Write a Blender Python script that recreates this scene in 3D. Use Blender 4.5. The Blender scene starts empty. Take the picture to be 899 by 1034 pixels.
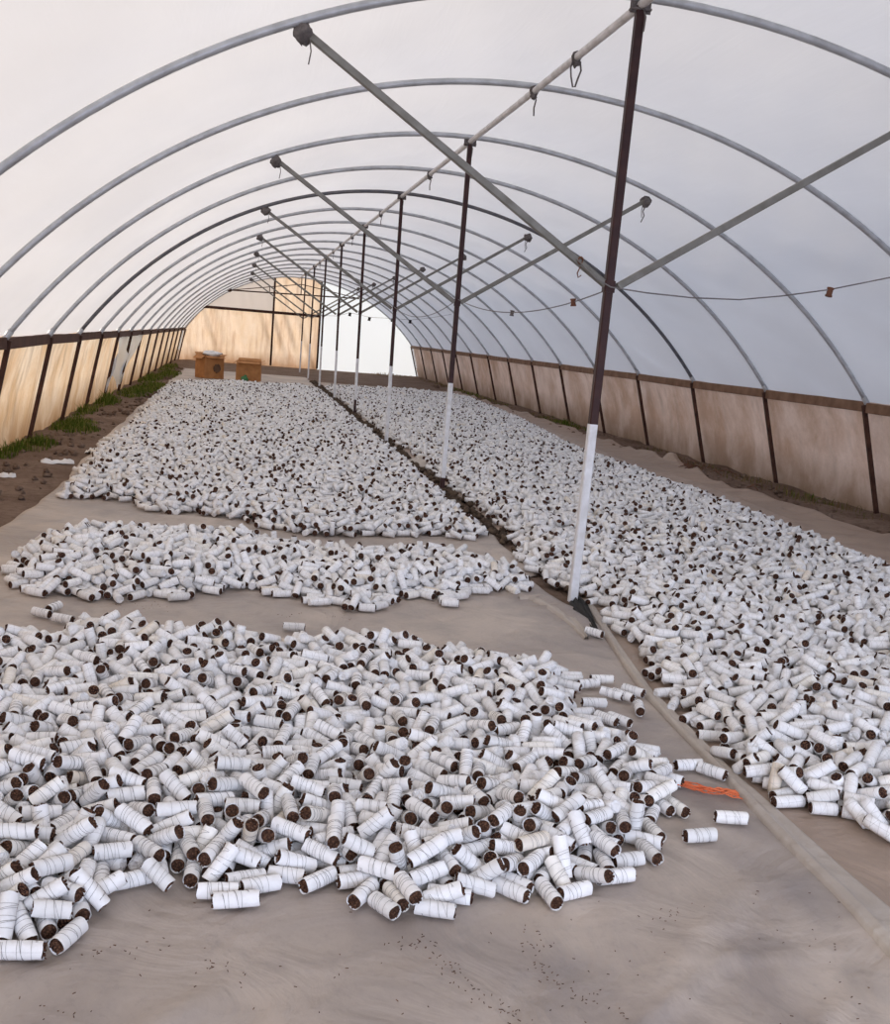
import bpy, math, random
import numpy as np
from mathutils import Vector, Matrix
from mathutils.bvhtree import BVHTree
random.seed(11); rng = np.random.RandomState(7)
sc = bpy.context.scene; COL = sc.collection
PI = math.pi

# ------------------------------------------------------------------ camera, sky, sun, exposure
CAM = (-2.1736, 0.0, 1.55)
PITCH, YAW, ROLL, FPX = .1553, .1949, .0812, 1100.0
cd = bpy.data.cameras.new('camera'); cam = bpy.data.objects.new('camera', cd); COL.objects.link(cam); sc.camera = cam
cd.sensor_fit = 'VERTICAL'; cd.sensor_height = 36; cd.lens = FPX*36/1034; cd.clip_start = .05; cd.clip_end = 300
fw = Vector((math.sin(YAW)*math.cos(PITCH), math.cos(YAW)*math.cos(PITCH), -math.sin(PITCH)))
r0 = Vector((math.cos(YAW), -math.sin(YAW), 0)); u0 = r0.cross(fw)
cr = r0*math.cos(ROLL)+u0*math.sin(ROLL); cu = -r0*math.sin(ROLL)+u0*math.cos(ROLL)
M = Matrix((cr, cu, -fw)).transposed().to_4x4(); M.translation = CAM; cam.matrix_world = M

wd = bpy.data.worlds.new('sky'); sc.world = wd; wd.use_nodes = True
wn = wd.node_tree.nodes; wl = wd.node_tree.links; wn.clear()
SKY, SKY_FILL = .272, 23.0
SUN = Vector((-.50, .78, .37)).normalized()
tc = wn.new('ShaderNodeTexCoord'); dp = wn.new('ShaderNodeVectorMath'); dp.operation = 'DOT_PRODUCT'; dp.inputs[1].default_value = SUN
wl.new(tc.outputs['Generated'], dp.inputs[0])
cr_ = wn.new('ShaderNodeValToRGB'); wl.new(dp.outputs['Value'], cr_.inputs[0])
e = cr_.color_ramp.elements
e[0].position = 0; e[0].color = (.31, .365, .50, 1); e[1].position = 1; e[1].color = (.95, .87, .80, 1)
m_ = cr_.color_ramp.elements.new(.5); m_.color = (.66, .70, .80, 1)
mp = wn.new('ShaderNodeMapRange'); wl.new(dp.outputs['Value'], mp.inputs[0]); mp.inputs[1].default_value = -1
wl.new(mp.outputs[0], cr_.inputs[0])
bg = wn.new('ShaderNodeBackground'); wl.new(cr_.outputs[0], bg.inputs[0])
dq = wn.new('ShaderNodeVectorMath'); dq.operation = 'DOT_PRODUCT'; dq.inputs[1].default_value = (.05, -.97, .24)   # brighter sky patch, added unseen behind the open end to lift the near rolls
wl.new(tc.outputs['Generated'], dq.inputs[0]); mq = wn.new('ShaderNodeMapRange'); mq.interpolation_type = 'SMOOTHSTEP'; wl.new(dq.outputs['Value'], mq.inputs[0])
mq.inputs[1].default_value = .74; mq.inputs[2].default_value = .97; mq.inputs[3].default_value = SKY; mq.inputs[4].default_value = SKY*SKY_FILL; wl.new(mq.outputs[0], bg.inputs[1])
wo = wn.new('ShaderNodeOutputWorld'); wl.new(bg.outputs[0], wo.inputs[0])
sl = bpy.data.lights.new('sun', 'SUN'); sl.energy = 2.7; sl.color = (1, .86, .71); sl.angle = math.radians(3)
so = bpy.data.objects.new('sun', sl); COL.objects.link(so); so.rotation_euler = SUN.to_track_quat('Z', 'Y').to_euler()
sc.view_settings.view_transform = 'Standard'; sc.view_settings.look = 'None'; sc.view_settings.gamma = 1
sc.view_settings.use_curve_mapping = False; sc.view_settings.exposure = .90
sc.cycles.max_bounces = 10; sc.cycles.diffuse_bounces = 6; sc.cycles.transmission_bounces = 6; sc.cycles.use_denoising = True
sc.cycles.caustics_reflective = False; sc.cycles.caustics_refractive = False

# ------------------------------------------------------------------ helpers
def tag(o, label=None, cat=None, group=None, kind=None):
    if label: o['label'] = label
    if cat: o['category'] = cat
    if group: o['group'] = group
    if kind: o['kind'] = kind
    return o
def empty(name, loc=(0, 0, 0), **k):
    o = bpy.data.objects.new(name, None); o.location = loc; o.empty_display_size = .1; COL.objects.link(o); return tag(o, **k)
def link(name, me, parent=None, loc=None, **k):
    o = bpy.data.objects.new(name, me); COL.objects.link(o)
    if parent: o.parent = parent
    if loc is not None: o.location = loc
    return tag(o, **k)
class MB:
    def __init__(s): s.v = []; s.f = []; s.m = []
    def add(s, v, f, mi=0):
        b = len(s.v); s.v += [tuple(p) for p in v]; s.f += [tuple(b+i for i in q) for q in f]; s.m += [mi]*len(f)
    def bar(s, a, b, w, h, up=(0, 0, 1), mi=0, bev=.12):
        a = Vector(a); b = Vector(b); d = (b-a).normalized(); sx = d.cross(Vector(up))
        if sx.length < 1e-4: sx = d.cross(Vector((0, 1, 0)))
        sx.normalize(); sz = sx.cross(d).normalized(); c = min(w, h)*bev
        pr = [(-w/2+c, -h/2), (w/2-c, -h/2), (w/2, -h/2+c), (w/2, h/2-c), (w/2-c, h/2), (-w/2+c, h/2), (-w/2, h/2-c), (-w/2, -h/2+c)]
        v = [a+sx*x+sz*z for x, z in pr]+[b+sx*x+sz*z for x, z in pr]
        s.add(v, [(i, (i+1) % 8, 8+(i+1) % 8, 8+i) for i in range(8)]+[tuple(range(7, -1, -1)), tuple(range(8, 16))], mi)
    def tube(s, pts, r, n=8, mi=0, closed=False, cap=True):
        pts = [Vector(p) for p in pts]; N = len(pts); v = []; pn = None
        for i, p in enumerate(pts):
            t = (pts[(i+1) % N]-pts[i-1]) if closed else (pts[min(i+1, N-1)]-pts[max(i-1, 0)])
            t.normalize()
            if pn is None:
                pn = t.cross(Vector((0, 0, 1)))
                if pn.length < .1: pn = t.cross(Vector((0, 1, 0)))
            pn = (pn-t*pn.dot(t)).normalized(); q = t.cross(pn)
            rr = r[i] if isinstance(r, (list, tuple)) else r
            v += [p+(pn*math.cos(2*PI*k/n)+q*math.sin(2*PI*k/n))*rr for k in range(n)]
        f = []
        for i in range(N if closed else N-1):
            j = (i+1) % N
            f += [(i*n+k, i*n+(k+1) % n, j*n+(k+1) % n, j*n+k) for k in range(n)]
        if cap and not closed: f += [tuple(range(n-1, -1, -1)), tuple((N-1)*n+k for k in range(n))]
        s.add(v, f, mi)
    def lump(s, c, rad, seed=0, n=10, m=7, amp=.25, mi=0):
        g = random.Random(seed); v = []; f = []; ph = [g.random()*6.28 for _ in range(6)]
        for i in range(m+1):
            th = PI*i/m
            for k in range(n):
                a = 2*PI*k/n
                q = 1+amp*(.5*math.sin(2*a+ph[0]+2*th)+.35*math.sin(3*a+ph[1]-3*th)+.35*math.sin(5*th+ph[2]+a))+amp*.35*(g.random()-.5)
                v.append((c[0]+rad[0]*q*math.sin(th)*math.cos(a), c[1]+rad[1]*q*math.sin(th)*math.sin(a), c[2]+rad[2]*q*math.cos(th)))
        for i in range(m):
            f += [(i*n+k, (i+1)*n+k, (i+1)*n+(k+1) % n, i*n+(k+1) % n) for k in range(n)]
        s.add(v, f, mi)
    def mesh(s, name, mats, smooth=True):
        me = bpy.data.meshes.new(name); me.from_pydata(s.v, [], s.f); me.update()
        for m in (mats if isinstance(mats, (list, tuple)) else [mats]): me.materials.append(m)
        if any(s.m): me.polygons.foreach_set('material_index', s.m)
        if smooth: me.polygons.foreach_set('use_smooth', [True]*len(s.f))
        return me
    def build(s, name, mats, parent=None, smooth=True, **k):
        return link(name, s.mesh(name, mats, smooth), parent, **k)
def grid_mesh(name, P, mat, smooth=True):          # P: (n, m, 3)
    n, m = P.shape[:2]; idx = np.arange(n*m).reshape(n, m)
    q = np.stack([idx[:-1, :-1], idx[1:, :-1], idx[1:, 1:], idx[:-1, 1:]], -1).reshape(-1, 4)
    me = bpy.data.meshes.new(name); me.from_pydata(P.reshape(-1, 3).tolist(), [], q.tolist()); me.update()
    me.materials.append(mat)
    if smooth: me.polygons.foreach_set('use_smooth', [True]*len(q))
    return me
_lat = rng.rand(64, 64)
def noise(x, y, s=1.0, o=0):                       # smooth value noise in -1..1
    x = np.asarray(x, float)*s+o*7.31; y = np.asarray(y, float)*s+o*3.17
    i = np.floor(x).astype(int); j = np.floor(y).astype(int); u = x-i; v = y-j; u = u*u*(3-2*u); v = v*v*(3-2*v)
    g = lambda a, b: _lat[a % 64, b % 64]
    return 2*((g(i, j)*(1-u)+g(i+1, j)*u)*(1-v)+(g(i, j+1)*(1-u)+g(i+1, j+1)*u)*v)-1

# ------------------------------------------------------------------ materials
class NT:
    def __init__(s, name):
        s.m = bpy.data.materials.new(name); s.m.use_nodes = True; s.t = s.m.node_tree; s.t.nodes.clear()
        s.o = s.t.nodes.new('ShaderNodeOutputMaterial')
    def n(s, ty, **k):
        x = s.t.nodes.new(ty)
        for a, b in k.items(): setattr(x, a, b)
        return x
    def l(s, a, b): s.t.links.new(a, b)
    def pos(s, kind='Object'): return s.n('ShaderNodeTexCoord').outputs[kind]
    def noise(s, scale, detail=4, vec=None, stretch=None, rough=.55, dist=0):
        x = s.n('ShaderNodeTexNoise'); x.inputs['Scale'].default_value = scale; x.inputs['Detail'].default_value = detail
        x.inputs['Roughness'].default_value = rough; x.inputs['Distortion'].default_value = dist
        vec = vec or s.pos()
        if stretch:
            mp = s.n('ShaderNodeMapping'); mp.inputs['Scale'].default_value = stretch; s.l(vec, mp.inputs[0]); vec = mp.outputs[0]
        s.l(vec, x.inputs['Vector']); return x.outputs['Fac']
    def ramp(s, fac, stops):
        x = s.n('ShaderNodeValToRGB'); s.l(fac, x.inputs[0]); el = x.color_ramp.elements
        while len(el) < len(stops): el.new(.5)
        for i, (p, c) in enumerate(stops): el[i].position = p; el[i].color = (c[0], c[1], c[2], 1) if hasattr(c, '__len__') else (c, c, c, 1)
        return x.outputs[0]
    def mix(s, fac, a, b, mode='MIX'):
        x = s.n('ShaderNodeMix', data_type='RGBA', blend_type=mode)
        for i, v in ((0, fac), (6, a), (7, b)):
            if hasattr(v, 'is_linked') or hasattr(v, 'links'): s.l(v, x.inputs[i])
            else: x.inputs[i].default_value = v if i == 0 else (*v, 1)
        return x.outputs[2]
    def math(s, op, a, b=0, c=0):
        x = s.n('ShaderNodeMath', operation=op)
        for i, v in enumerate((a, b, c)):
            if hasattr(v, 'links'): s.l(v, x.inputs[i])
            else: x.inputs[i].default_value = v
        return x.outputs[0]
    def bump(s, h, strength=.3, dist=.01):
        x = s.n('ShaderNodeBump'); x.inputs['Strength'].default_value = strength; x.inputs['Distance'].default_value = dist
        s.l(h, x.inputs['Height']); return x.outputs[0]
    def bsdf(s, col, rough=.6, nrm=None, metal=0, spec=.4):
        b = s.n('ShaderNodeBsdfPrincipled')
        if hasattr(col, 'links'): s.l(col, b.inputs['Base Color'])
        else: b.inputs['Base Color'].default_value = (*col, 1)
        if hasattr(rough, 'links'): s.l(rough, b.inputs['Roughness'])
        else: b.inputs['Roughness'].default_value = rough
        b.inputs['Metallic'].default_value = metal; b.inputs['Specular IOR Level'].default_value = spec
        if nrm: s.l(nrm, b.inputs['Normal'])
        s.l(b.outputs[0], s.o.inputs[0]); return b
def sheet(name, col_t, col_d, wt=.6, nrm_strength=0, stain=None, spec=.08, thru=0):
    """thin sheeting that lets daylight through: translucent + diffuse + a little sheen"""
    t = NT(name)
    ct, cdf = col_t, col_d
    nrm = None
    if stain: ct, cdf, nrm = stain(t)
    tr = t.n('ShaderNodeBsdfTranslucent'); df = t.n('ShaderNodeBsdfDiffuse')
    for s_, c in ((tr, ct), (df, cdf)):
        if hasattr(c, 'links'): t.l(c, s_.inputs[0])
        else: s_.inputs[0].default_value = (*c, 1)
        if nrm: t.l(nrm, s_.inputs['Normal'])
    mx = t.n('ShaderNodeMixShader'); mx.inputs[0].default_value = wt; t.l(df.outputs[0], mx.inputs[1]); t.l(tr.outputs[0], mx.inputs[2]); out = mx.outputs[0]
    if thru:
        rf = t.n('ShaderNodeBsdfTransparent'); m3 = t.n('ShaderNodeMixShader'); m3.inputs[0].default_value = thru
        t.l(out, m3.inputs[1]); t.l(rf.outputs[0], m3.inputs[2]); out = m3.outputs[0]
    gl = t.n('ShaderNodeBsdfGlossy'); gl.inputs['Roughness'].default_value = .35
    if nrm: t.l(nrm, gl.inputs['Normal'])
    m2 = t.n('ShaderNodeMixShader'); m2.inputs[0].default_value = spec; t.l(out, m2.inputs[1]); t.l(gl.outputs[0], m2.inputs[2])
    t.l(m2.outputs[0], t.o.inputs[0]); return t.m
def st_film(t):
    n = t.noise(.7, 4, stretch=(1, .5, 1)); w = t.noise(5, 5, stretch=(1, .12, 1), dist=.6)
    c = t.ramp(n, [(.3, (.71, .71, .73)), (.7, (.79, .79, .805))])
    return c, t.ramp(n, [(.3, (.74, .74, .75)), (.7, (.82, .81, .81))]), t.bump(w, .15, .03)
M_film = sheet('greenhouse_film', 0, 0, .62, stain=st_film, spec=.06)
def stainer(base, dark, low, zs=(.0, 1.2), dirt=.5, folds=.5, strk=(.48, .72)):
    def f(t):
        p = t.pos(); sep = t.n('ShaderNodeSeparateXYZ'); t.l(p, sep.inputs[0])
        n = t.noise(1.7, 7, stretch=(1, 1, .7), dist=.25, rough=.62); streak = t.noise(5, 5, stretch=(1, 1, .09))
        fine = t.noise(30, 5)
        c = t.mix(t.ramp(n, [(.38, 0), (.64, 1)]), base, dark)
        c = t.mix(t.ramp(streak, [(strk[0], 0), (strk[1], dirt)]), c, low)
        mr = t.n('ShaderNodeMapRange'); t.l(sep.outputs[2], mr.inputs[0]); mr.inputs[1].default_value = zs[1]*.45; mr.inputs[2].default_value = zs[0]
        edge = t.math('MULTIPLY', mr.outputs[0], t.ramp(n, [(.2, .5), (.6, 1)]))
        c = t.mix(edge, c, low); c = t.mix(t.math('MULTIPLY', fine, .3), c, low)
        return c, c, t.bump(t.noise(4, 5, stretch=(1, 1, .3), dist=1.2), folds, .05)
    return f
M_shL = sheet('yellowed_sheeting', 0, 0, .62, stain=stainer((.96, .84, .68), (.82, .60, .38), (.28, .17, .09), dirt=.6), spec=.03)
M_shR = sheet('dusty_brown_sheeting', 0, 0, .55, stain=stainer((.88, .68, .56), (.62, .41, .29), (.26, .17, .11), dirt=.4, folds=.2, strk=(.5, .8)), spec=.03)
M_shE = sheet('tan_end_sheeting', 0, 0, .60, stain=stainer((.95, .84, .72), (.88, .73, .56), (.42, .25, .15), dirt=.6), spec=.03)
M_shW = sheet('clean_white_sheeting', (.74, .85, .99), (.9, .9, .9), .75, spec=.05)
M_shG = sheet('grey_white_sheeting', (.66, .62, .60), (.7, .68, .66), .5, spec=.05)

def metal(name, c1, c2, rough=.5, metal_=.0, scale=9):
    t = NT(name); n = t.noise(scale, 6); t.bsdf(t.mix(t.ramp(n, [(.35, 0), (.68, 1)]), c1, c2), rough, t.bump(t.noise(60, 3), .12, .004), metal_, .25); return t.m
M_galv = metal('galvanised_steel', (.50, .51, .53), (.36, .36, .37), .42, .3)
M_darkhoop = metal('dark_steel_pipe', (.10, .10, .115), (.16, .15, .15), .5, .3)
M_strut = metal('olive_grey_steel', (.22, .21, .19), (.15, .14, .12), .5, .2)
M_post = metal('maroon_brown_paint', (.028, .009, .009), (.05, .018, .015), .5, .0)
M_rail = metal('weathered_brown_board', (.24, .14, .09), (.14, .075, .045), .75, 0, 5)
M_railL = metal('dark_brown_board', (.10, .045, .03), (.06, .028, .02), .75, 0, 5)
M_wallpost = metal('rusty_brown_steel', (.035, .014, .010), (.08, .035, .022), .65, 0)
M_rust = metal('rust', (.12, .05, .03), (.2, .1, .06), .8, 0)
M_white = metal('white_post_paint', (.78, .78, .80), (.62, .61, .61), .55, 0, 14)
M_ridge = metal('pale_ridge_pipe', (.70, .67, .66), (.52, .49, .47), .5, .1)
M_felt = metal('grey_felt_wrap', (.10, .085, .085), (.17, .15, .14), .95, 0, 40)
M_wire = metal('dull_wire', (.16, .15, .15), (.22, .2, .19), .6, .3)
M_spool = metal('brown_cardboard_tube', (.17, .075, .045), (.12, .05, .03), .8)
M_black = metal('black_plastic', (.008, .008, .008), (.02, .018, .016), .7)
M_orange = metal('orange_net', (.62, .13, .05), (.75, .2, .08), .6)
M_bag = metal('white_plastic_bag', (.8, .8, .8), (.65, .66, .68), .4)

def cardboard():
    t = NT('cardboard'); n = t.noise(6, 5); t.bsdf(t.mix(t.ramp(n, [(.3, 0), (.7, 1)]), (.50, .24, .09), (.34, .15, .055)), .85, t.bump(t.noise(25, 4), .2, .01)); return t.m
M_card = cardboard()
M_cardin = metal('dark_printed_card', (.10, .06, .04), (.16, .09, .05), .85)
def tarp(name, a, b, d):
    t = NT(name); n = t.noise(.9, 6, dist=1.0); n2 = t.noise(3.5, 7, dist=.6); n3 = t.noise(45, 4)
    c = t.mix(t.ramp(n, [(.36, 0), (.64, 1)]), a, b); c = t.mix(t.ramp(n2, [(.5, 0), (.75, .55)]), c, d)
    c = t.mix(t.ramp(n3, [(.55, 0), (.8, .3)]), c, d)
    h = t.math('ADD', t.math('MULTIPLY', t.noise(2.2, 5, dist=1.4, rough=.45), 1.0), t.math('MULTIPLY', n3, .03))
    rg = t.math('SUBTRACT', 1, t.math('MULTIPLY', t.math('ABSOLUTE', t.math('SUBTRACT', t.noise(1.1, 4, dist=.5, rough=.5), .5)), 14)); rg = t.math('MAXIMUM', rg, 0)
    h = t.math('ADD', h, t.math('MULTIPLY', t.math('POWER', rg, 2), .035)); c = t.mix(t.math('MULTIPLY', t.math('POWER', rg, 3), .10), c, d)
    b_ = t.bsdf(c, .5, t.bump(h, .9, .05), 0, .4); return t.m
M_tarp = tarp('taupe_tarpaulin', (.31, .262, .235), (.50, .42, .355), (.215, .19, .18))
M_tarpR = tarp('taupe_tarpaulin_far_side', (.30, .225, .175), (.39, .29, .225), (.20, .145, .11))
M_hem = tarp('pale_tarp_hem', (.40, .345, .30), (.48, .42, .36), (.30, .255, .22))
def soil():
    t = NT('dry_soil'); n = t.noise(1.3, 8); n2 = t.noise(14, 8); 
    c = t.mix(t.ramp(n, [(.35, 0), (.65, 1)]), (.17, .115, .085), (.25, .18, .14)); c = t.mix(t.ramp(n2, [(.45, 0), (.75, .7)]), c, (.10, .065, .045))
    t.bsdf(c, .95, t.bump(t.math('ADD', n2, t.noise(60, 5)), .8, .03), 0, .1); return t.m
M_soil = soil()
def paper(threaded):
    t = NT('white_paper_with_thread' if threaded else 'white_paper')
    at = t.n('ShaderNodeAttribute', attribute_name='rnd'); rd = at.outputs['Fac']
    if not threaded: rd = t.n('ShaderNodeObjectInfo').outputs['Random']
    tint = t.ramp(rd, [(0, (.72, .71, .70)), (.3, (.81, .80, .80)), (.85, (.87, .86, .86)), (.96, (.85, .82, .77)), (1, (.74, .66, .56))])
    n = t.noise(90, 4, vec=t.pos('Object')); c = t.mix(t.math('MULTIPLY', t.ramp(t.noise(38, 4), [(.45, 0), (.75, 1)]), .28), tint, (.48, .45, .42))
    nr = t.bump(n, .6, .003)
    if threaded:
        uv = t.n('ShaderNodeUVMap'); sp = t.n('ShaderNodeSeparateXYZ'); t.l(uv.outputs[0], sp.inputs[0]); u, v = sp.outputs[0], sp.outputs[1]
        def helix(turn, sgn, off, w):
            q = t.math('ADD', t.math('MULTIPLY', u, turn), t.math('ADD', t.math('MULTIPLY', v, sgn), t.math('MULTIPLY', rd, off)))
            wob = t.math('MULTIPLY', t.math('SINE', t.math('ADD', t.math('MULTIPLY', v, 6.283), t.math('MULTIPLY', rd, 40))), .12)
            fr = t.math('FRACT', t.math('ADD', q, wob))
            return t.math('LESS_THAN', fr, w)
        l = t.math('MAXIMUM', helix(4.0, 1, 17, .045), helix(2.0, -1, 31, .025))
        c = t.mix(t.math('MULTIPLY', l, .5), c, (.28, .26, .25))
        # a loose paper edge running along the roll
        ed = t.math('LESS_THAN', t.math('ABSOLUTE', t.math('SUBTRACT', v, t.math('ADD', .3, t.math('MULTIPLY', u, .06)))), .008)
        c = t.mix(t.math('MULTIPLY', ed, .35), c, (.35, .34, .34))
    t.bsdf(c, .75, nr, 0, .25); return t.m
M_paperT = paper(True); M_paper = paper(False)
def ends(name, a, b, sc_=260, folded=0):
    t = NT(name); vo = t.n('ShaderNodeTexVoronoi'); vo.inputs['Scale'].default_value = sc_; t.l(t.pos(), vo.inputs['Vector'])
    c = t.mix(t.ramp(vo.outputs['Distance'], [(.2, 0), (.6, 1)]), a, b)
    if folded:                                     # about a third of the rolls have the paper folded over the end
        at = t.n('ShaderNodeAttribute', attribute_name='rnd'); k = t.math('LESS_THAN', t.math('FRACT', t.math('MULTIPLY', at.outputs['Fac'], 57.3)), folded); c = t.mix(k, c, (.78, .77, .77))
    t.bsdf(c, .9, t.bump(vo.outputs['Distance'], .8, .004), 0, .15); return t.m
M_end = ends('dried_stem_ends', (.17, .085, .05), (.025, .012, .01), 180, .33)
M_stem = ends('dried_stems', (.15, .075, .045), (.06, .03, .02), 120)
M_thread = metal('dark_thread', (.20, .19, .19), (.30, .28, .27), .8)
def blades(name, a, b, c3):
    t = NT(name); r = t.n('ShaderNodeNewGeometry').outputs['Random Per Island']; c = t.ramp(r, [(0, a), (.7, b), (1, c3)])
    tr = t.n('ShaderNodeBsdfTranslucent'); df = t.n('ShaderNodeBsdfDiffuse'); t.l(c, tr.inputs[0]); t.l(c, df.inputs[0])
    mx = t.n('ShaderNodeMixShader'); mx.inputs[0].default_value = .4; t.l(df.outputs[0], mx.inputs[1]); t.l(tr.outputs[0], mx.inputs[2]); t.l(mx.outputs[0], t.o.inputs[0]); return t.m
M_grass = blades('green_grass', (.05, .085, .012), (.12, .17, .03), (.30, .25, .09))
M_weed = blades('dry_weeds', (.10, .12, .03), (.20, .13, .07), (.28, .19, .11))

# ------------------------------------------------------------------ the tunnel
AR, AL, HR, ZR, TT = 4.79, 4.41, 1.235, 3.60, .9215
Y0, DY = 6.4, 2.43
YH = [Y0+(k-1)*DY for k in range(-3, 18)]         # hoops; the last one carries the end wall
YE = YH[-1]; YF = YH[0]
ZJ = 1.965; SX, SZ = 1.935, 3.18
def arch(u, off=0.0):                              # u in -1..1 -> x, z on the hoop line, pushed outward by off
    t = np.asarray(u)*TT; x = np.sin(t)/math.sin(TT); k = (ZR-HR)/(1-math.cos(TT))
    a = np.where(x > 0, AR, AL); z = HR+k*(np.cos(t)-math.cos(TT)); X = x*a
    nx, nz = np.sin(t)*k, np.cos(t)*a/math.sin(TT); L = np.hypot(nx, nz)
    return X+nx/L*off, z+nz/L*off
def arch_z(x):                                     # height of the hoop line above x
    s = np.clip(np.where(np.asarray(x) > 0, np.asarray(x)/AR, np.asarray(x)/AL)*math.sin(TT), -1, 1)
    return HR+(ZR-HR)/(1-math.cos(TT))*(np.sqrt(1-s*s)-math.cos(TT))

# soil floor
ys = np.concatenate([np.arange(YF-6, 2, 1.0), np.arange(2, 20, .22), np.arange(20, 60, .6)])
xs = np.concatenate([np.arange(-14, -5.2, .8), np.arange(-5.2, 6.2, .09), np.arange(6.2, 16, .8)])
X, Y = np.meshgrid(xs, ys, indexing='ij')
side = np.clip((np.abs(X-.2)-4.0)/.35, 0, 1)*(np.abs(X) < 7)
Z = -.03+side*(.035*noise(X, Y, 2.6)+.02*noise(X, Y, 7, 2)+.012)+.0*X
link('floor', grid_mesh('floor', np.stack([X, Y, Z], -1), M_soil), kind='structure')

# film roof
us = np.linspace(-1, 1, 97); yy = np.arange(YF, YE+.01, DY/16)
U, Y = np.meshgrid(us, yy, indexing='ij')
ph = ((Y-Y0)/DY) % 1.0
sag = .030*np.sin(PI*ph)**1.2
wr = (.016*noise(U*16+Y*1.1, Y, 1.0, 1)+.010*noise(U*34-Y*2.0, Y*.8, 1, 3))*np.sin(PI*ph)*(.4+.6*np.abs(U)) + .03*np.clip(np.abs(U)-.78, 0, 1)*4*np.abs(noise(Y*3.2+U*30, U*6, 1, 5))*np.sin(PI*ph)
X, Z = arch(U, .030-sag+wr)
sk = us.copy()
link('ceiling', grid_mesh('ceiling', np.stack([X, Y, Z], -1), M_film), kind='structure')

# side walls: sheeting splayed outward to the ground, behind the posts
BR, BL = .36, .24
def side_wall(name, xt, xb, y0, y1, mat, amp, seed):
    ysn = np.arange(y0, y1+.01, .135); tz = np.linspace(0, 1, 13)
    Yg, T = np.meshgrid(ysn, tz, indexing='ij'); ph = ((Yg-Y0)/DY) % 1.0
    s = 1 if xt > 0 else -1
    bow = amp*np.sin(PI*ph)*np.sin(PI*np.clip(T*1.0, 0, 1))*s + .02*noise(Yg, T*3, 2.2, seed)*np.sin(PI*ph)
    Xg = (xt+(xb-xt)*T)+bow+s*.045; Zg = HR+.03-(HR+.09)*T
    link(name, grid_mesh(name, np.stack([Xg, Yg, Zg], -1), mat), kind='structure')
side_wall('wall_left', -AL, -AL-BL, YF, YE, M_shL, .06, 4)
side_wall('wall_right', AR, AR+BR, YF, YE, M_shR, .08, 5)

# end wall
def end_panel(name, x0, x1, zf0, zf1, y, mat, nx=40, nz=14, fold=.03, seed=1, fs=7):
    xg = np.linspace(x0, x1, nx); tz = np.linspace(0, 1, nz); Xg, T = np.meshgrid(xg, tz, indexing='ij')
    z0 = zf0(Xg) if callable(zf0) else Xg*0+zf0; z1 = zf1(Xg) if callable(zf1) else Xg*0+zf1
    Zg = z0+(z1-z0)*T; Yg = y+fold*noise(Xg*fs+Zg*1.5, Zg*.6, 1, seed)
    return link(name, grid_mesh(name, np.stack([Xg, Yg, Zg], -1), mat), kind='structure')
inwall = lambda x: np.minimum(arch_z(x), 9)
XL, XR = -AL-.12, AR+.22
def ztop(x):                                       # follows wall splay and arch
    x = np.asarray(x, float); z = arch_z(np.clip(x, -AL, AR))
    z = np.where(x > AR, HR*(1-(x-AR)/BR), z); z = np.where(x < -AL, HR*(1-(-AL-x)/BL), z); return z
zcap = lambda h: (lambda x: np.minimum(ztop(x), h))
eb = end_panel('wall_back', -AL-BL, .93, -.05, zcap(2.13), YE+.06, M_shE, 190, 22, .09, 1, 4)
end_panel('wall_back_upper_left', -AL, -.95, lambda x: np.minimum(ztop(x), 2.13), ztop, YE+.06, M_shG, 50, 10, .015, 2)
end_panel('wall_back_upper_middle', -.95, .93, 2.13, ztop, YE+.06, M_shE, 50, 10, .04, 3, 8)
end_panel('wall_back_right', .93, AR+BR, -.05, ztop, YE+.06, M_shW, 90, 20, .01, 5, 2)
b = MB(); b.bar((-AL+.45, YE, 2.13), (.93, YE, 2.13), .07, .11); b.build('trim_1', M_wallpost, kind='structure')
b = MB(); b.bar((.93, YE, 0), (.93, YE, ztop(.93)-.03), .08, .08, (0, 1, 0)); b.build('trim_2', M_wallpost, kind='structure')
b = MB(); b.bar((-.95, YE, 0), (-.95, YE, ztop(-.95)-.03), .08, .08, (0, 1, 0)); b.build('trim_3', M_wallpost, kind='structure')

# rails along the tops of the side walls
for nm, x, mt, lb in (('wall_rail', -AL, M_railL, 'dark brown board running along the top of the left side wall'),
                      ('wall_rail', AR, M_rail, 'weathered brown board running along the top of the right side wall')):
    b = MB(); 
    for i in range(len(YH)-1):
        b.bar((x, YH[i]+.004, HR-.045+.008*random.uniform(-1, 1)), (x, YH[i+1]-.004, HR-.045+.008*random.uniform(-1, 1)), .045, .115)
    b.build(nm, mt, smooth=False, label=lb, cat='rail')

# hoops
nth = ['nearest', 'second', 'third', 'fourth', 'fifth', 'sixth', 'seventh', 'eighth']
def whereabouts(i):                                # which hoop, told by the centre posts
    k = i-3
    if k < 1: return None
    if k == 17: return 'at the end wall'
    if k == 16: return 'just before the end wall'
    return f'at the {nth[k//2]} centre post' if k % 2 else f'between the {nth[k//2-1]} and {nth[k//2]} centre posts'
uu = np.linspace(-1, 1, 61); hx, hz = arch(uu)
def hoop_mesh(name, r, mat):
    b = MB(); b.tube([(x, 0, z) for x, z in zip(hx, hz)], r, 10); return b.mesh(name, mat)
hm = hoop_mesh('roof_hoop', .0255, M_galv); hd = hoop_mesh('roof_hoop', .0255, M_darkhoop)
def sock(x, s):
    b = MB(); t = Vector((hx[1]-hx[0], 0, hz[1]-hz[0])).normalized() if s < 0 else Vector((hx[-2]-hx[-1], 0, hz[-2]-hz[-1])).normalized()
    p = Vector((x, 0, HR)); b.tube([p-t*.05, p+t*.09], .031, 10); return b.mesh('foot_socket', M_galv)
sL, sR = sock(-AL, -1), sock(AR, 1)
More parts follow.
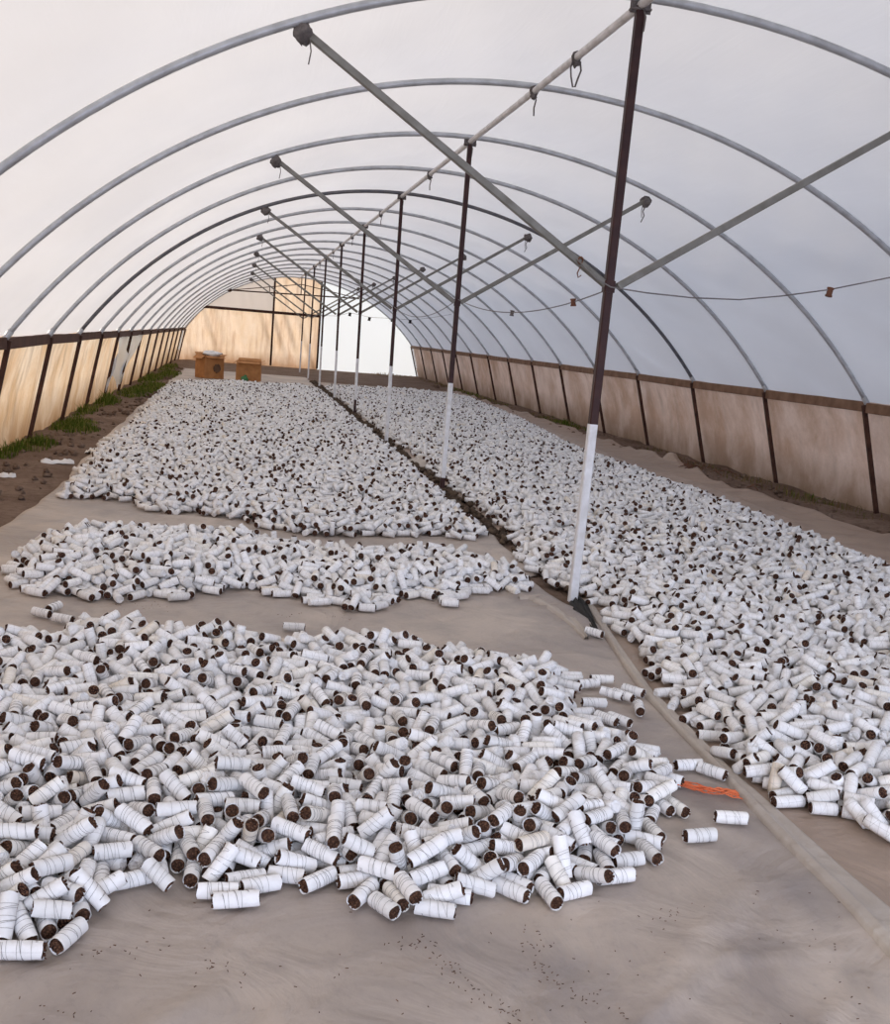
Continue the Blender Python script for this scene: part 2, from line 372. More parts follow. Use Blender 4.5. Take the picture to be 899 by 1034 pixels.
for i, y in enumerate(YH):
    dark = (i == 8)
    if y < -3: continue
    wa = whereabouts(i)
    o = link('roof_hoop', hd if dark else hm, loc=(0, y, 0), cat='hoop', group=None if wa else 'hoops over the open front end',
             label=f'{"dark unpolished" if dark else "galvanised grey"} pipe hoop under the film {wa or "near the open front end"}')
    link('foot_socket', sL, o); link('foot_socket', sR, o)

# wall posts
def wpost(xt, xb, s):
    b = MB(); b.bar((xt, 0, HR-.02), (xb, 0, -.06), .05, .045, (0, 1, 0)); return b.mesh('wall_post', M_wallpost, False)
wl_, wr_ = wpost(-AL+.035, -AL-BL+.035, -1), wpost(AR-.035, AR+BR-.035, 1)
for i, y in enumerate(YH):
    if y < -3: continue
    wa = whereabouts(i)
    link('wall_post', wl_, loc=(0, y, 0), label=f'dark brown left wall post below the hoop {wa or "near the open front end"}', cat='post', group='posts of the left side wall')
    link('wall_post', wr_, loc=(0, y, 0), label=f'dark brown right wall post below the hoop {wa or "near the open front end"}', cat='post', group='posts of the right side wall')

# ridge pipe and its ties
b = MB(); b.tube([(0.0, y, ZR-.045-.006*math.sin(PI*((y-Y0)/DY/2 % 1))) for y in np.arange(YF, YE+.1, DY/6)], .026, 10)
b.build('ridge_pipe', M_ridge, label='pale pipe running the length of the tunnel under the ridge', cat='pipe')
def strap(y, seed, loop):
    g = random.Random(seed); z = ZR-.045; b = MB()
    b.tube([(.031*math.cos(a), .02*g.uniform(-1, 1)+(.01*k-.02), .031*math.sin(a)) for k in range(4) for a in np.linspace(0, 2*PI, 9)[:-1]], .007, 6)
    b.lump((.0, 0, -.045), (.03, .035, .025), seed, 8, 6, .4)
    L = .17 if loop else .14
    if loop:
        b.tube([(-.025, -.01, -.03), (-.04, -.02, -.08), (-.032, -.02, -L+.03), (-.012, -.015, -L-.035), (.006, -.01, -L-.03), (.022, -.01, -L+.03), (.038, -.01, -.09), (.028, -.005, -.03)], .0065, 6)
    else:
        b.tube([(0, -.03, -.04), (.01, -.04, -.08), (0, -.035, -L), (.004, -.036, -L-.06)], .006, 6)
    return b.build('hanging_strap', M_felt, loc=(0, y, z))
for n, (y, lp) in enumerate([(7.65, 1), (Y0+DY-.06, 0), (Y0+3*DY, 0), (Y0+5*DY, 0), (Y0+7*DY, 0), (Y0+9*DY, 0), (Y0+11*DY, 0)]):
    o = strap(y, 20+n, lp)
    if lp: tag(o, 'dark strap knotted round the ridge pipe, hanging in an open loop', 'strap')
    elif n == 1: tag(o, 'dark strap hanging straight down where second hoop meets ridge pipe', 'strap')
    else: tag(o, 'dark strap knotted on the ridge pipe at a hoop between two posts', 'strap', 'straps further along the ridge pipe')

# support posts and struts
posts = [(1, -.05, 0), (3, .0, .015), (5, .03, .0), (7, .04, 0), (9, .05, 0), (11, .03, 0), (13, 0, 0), (15, -.02, 0)]
def strut_mesh(s):
    b = MB(); b.bar((s*.035, 0, ZJ-.01), (s*(SX-.03), 0, SZ-.02), .042, .042, (0, 1, 0)); return b.mesh('roof_strut', M_strut, False)
stm = {-1: strut_mesh(-1), 1: strut_mesh(1)}
for n, (k, bx, by) in enumerate(posts):
    y = Y0+(k-1)*DY; w = .052 if n == 0 else .048
    zw = 1.12 if n != 3 else 1.08; zs = .0 if n not in (1, 3) else .12
    if n == 3: zs = .3
    top = Vector((0, y, ZR-.05)); bot = Vector((bx, y+by, -.03)); at = lambda z: bot.lerp(top, (z+.03)/(ZR-.02))
    b = MB(); b.bar(at(zw), top, w, w, (0, 1, 0))
    if zs: b.bar(bot, at(zs), w, w, (0, 1, 0))
    b.bar(at(ZJ-.05), at(ZJ+.02), w+.014, w+.014, (0, 1, 0))
    o = b.build('support_post', M_post, smooth=False, label=f'{nth[n]} post of the centre row, maroon brown above and white below', cat='post')
    b = MB(); b.bar(at(zs-.0), at(zw), w+.002, w+.002, (0, 1, 0)); b.build('painted_base', M_white, o, smooth=False, label='white painted lower length')
    b = MB(); b.bar((-.06, y, ZR-.07), (.06, y, ZR-.07), .06, .012); b.bar((-.038, y, ZR-.09), (-.038, y, ZR-.0), .05, .008, (0, 1, 0)); b.bar((.038, y, ZR-.09), (.038, y, ZR-.0), .05, .008, (0, 1, 0))
    b.tube([(0, y-.04, ZR-.06), (.02, y-.05, ZR-.12), (.015, y-.05, ZR-.2)], .005, 6)
    b.build('top_bracket', M_felt, o)
    for s in (-1, 1):
        st = link('roof_strut', stm[s], loc=(0, y, 0), cat='strut', group=None,
                  label=f'olive grey strut from the {nth[n]} centre post up to the {"left" if s<0 else "right"} of its hoop')
        b = MB(); r = .055 if n < 2 else .065; 
        b.lump((s*(SX-.01), 0, SZ-.025), (r*1.05, .055, .055), 40+n*2+s, 12, 8, .28)
        b.tube([(s*(SX-.05), -.03, SZ-.06), (s*(SX-.06), -.035, SZ-.12), (s*(SX-.05), -.03, SZ-.19)], .004, 5)
        if s > 0: b.tube([(SX-.02, -.05, SZ-.05), (SX-.05, -.055, SZ-.13), (SX-.03, -.05, SZ-.17), (SX-.06, -.05, SZ-.24)], .006, 5)
        b.build('cloth_wrap', M_felt, st)
    if n == 0:
        p = Vector((-.20, y-.0, ZJ+.165))
        b = MB(); b.tube([p+Vector((.014*math.cos(a)-.02, -.03+.0015*k, .02*math.sin(a)-.045)) for k, a in enumerate(np.linspace(0, 4*PI, 18))], .006, 6)
        b.tube([p+Vector((0, -.01, -.03)), p+Vector((-.015, -.015, -.08)), p+Vector((-.03, -.015, -.12)), p+Vector((-.022, -.015, -.145)), p+Vector((-.005, -.015, -.13))], .004, 6)
        b.build('wire_hook', M_rust, label='rusty wire hook twisted round the strut left of the nearest post', cat='hook')
# tie bar truss in front of the end wall
y = YE-2.2
b = MB(); b.bar((-2.66, y, 2.80), (2.25, y, 2.90), .05, .05); b.bar((-2.66, y, 2.80), (-.0, y, 3.25), .03, .03); b.bar((2.25, y, 2.9), (0, y, 3.25), .03, .03)
b.bar((0, y, 2.85), (0, y, 3.5), .035, .035, (0, 1, 0)); b.bar((-1.2, y, 2.83), (-1.2, y, 3.05), .03, .03, (0, 1, 0))
b.lump((-2.7, y, 2.8), (.09, .07, .07), 77); b.build('tie_bar', M_wallpost, smooth=False, label='dark horizontal tie bar under the roof just before the end wall', cat='beam')

# strings with little tubes
def catenary(a, b_, sag, n=24):
    a = Vector(a); b_ = Vector(b_); return [a.lerp(b_, i/n)-Vector((0, 0, sag*4*(i/n)*(1-i/n))) for i in range(n+1)]
def string(pts, label, tubes, r=.0045):
    b = MB(); b.tube(pts, r, 5); o = b.build('string', M_wire, label=label, cat='string')
    return o
def tube_on(p, mat, label, r=.022, h=.055, tilt=.2, group=None):
    b = MB(); n = 14; pr = [(r*.7, -h/2), (r, -h/2), (r, -h/2+.008), (r*.82, -h/2+.012), (r*.82, h/2-.012), (r, h/2-.008), (r, h/2), (r*.7, h/2), (r*.7, -h/2)]
    v = [(q*math.cos(2*PI*k/n), q*math.sin(2*PI*k/n), z) for q, z in pr for k in range(n)]
    b.add(v, [(i*n+k, i*n+(k+1) % n, (i+1)*n+(k+1) % n, (i+1)*n+k) for i in range(len(pr)-1) for k in range(n)])
    o = b.build('bobbin', mat, loc=p, label=label, cat='bobbin'); o.rotation_euler = (0, tilt, .3)
    if group: o['group'] = group
    return o
w1 = [Vector(p) for p in [(-.25, 6.36, 2.09), (-.13, 6.34, 1.99), (-.03, 6.34, 1.945), (.2, 6.33, 1.93), (.48, 6.3, 1.925), (.78, 6.3, 1.94), (1.05, 6.3, 1.985), (1.36, 6.3, 2.05), (1.76, 6.3, 2.16), (2.4, 6.3, 2.36), (3.2, 6.35, 2.66)]]
string(w1, 'grey string drooping from the nearest post towards the right roof hoop', 0)
tube_on((1.365, 6.3, 2.035), M_spool, 'rust brown bobbin threaded on the string right of the nearest post')
w2 = catenary((0.02, Y0+.05, 1.95), (0.0, Y0+2*DY-.04, 1.98), .14); string(w2, 'grey string drooping between the nearest and second centre posts', 0)
tube_on((.01, 7.2, 1.875), M_spool, 'rust brown bobbin on the string between nearest and second posts', .02, .05, -.15)
tube_on((.01, 8.9, 1.82), M_felt, 'small grey bobbin on the string between nearest and second posts', .018, .045, .1)
string(catenary((0, Y0+2*DY+.04, 1.98), (0, Y0+4*DY-.04, 1.98), .16), 'grey string drooping between the second and third centre posts', 0)
yw = Y0+10*DY; pz = [(.75, 2.06), (1.3, 1.98), (1.95, 2.0), (2.45, 2.0)]
string([(0.05, yw, 1.97), (.4, yw, 1.99)]+[(x, yw, z+.05) for x, z in pz]+[(3.0, yw, 2.15), (3.6, yw, 2.3)], 'thin string crossing before the bright white end sheet', 0)
for x, z in pz: tube_on((x, yw, z), M_black, 'small dark bobbin on the string before the bright end sheet', .045, .09, .2, 'bobbins before the bright end sheet')

# ------------------------------------------------------------------ tarpaulins on the ground
def fold(X, Y, a, b_, w, h):
    a = np.array(a); b_ = np.array(b_); d = b_-a; L = (d**2).sum(); t = np.clip(((X-a[0])*d[0]+(Y-a[1])*d[1])/L, 0, 1)
    q = np.hypot(X-a[0]-t*d[0], Y-a[1]-t*d[1]); return h*np.exp(-(q/w)**2)*np.sin(PI*np.clip(t*.96+.02, 0, 1))**.5
def tarp_mesh(name, xl, xr, y0, y1, mat, folds, amp=.004, nx=110, edge=(0, 0)):
    ys = [y0]
    while ys[-1] < y1: ys.append(ys[-1]+max(.03, .012*abs(ys[-1])))
    ys = np.array(ys); T, Y = np.meshgrid(np.linspace(0, 1, nx), ys, indexing='ij')
    L = xl(ys)[None, :]; R = xr(ys)[None, :]; X = L+(R-L)*T
    Z = -.006+amp*noise(X, Y, 1.3, 2)*.8
    dl = (X-L); dr = (R-X)
    if edge[0]: Z += edge[0]*np.exp(-dl/.12)*np.clip(noise(X, Y, 3.0, 6)+.4, 0, 2)
    if edge[1]: Z += edge[1]*np.exp(-dr/.16)*np.clip(noise(X, Y, 2.6, 9)+.5, 0, 2)
    for f in folds: Z += fold(X, Y, *f)
    Z = np.where((dl < .001) | (dr < .001), np.minimum(Z, .0)-.012, Z)
    return grid_mesh(name, np.stack([X, Y, Z], -1), mat)
wig = lambda s, a, o: (lambda y: a*noise(y, y*0+o, s, o))
hem_x = lambda y: np.interp(y, [-3, 2.4, 3.0, 3.7, 4.6, 5.6, 6.3, 7.5, 60], [-.55, -.34, -.30, -.27, -.22, -.08, .05, .10, .10])
tl = lambda y: np.interp(y, [-2, 8.0, 9.2, 11, 13.6, 20, 37], [-3.9, -3.79, -3.76, -3.72, -3.82, -3.86, -3.95])+.05*noise(y, y*0, 1.1, 5)+.02*noise(y, y*0, 4, 8)
tr_ = lambda y: np.where(y < 6.2, hem_x(y)+.05, -.02+.045*noise(y, y*0, 2.0, 11)+np.where(y < 7.2, -.1, 0))
foldsL = [((-1.75, 1.75), (-.62, 2.62), .016, .016), ((-1.1, 1.9), (-.55, 2.3), .022, .016), ((-2.6, 2.0), (-2.1, 2.45), .035, .014), ((-.55, 2.9), (-1.2, 2.2), .06, .018),
          ((-.95, 2.45), (-.4, 2.5), .02, .014), ((-.25, 6.5), (-.10, 5.75), .05, .045), ((-.42, 6.62), (-.2, 6.3), .06, .03), ((-3.4, 5.9), (-1.2, 5.85), .06, .006), ((-3.6, 8.9), (-2.2, 8.7), .06, .035), ((-.7, 5.9), (-.35, 5.2), .03, .018)]
link('ground_tarpaulin', tarp_mesh('ground_tarpaulin', tl, tr_, -2, 36.5, M_tarp, foldsL, .005, 130, (.02, .0)),
     label='taupe tarpaulin under the heaps on the left of the centre posts', cat='tarpaulin')
rr = lambda y: np.interp(y, [-2, 9.6, 11.7, 13, 15, 20, 33], [4.3, 4.26, 4.16, 4.12, 4.30, 4.5, 4.55])+.06*noise(y, y*0, .9, 15)
rl = lambda y: np.where(y < 6.3, hem_x(y)+.03, hem_x(y)+.035*noise(y, y*0, 2.2, 21))
foldsR = [((3.5, 10), (3.7, 14), .06, .03), ((3.45, 15), (3.8, 22), .09, .06), ((.1, 2.2), (.0, 3.0), .04, .01)]
link('ground_tarpaulin', tarp_mesh('ground_tarpaulin', rl, rr, -2, 33.5, M_tarpR, foldsR, .005, 130, (0, .09)),
     label='pinkish taupe tarpaulin under the long bed right of the centre posts', cat='tarpaulin')
# the turned-back hem of the right tarpaulin
ys = np.arange(2.0, 6.42, .04); T, Y = np.meshgrid(np.linspace(0, 1, 21), ys, indexing='ij')
wid = np.interp(ys, [2, 2.7, 3.6, 4.6, 6.4], [.15, .13, .07, .06, .045])[None, :]
X = hem_x(Y)-.03+.012*noise(Y, Y*0, 2.5, 4)+wid*T*(1+.12*noise(Y, Y*0, 3.1, 7)); Z = .004+.010*np.clip(T/.12, 0, 1)+.008*np.exp(-((T-.25-.1*noise(Y, Y*0, 1.5, 2))/.10)**2)-.006*T+.004*noise(Y*2, T*3, 1, 2); Z[0] = -.006; Z[-1] = -.006
link('tarpaulin_hem', grid_mesh('tarpaulin_hem', np.stack([X, Y, Z], -1), M_hem), label='pale folded hem strip lying on the tarpaulin from the nearest post to the front', cat='hem')
ys = np.linspace(5.62, 6.46, 30); T, Y = np.meshgrid(np.linspace(0, 1, 15), ys, indexing='ij')
hw = np.interp(ys, [5.62, 5.9, 6.3, 6.46], [.008, .035, .062, .045])[None, :]; X = np.interp(ys, [5.62, 6.0, 6.46], [-.135, -.085, -.01])[None, :]+hw*(2*T-1)
Z = .002+.03*np.clip(1-(2*T-1)**2, 0, 1)*np.interp(Y, [5.6, 6.2, 6.46], [.3, 1, .8])+.014*np.sin(T*22+Y*3)*np.clip(1-(2*T-1)**2, 0, 1)
b = MB(); b.v = [tuple(p) for p in np.stack([X, Y, Z], -1).reshape(-1, 3).tolist()]; b.f = [(i*30+k, (i+1)*30+k, (i+1)*30+k+1, i*30+k+1) for i in range(14) for k in range(29)]; b.m = [0]*len(b.f)
b.build('black_plastic_sheet', M_black, label='crumpled black plastic poking out at the foot of the nearest post', cat='plastic sheet')
# crumpled clods, twigs and tarp scraps in the gap along the centre posts
b = MB(); g = random.Random(9)
for i in range(420):
    y = 6.6+27*g.random()**1.1; x = .03+.07*g.uniform(-1, 1); s = g.uniform(.012, .04)*(1+.02*y)
    b.lump((x, y, -.005+s*.3), (s, s*1.4, s*.7), i, 6, 4, .5)
b.build('debris', metal('dark_debris', (.05, .035, .025), (.13, .09, .06), .95), label='dark clods and litter in the gap along the centre posts', cat='debris', kind='stuff')
M_crumple = M_hem
for (x, y, s, sd, lb) in ((.22, 17.0, .2, 5, 'pale crumpled tarp scrap behind the third centre post'),
                      (.24, 13.6, .22, 6, 'pale crumpled tarp scrap between second and third centre posts')):
    n = 26; gx, gy = np.meshgrid(np.linspace(-1, 1, n), np.linspace(-1, 1, n), indexing='ij'); q = np.clip(1-(gx**2+gy**2)**.8, 0, 1)
    P = np.stack([x+gx*s+.02*noise(gx*3, gy*3, 1, sd), y+gy*s*2.2+.03*noise(gx*3, gy*3, 1, sd+1), -.012+q**.5*(.035+.03*np.abs(noise(gx*2.5, gy*2.5, 1, sd+2)))*(s/.14)], -1)
    link('crumpled_tarp', grid_mesh('crumpled_tarp', P, M_hem), label=lb, cat='tarp scrap')
pl = np.array([(-.36, 6.44), (-.29, 6.44), (-.22, 6.40), (-.18, 6.25), (-.17, 6.05), (-.17, 5.8), (-.20, 5.55)]); tt_ = np.linspace(0, 6, 40)
px = np.interp(tt_, range(7), pl[:, 0]); py = np.interp(tt_, range(7), pl[:, 1]); w_ = np.interp(tt_, [0, 2, 3.5, 6], [.05, .15, .11, .02])
tx, ty = np.gradient(px), np.gradient(py); L_ = np.hypot(tx, ty); sx, sy = -ty/L_, tx/L_; T = np.linspace(-1, 1, 15)[:, None]
Z = .0+(.032*np.clip(1-T**2, 0, 1)**.7)*(w_/.14)+.018*np.clip(1-T**2, 0, 1)*noise(tt_*1.2+0*T, T*3+0*tt_, 1, 6); Z = np.maximum(Z, -.006); Z[0] = Z[-1] = -.012
link('tarpaulin_fold', grid_mesh('tarpaulin_fold', np.stack([px+sx*w_*T*.6-.03, py+sy*w_*T*.6, Z], -1), M_hem), label='pale rucked fold of tarpaulin curving left of the nearest post foot', cat='tarp fold')
# raised flap at the right tarpaulin's outer edge
n = 22; gx, gy = np.meshgrid(np.linspace(0, 1, n), np.linspace(0, 1, n), indexing='ij')
P = np.stack([4.42-.18*gx+.03*noise(gx*4, gy*4, 1, 1), 15.1+.9*gy+.05*noise(gx*3, gy*5, 1, 2), -.01+.17*np.sin(PI*gx)*(np.sin(PI*gy)**2)+.02*noise(gx*6, gy*6, 1, 4)*gx], -1)
link('tarp_flap', grid_mesh('tarp_flap', P, M_tarpR), label='tarpaulin flap standing up by the foot of the right wall', cat='tarp flap')

# orange netting scrap
b = MB(); g = random.Random(2)
for i in range(9):
    p = [(-.50+.012*i, 3.50, .0)]; x, y = -.50+.01*g.uniform(-1, 1), 3.56+.05*g.random()
    pts = []
    for k in range(9): pts.append((-.56+.24*k/8, 3.60-.13*k/8+.035*g.uniform(-1, 1), .006+.012*g.random()))
    b.tube(pts, .0022 if i > 2 else .004, 5)
b.build('orange_netting', M_orange, label='torn scrap of orange netting beside the pale hem strip', cat='netting')
# white scraps on the soil by the left wall
for (x, y, L, a, lb) in ((-3.98, 11.75, .33, .3, 'nearer white scrap of sheeting on the bare soil'), (-3.72, 12.9, .42, 1.1, 'longer white scrap of sheeting on the bare soil'), (-4.25, 10.6, .16, .4, 'small white scrap of sheeting by the left wall foot')):
    n, m = 16, 8; gx, gy = np.meshgrid(np.linspace(-1, 1, n), np.linspace(-1, 1, m), indexing='ij')
    P = np.stack([gx*L/2, gy*.07*(1-.3*gx**2)*(1+.5*noise(gx*3, gy*0, 1, int(L*90)))+.04*noise(gx*2, gx*0, 1, int(L*60)), .012+.03*(1-gy**2)*(1.1+noise(gx*4, gy*3, 1, int(L*50)))], -1)
    o = link('plastic_scrap', grid_mesh('plastic_scrap', P, M_bag), loc=(x, y, -.03), label=lb, cat='plastic scrap'); o.rotation_euler = (0, 0, a)

# torn white sheet hanging on the left wall
n, m = 26, 22; gy, gz = np.meshgrid(np.linspace(0, 1, n), np.linspace(0, 1, m), indexing='ij')
P = np.stack([-AL+.0+.05*np.sin(gy*9+gz*4)-.10*gz, 21.3+5.0*gy*(1-.45*gz)+.35*np.sin(gz*5)*gy-.6*gz, 1.14-(1.02-.30*np.abs(np.sin(gy*7)))*gz], -1)
link('torn_sheet', grid_mesh('torn_sheet', P, M_shW), label='torn white sheet hanging over the yellowed left wall', cat='plastic sheet')

# ------------------------------------------------------------------ boxes by the end
def carton(name, x, y, w, d, h, rz, label, open_=True, mark=False):
    o = empty(name, (x, y, 0), label=label, cat='box'); o.rotation_euler = (0, 0, rz)
    b = MB(); t = .012
    b.bar((-w/2, 0, h/2), (w/2, 0, h/2), d-.0, t*0+.01) if False else None
    for (cx, cy, sx, sy) in ((0, -d/2, w, t), (0, d/2, w, t), (-w/2, 0, t, d), (w/2, 0, t, d)):
        v = [(cx+a*sx/2+.012*noise(cx+a, z*3, 1, 3), cy+c*sy/2+.014*math.sin(z*9+cx), z) for z in (0, h*.5, h) for a, c in ((-1, -1), (1, -1), (1, 1), (-1, 1))]
        f = [(k*4+i, k*4+(i+1) % 4, k*4+4+(i+1) % 4, k*4+4+i) for k in range(2) for i in range(4)]+[(3, 2, 1, 0), (8, 9, 10, 11)]
        b.add([tuple(map(float, p)) for p in v], f)
    b.add([(-w/2, -d/2, .01), (w/2, -d/2, .01), (w/2, d/2, .01), (-w/2, d/2, .01)], [(0, 1, 2, 3)])
    b.build('body', M_card, o, smooth=False)
    for (cx, cy, dx, dy, ex, ey, up) in ((0, -d/2, w/2, 0, 0, -.12, -.05), (0, d/2, w/2, 0, 0, .12, .07), (-w/2, 0, 0, d/2, -.10, 0, -.09), (w/2, 0, 0, d/2, .10, 0, .05)):
        f = MB(); f.bar((cx-dx, cy-dy, h), (cx+dx, cy+dy, h), .008, .008)
        v = [(cx-dx, cy-dy, h), (cx+dx, cy+dy, h), (cx+dx*.93+ex, cy+dy*.93+ey, h+up), (cx-dx*.93+ex, cy-dy*.93+ey, h+up)]
        nrm = Vector((v[1][0]-v[0][0], v[1][1]-v[0][1], 0)).cross(Vector((ex, ey, up))).normalized()*.008
        v2 = v+[tuple(Vector(p)+nrm) for p in v]; f.add(v2, [(0, 1, 2, 3), (7, 6, 5, 4), (0, 4, 5, 1), (1, 5, 6, 2), (2, 6, 7, 3), (3, 7, 4, 0)])
        f.build('flap', M_card, o, smooth=False)
    if mark:
        m2 = MB(); n = 18; c = [(.12*math.cos(2*PI*k/n)+.08, -d/2-.030, h*.46+.12*math.sin(2*PI*k/n)) for k in range(n)]
        c = [(p[0]*(1+.08*math.sin(5*i_)), p[1], p[2]+.02*math.sin(3.3*i_)) for i_, p in enumerate(c)]
        m2.add(c+[(p[0], p[1]+.006, p[2]) for p in c], [tuple(range(n))]+[(k, (k+1) % n, n+(k+1) % n, n+k) for k in range(n)]); m2.build('printed_mark', M_cardin, o, smooth=False, label='dark round printed mark')
    return o
carton('cardboard_box', -3.0, 31.4, .60, .5, .62, .55, 'larger open cardboard box with a white bag on top, near the end wall', True, True)
carton('cardboard_box', -1.92, 31.2, .66, .45, .55, -.06, 'smaller cardboard box standing alone near the end wall', True)
b = MB(); b.lump((-2.95, 31.3, .67), (.26, .2, .08), 31, 14, 8, .35); b.build('plastic_bag', M_bag, label='crumpled white plastic bag on top of the larger cardboard box', cat='bag')
b = MB(); b.lump((-2.03, 30.92, .07), (.09, .05, .09), 37, 10, 6, .4); b.build('green_bag', metal('green_plastic', (.06, .20, .08), (.10, .28, .12), .5), label='small green bag at the foot of the smaller cardboard box', cat='bag')

# ------------------------------------------------------------------ grass, weeds, clods
def tufts(spots, mat, name, label, hgt=(.10, .28), per=240, seed=1):
    g = random.Random(seed); b = MB()
    for (x, y, rx, ry, k) in spots:
        for i in range(int(per*k)):
            a = g.random()*2*PI; q = 1.25*g.random()**.7; px, py = x+rx*q*math.cos(a), y+ry*q*math.sin(a)
            h = g.uniform(*hgt)*(1-.6*q)*(.7+.5*noise(px, py, 3, 2)); w = g.uniform(.002, .005)*(1+y*.03); t = g.random()*2*PI; ln = g.uniform(.1, 1.1)*h
            dx, dy = math.cos(t)*ln, math.sin(t)*ln; sx, sy = -math.sin(t)*w, math.cos(t)*w
            b.add([(px-sx, py-sy, -.04), (px+sx, py+sy, -.04), (px+sx*.8+dx*.35, py+sy*.8+dy*.35, h*.55), (px-sx*.8+dx*.35, py-sy*.8+dy*.35, h*.55), (px+dx, py+dy, h)], [(0, 1, 2, 3), (3, 2, 4)])
    b.build(name, mat, smooth=False, label=label, cat='grass' if 'green' in label else 'weeds', kind='stuff')
tufts([(-4.55, 12.6, .10, .8, .8), (-4.42, 13.3, .16, .5, .6), (-4.36, 15.6, .24, .75, 1.7), (-4.2, 15.2, .18, .4, .5), (-4.52, 18.0, .12, .9, .5), (-4.45, 20.3, .16, 1.0, .8), (-4.25, 23.6, .28, 1.6, 2.0), (-4.1, 25.5, .30, 1.4, 1.2),
        (-4.35, 28.8, .22, 2.0, 1.2), (-4.1, 32.0, .25, 1.6, .8), (-4.4, 36, .2, 3, .8), (-4.6, 10.4, .06, .5, .3)], M_grass, 'grass', 'green grass tufts growing along the foot of the left wall', (.05, .26), 620)
tufts([(4.75, 11.5, .22, 1.4, 1.3), (4.75, 13.6, .2, 1.1, .8), (4.7, 15.4, .2, .9, .7), (4.85, 17.5, .15, 1.0, .4), (4.8, 23.5, .2, 1.8, 1.6), (4.85, 30, .2, 3, 1.0), (4.9, 38, .2, 4, 1.5), (3.9, 44.3, 1.0, .5, 1.5), (4.8, 9.6, .15, .7, .3)], M_weed, 'weeds', 'dry and greenish weeds along the foot of the right wall', (.04, .16), 150, 3)
tufts([(4.75, 22.5, .22, 1.6, 2.2), (4.8, 33, .2, 4, 1.6), (4.8, 12.2, .12, .5, .35)], M_grass, 'grass', 'low green grass along the foot of the right wall', (.05, .14), 220, 5)
b = MB(); g = random.Random(12)
for i in range(900):
    if g.random() < .5: x, y = g.uniform(-4.55, -3.85), 9+28*g.random()
    else: x, y = g.uniform(4.25, 5.0), 8+30*g.random()
    s = g.uniform(.008, .045); b.lump((x, y, -.025+s*.4), (s, s*1.2, s*.7), i, 6, 4, .5)
b.build('clods', M_soil, label='loose clods of dry soil along both side walls', cat='soil', kind='stuff')
b = MB()
for i in range(26):
    x, y = g.uniform(4.3, 4.8), g.choice([15.3, 15.6, 13, 21, 14.8])+g.uniform(-.5, .5); a = g.random()*PI; L = g.uniform(.05, .16)
    b.tube([(x-L*math.cos(a), y-L*math.sin(a), .0), (x, y, .03+.03*g.random()), (x+L*math.cos(a), y+L*math.sin(a), .01)], .006, 5)
b.build('twigs', M_rust, label='dry twigs and leaves littering the foot of the right wall', cat='twigs', kind='stuff')
# crumbs on the tarpaulin
cl = []
def crumb_line(pts, n, sp):
    for _ in range(n//3):
        k = random.randrange(len(pts)-1); t = random.random(); a, c = pts[k], pts[k+1]
        cl.append((a[0]+(c[0]-a[0])*t+random.gauss(0, sp), a[1]+(c[1]-a[1])*t+random.gauss(0, sp)))
crumb_line([(-1.62, 2.55), (-1.58, 2.42), (-1.5, 2.3), (-1.46, 2.2)], 170, .018); crumb_line([(-1.32, 2.62), (-1.36, 2.45), (-1.28, 2.33), (-1.18, 2.22)], 200, .02)
crumb_line([(-1.72, 2.55), (-1.6, 2.6)], 60, .02); crumb_line([(-2.2, 2.55), (-2.12, 2.45), (-2.05, 2.4)], 50, .02); crumb_line([(-.95, 2.66), (-.85, 2.72)], 30, .012)
crumb_line([(-2.5, 2.5), (-2.35, 2.6)], 50, .03); crumb_line([(-2.55, 2.35), (-2.45, 2.3)], 20, .02); crumb_line([(-1.9, 5.8), (-1.5, 5.85)], 60, .05)
crumb_line([(-2.75, 5.95), (-2.5, 5.9)], 60, .05); crumb_line([(-.75, 5.15), (-.5, 5.0)], 30, .03)
for _ in range(110): cl.append((random.uniform(-2.6, -.3), random.uniform(2.1, 2.8)))
b = MB()
for i, (x, y) in enumerate(cl):
    L = random.uniform(.0012, .0045); a = random.random()*PI; w = .0010
    b.bar((x-L*math.cos(a), y-L*math.sin(a), .0045), (x+L*math.cos(a), y+L*math.sin(a), .0045), w*2, w*1.6)
b.build('crumbs', M_stem, smooth=False, label='dark plant crumbs scattered on the tarpaulin before the near heap', cat='crumbs', kind='stuff')

# ------------------------------------------------------------------ the paper rolls
GROW = 1.10; R = .0205*GROW; LEN = np.array([.088, .098, .104, .110, .118])*GROW
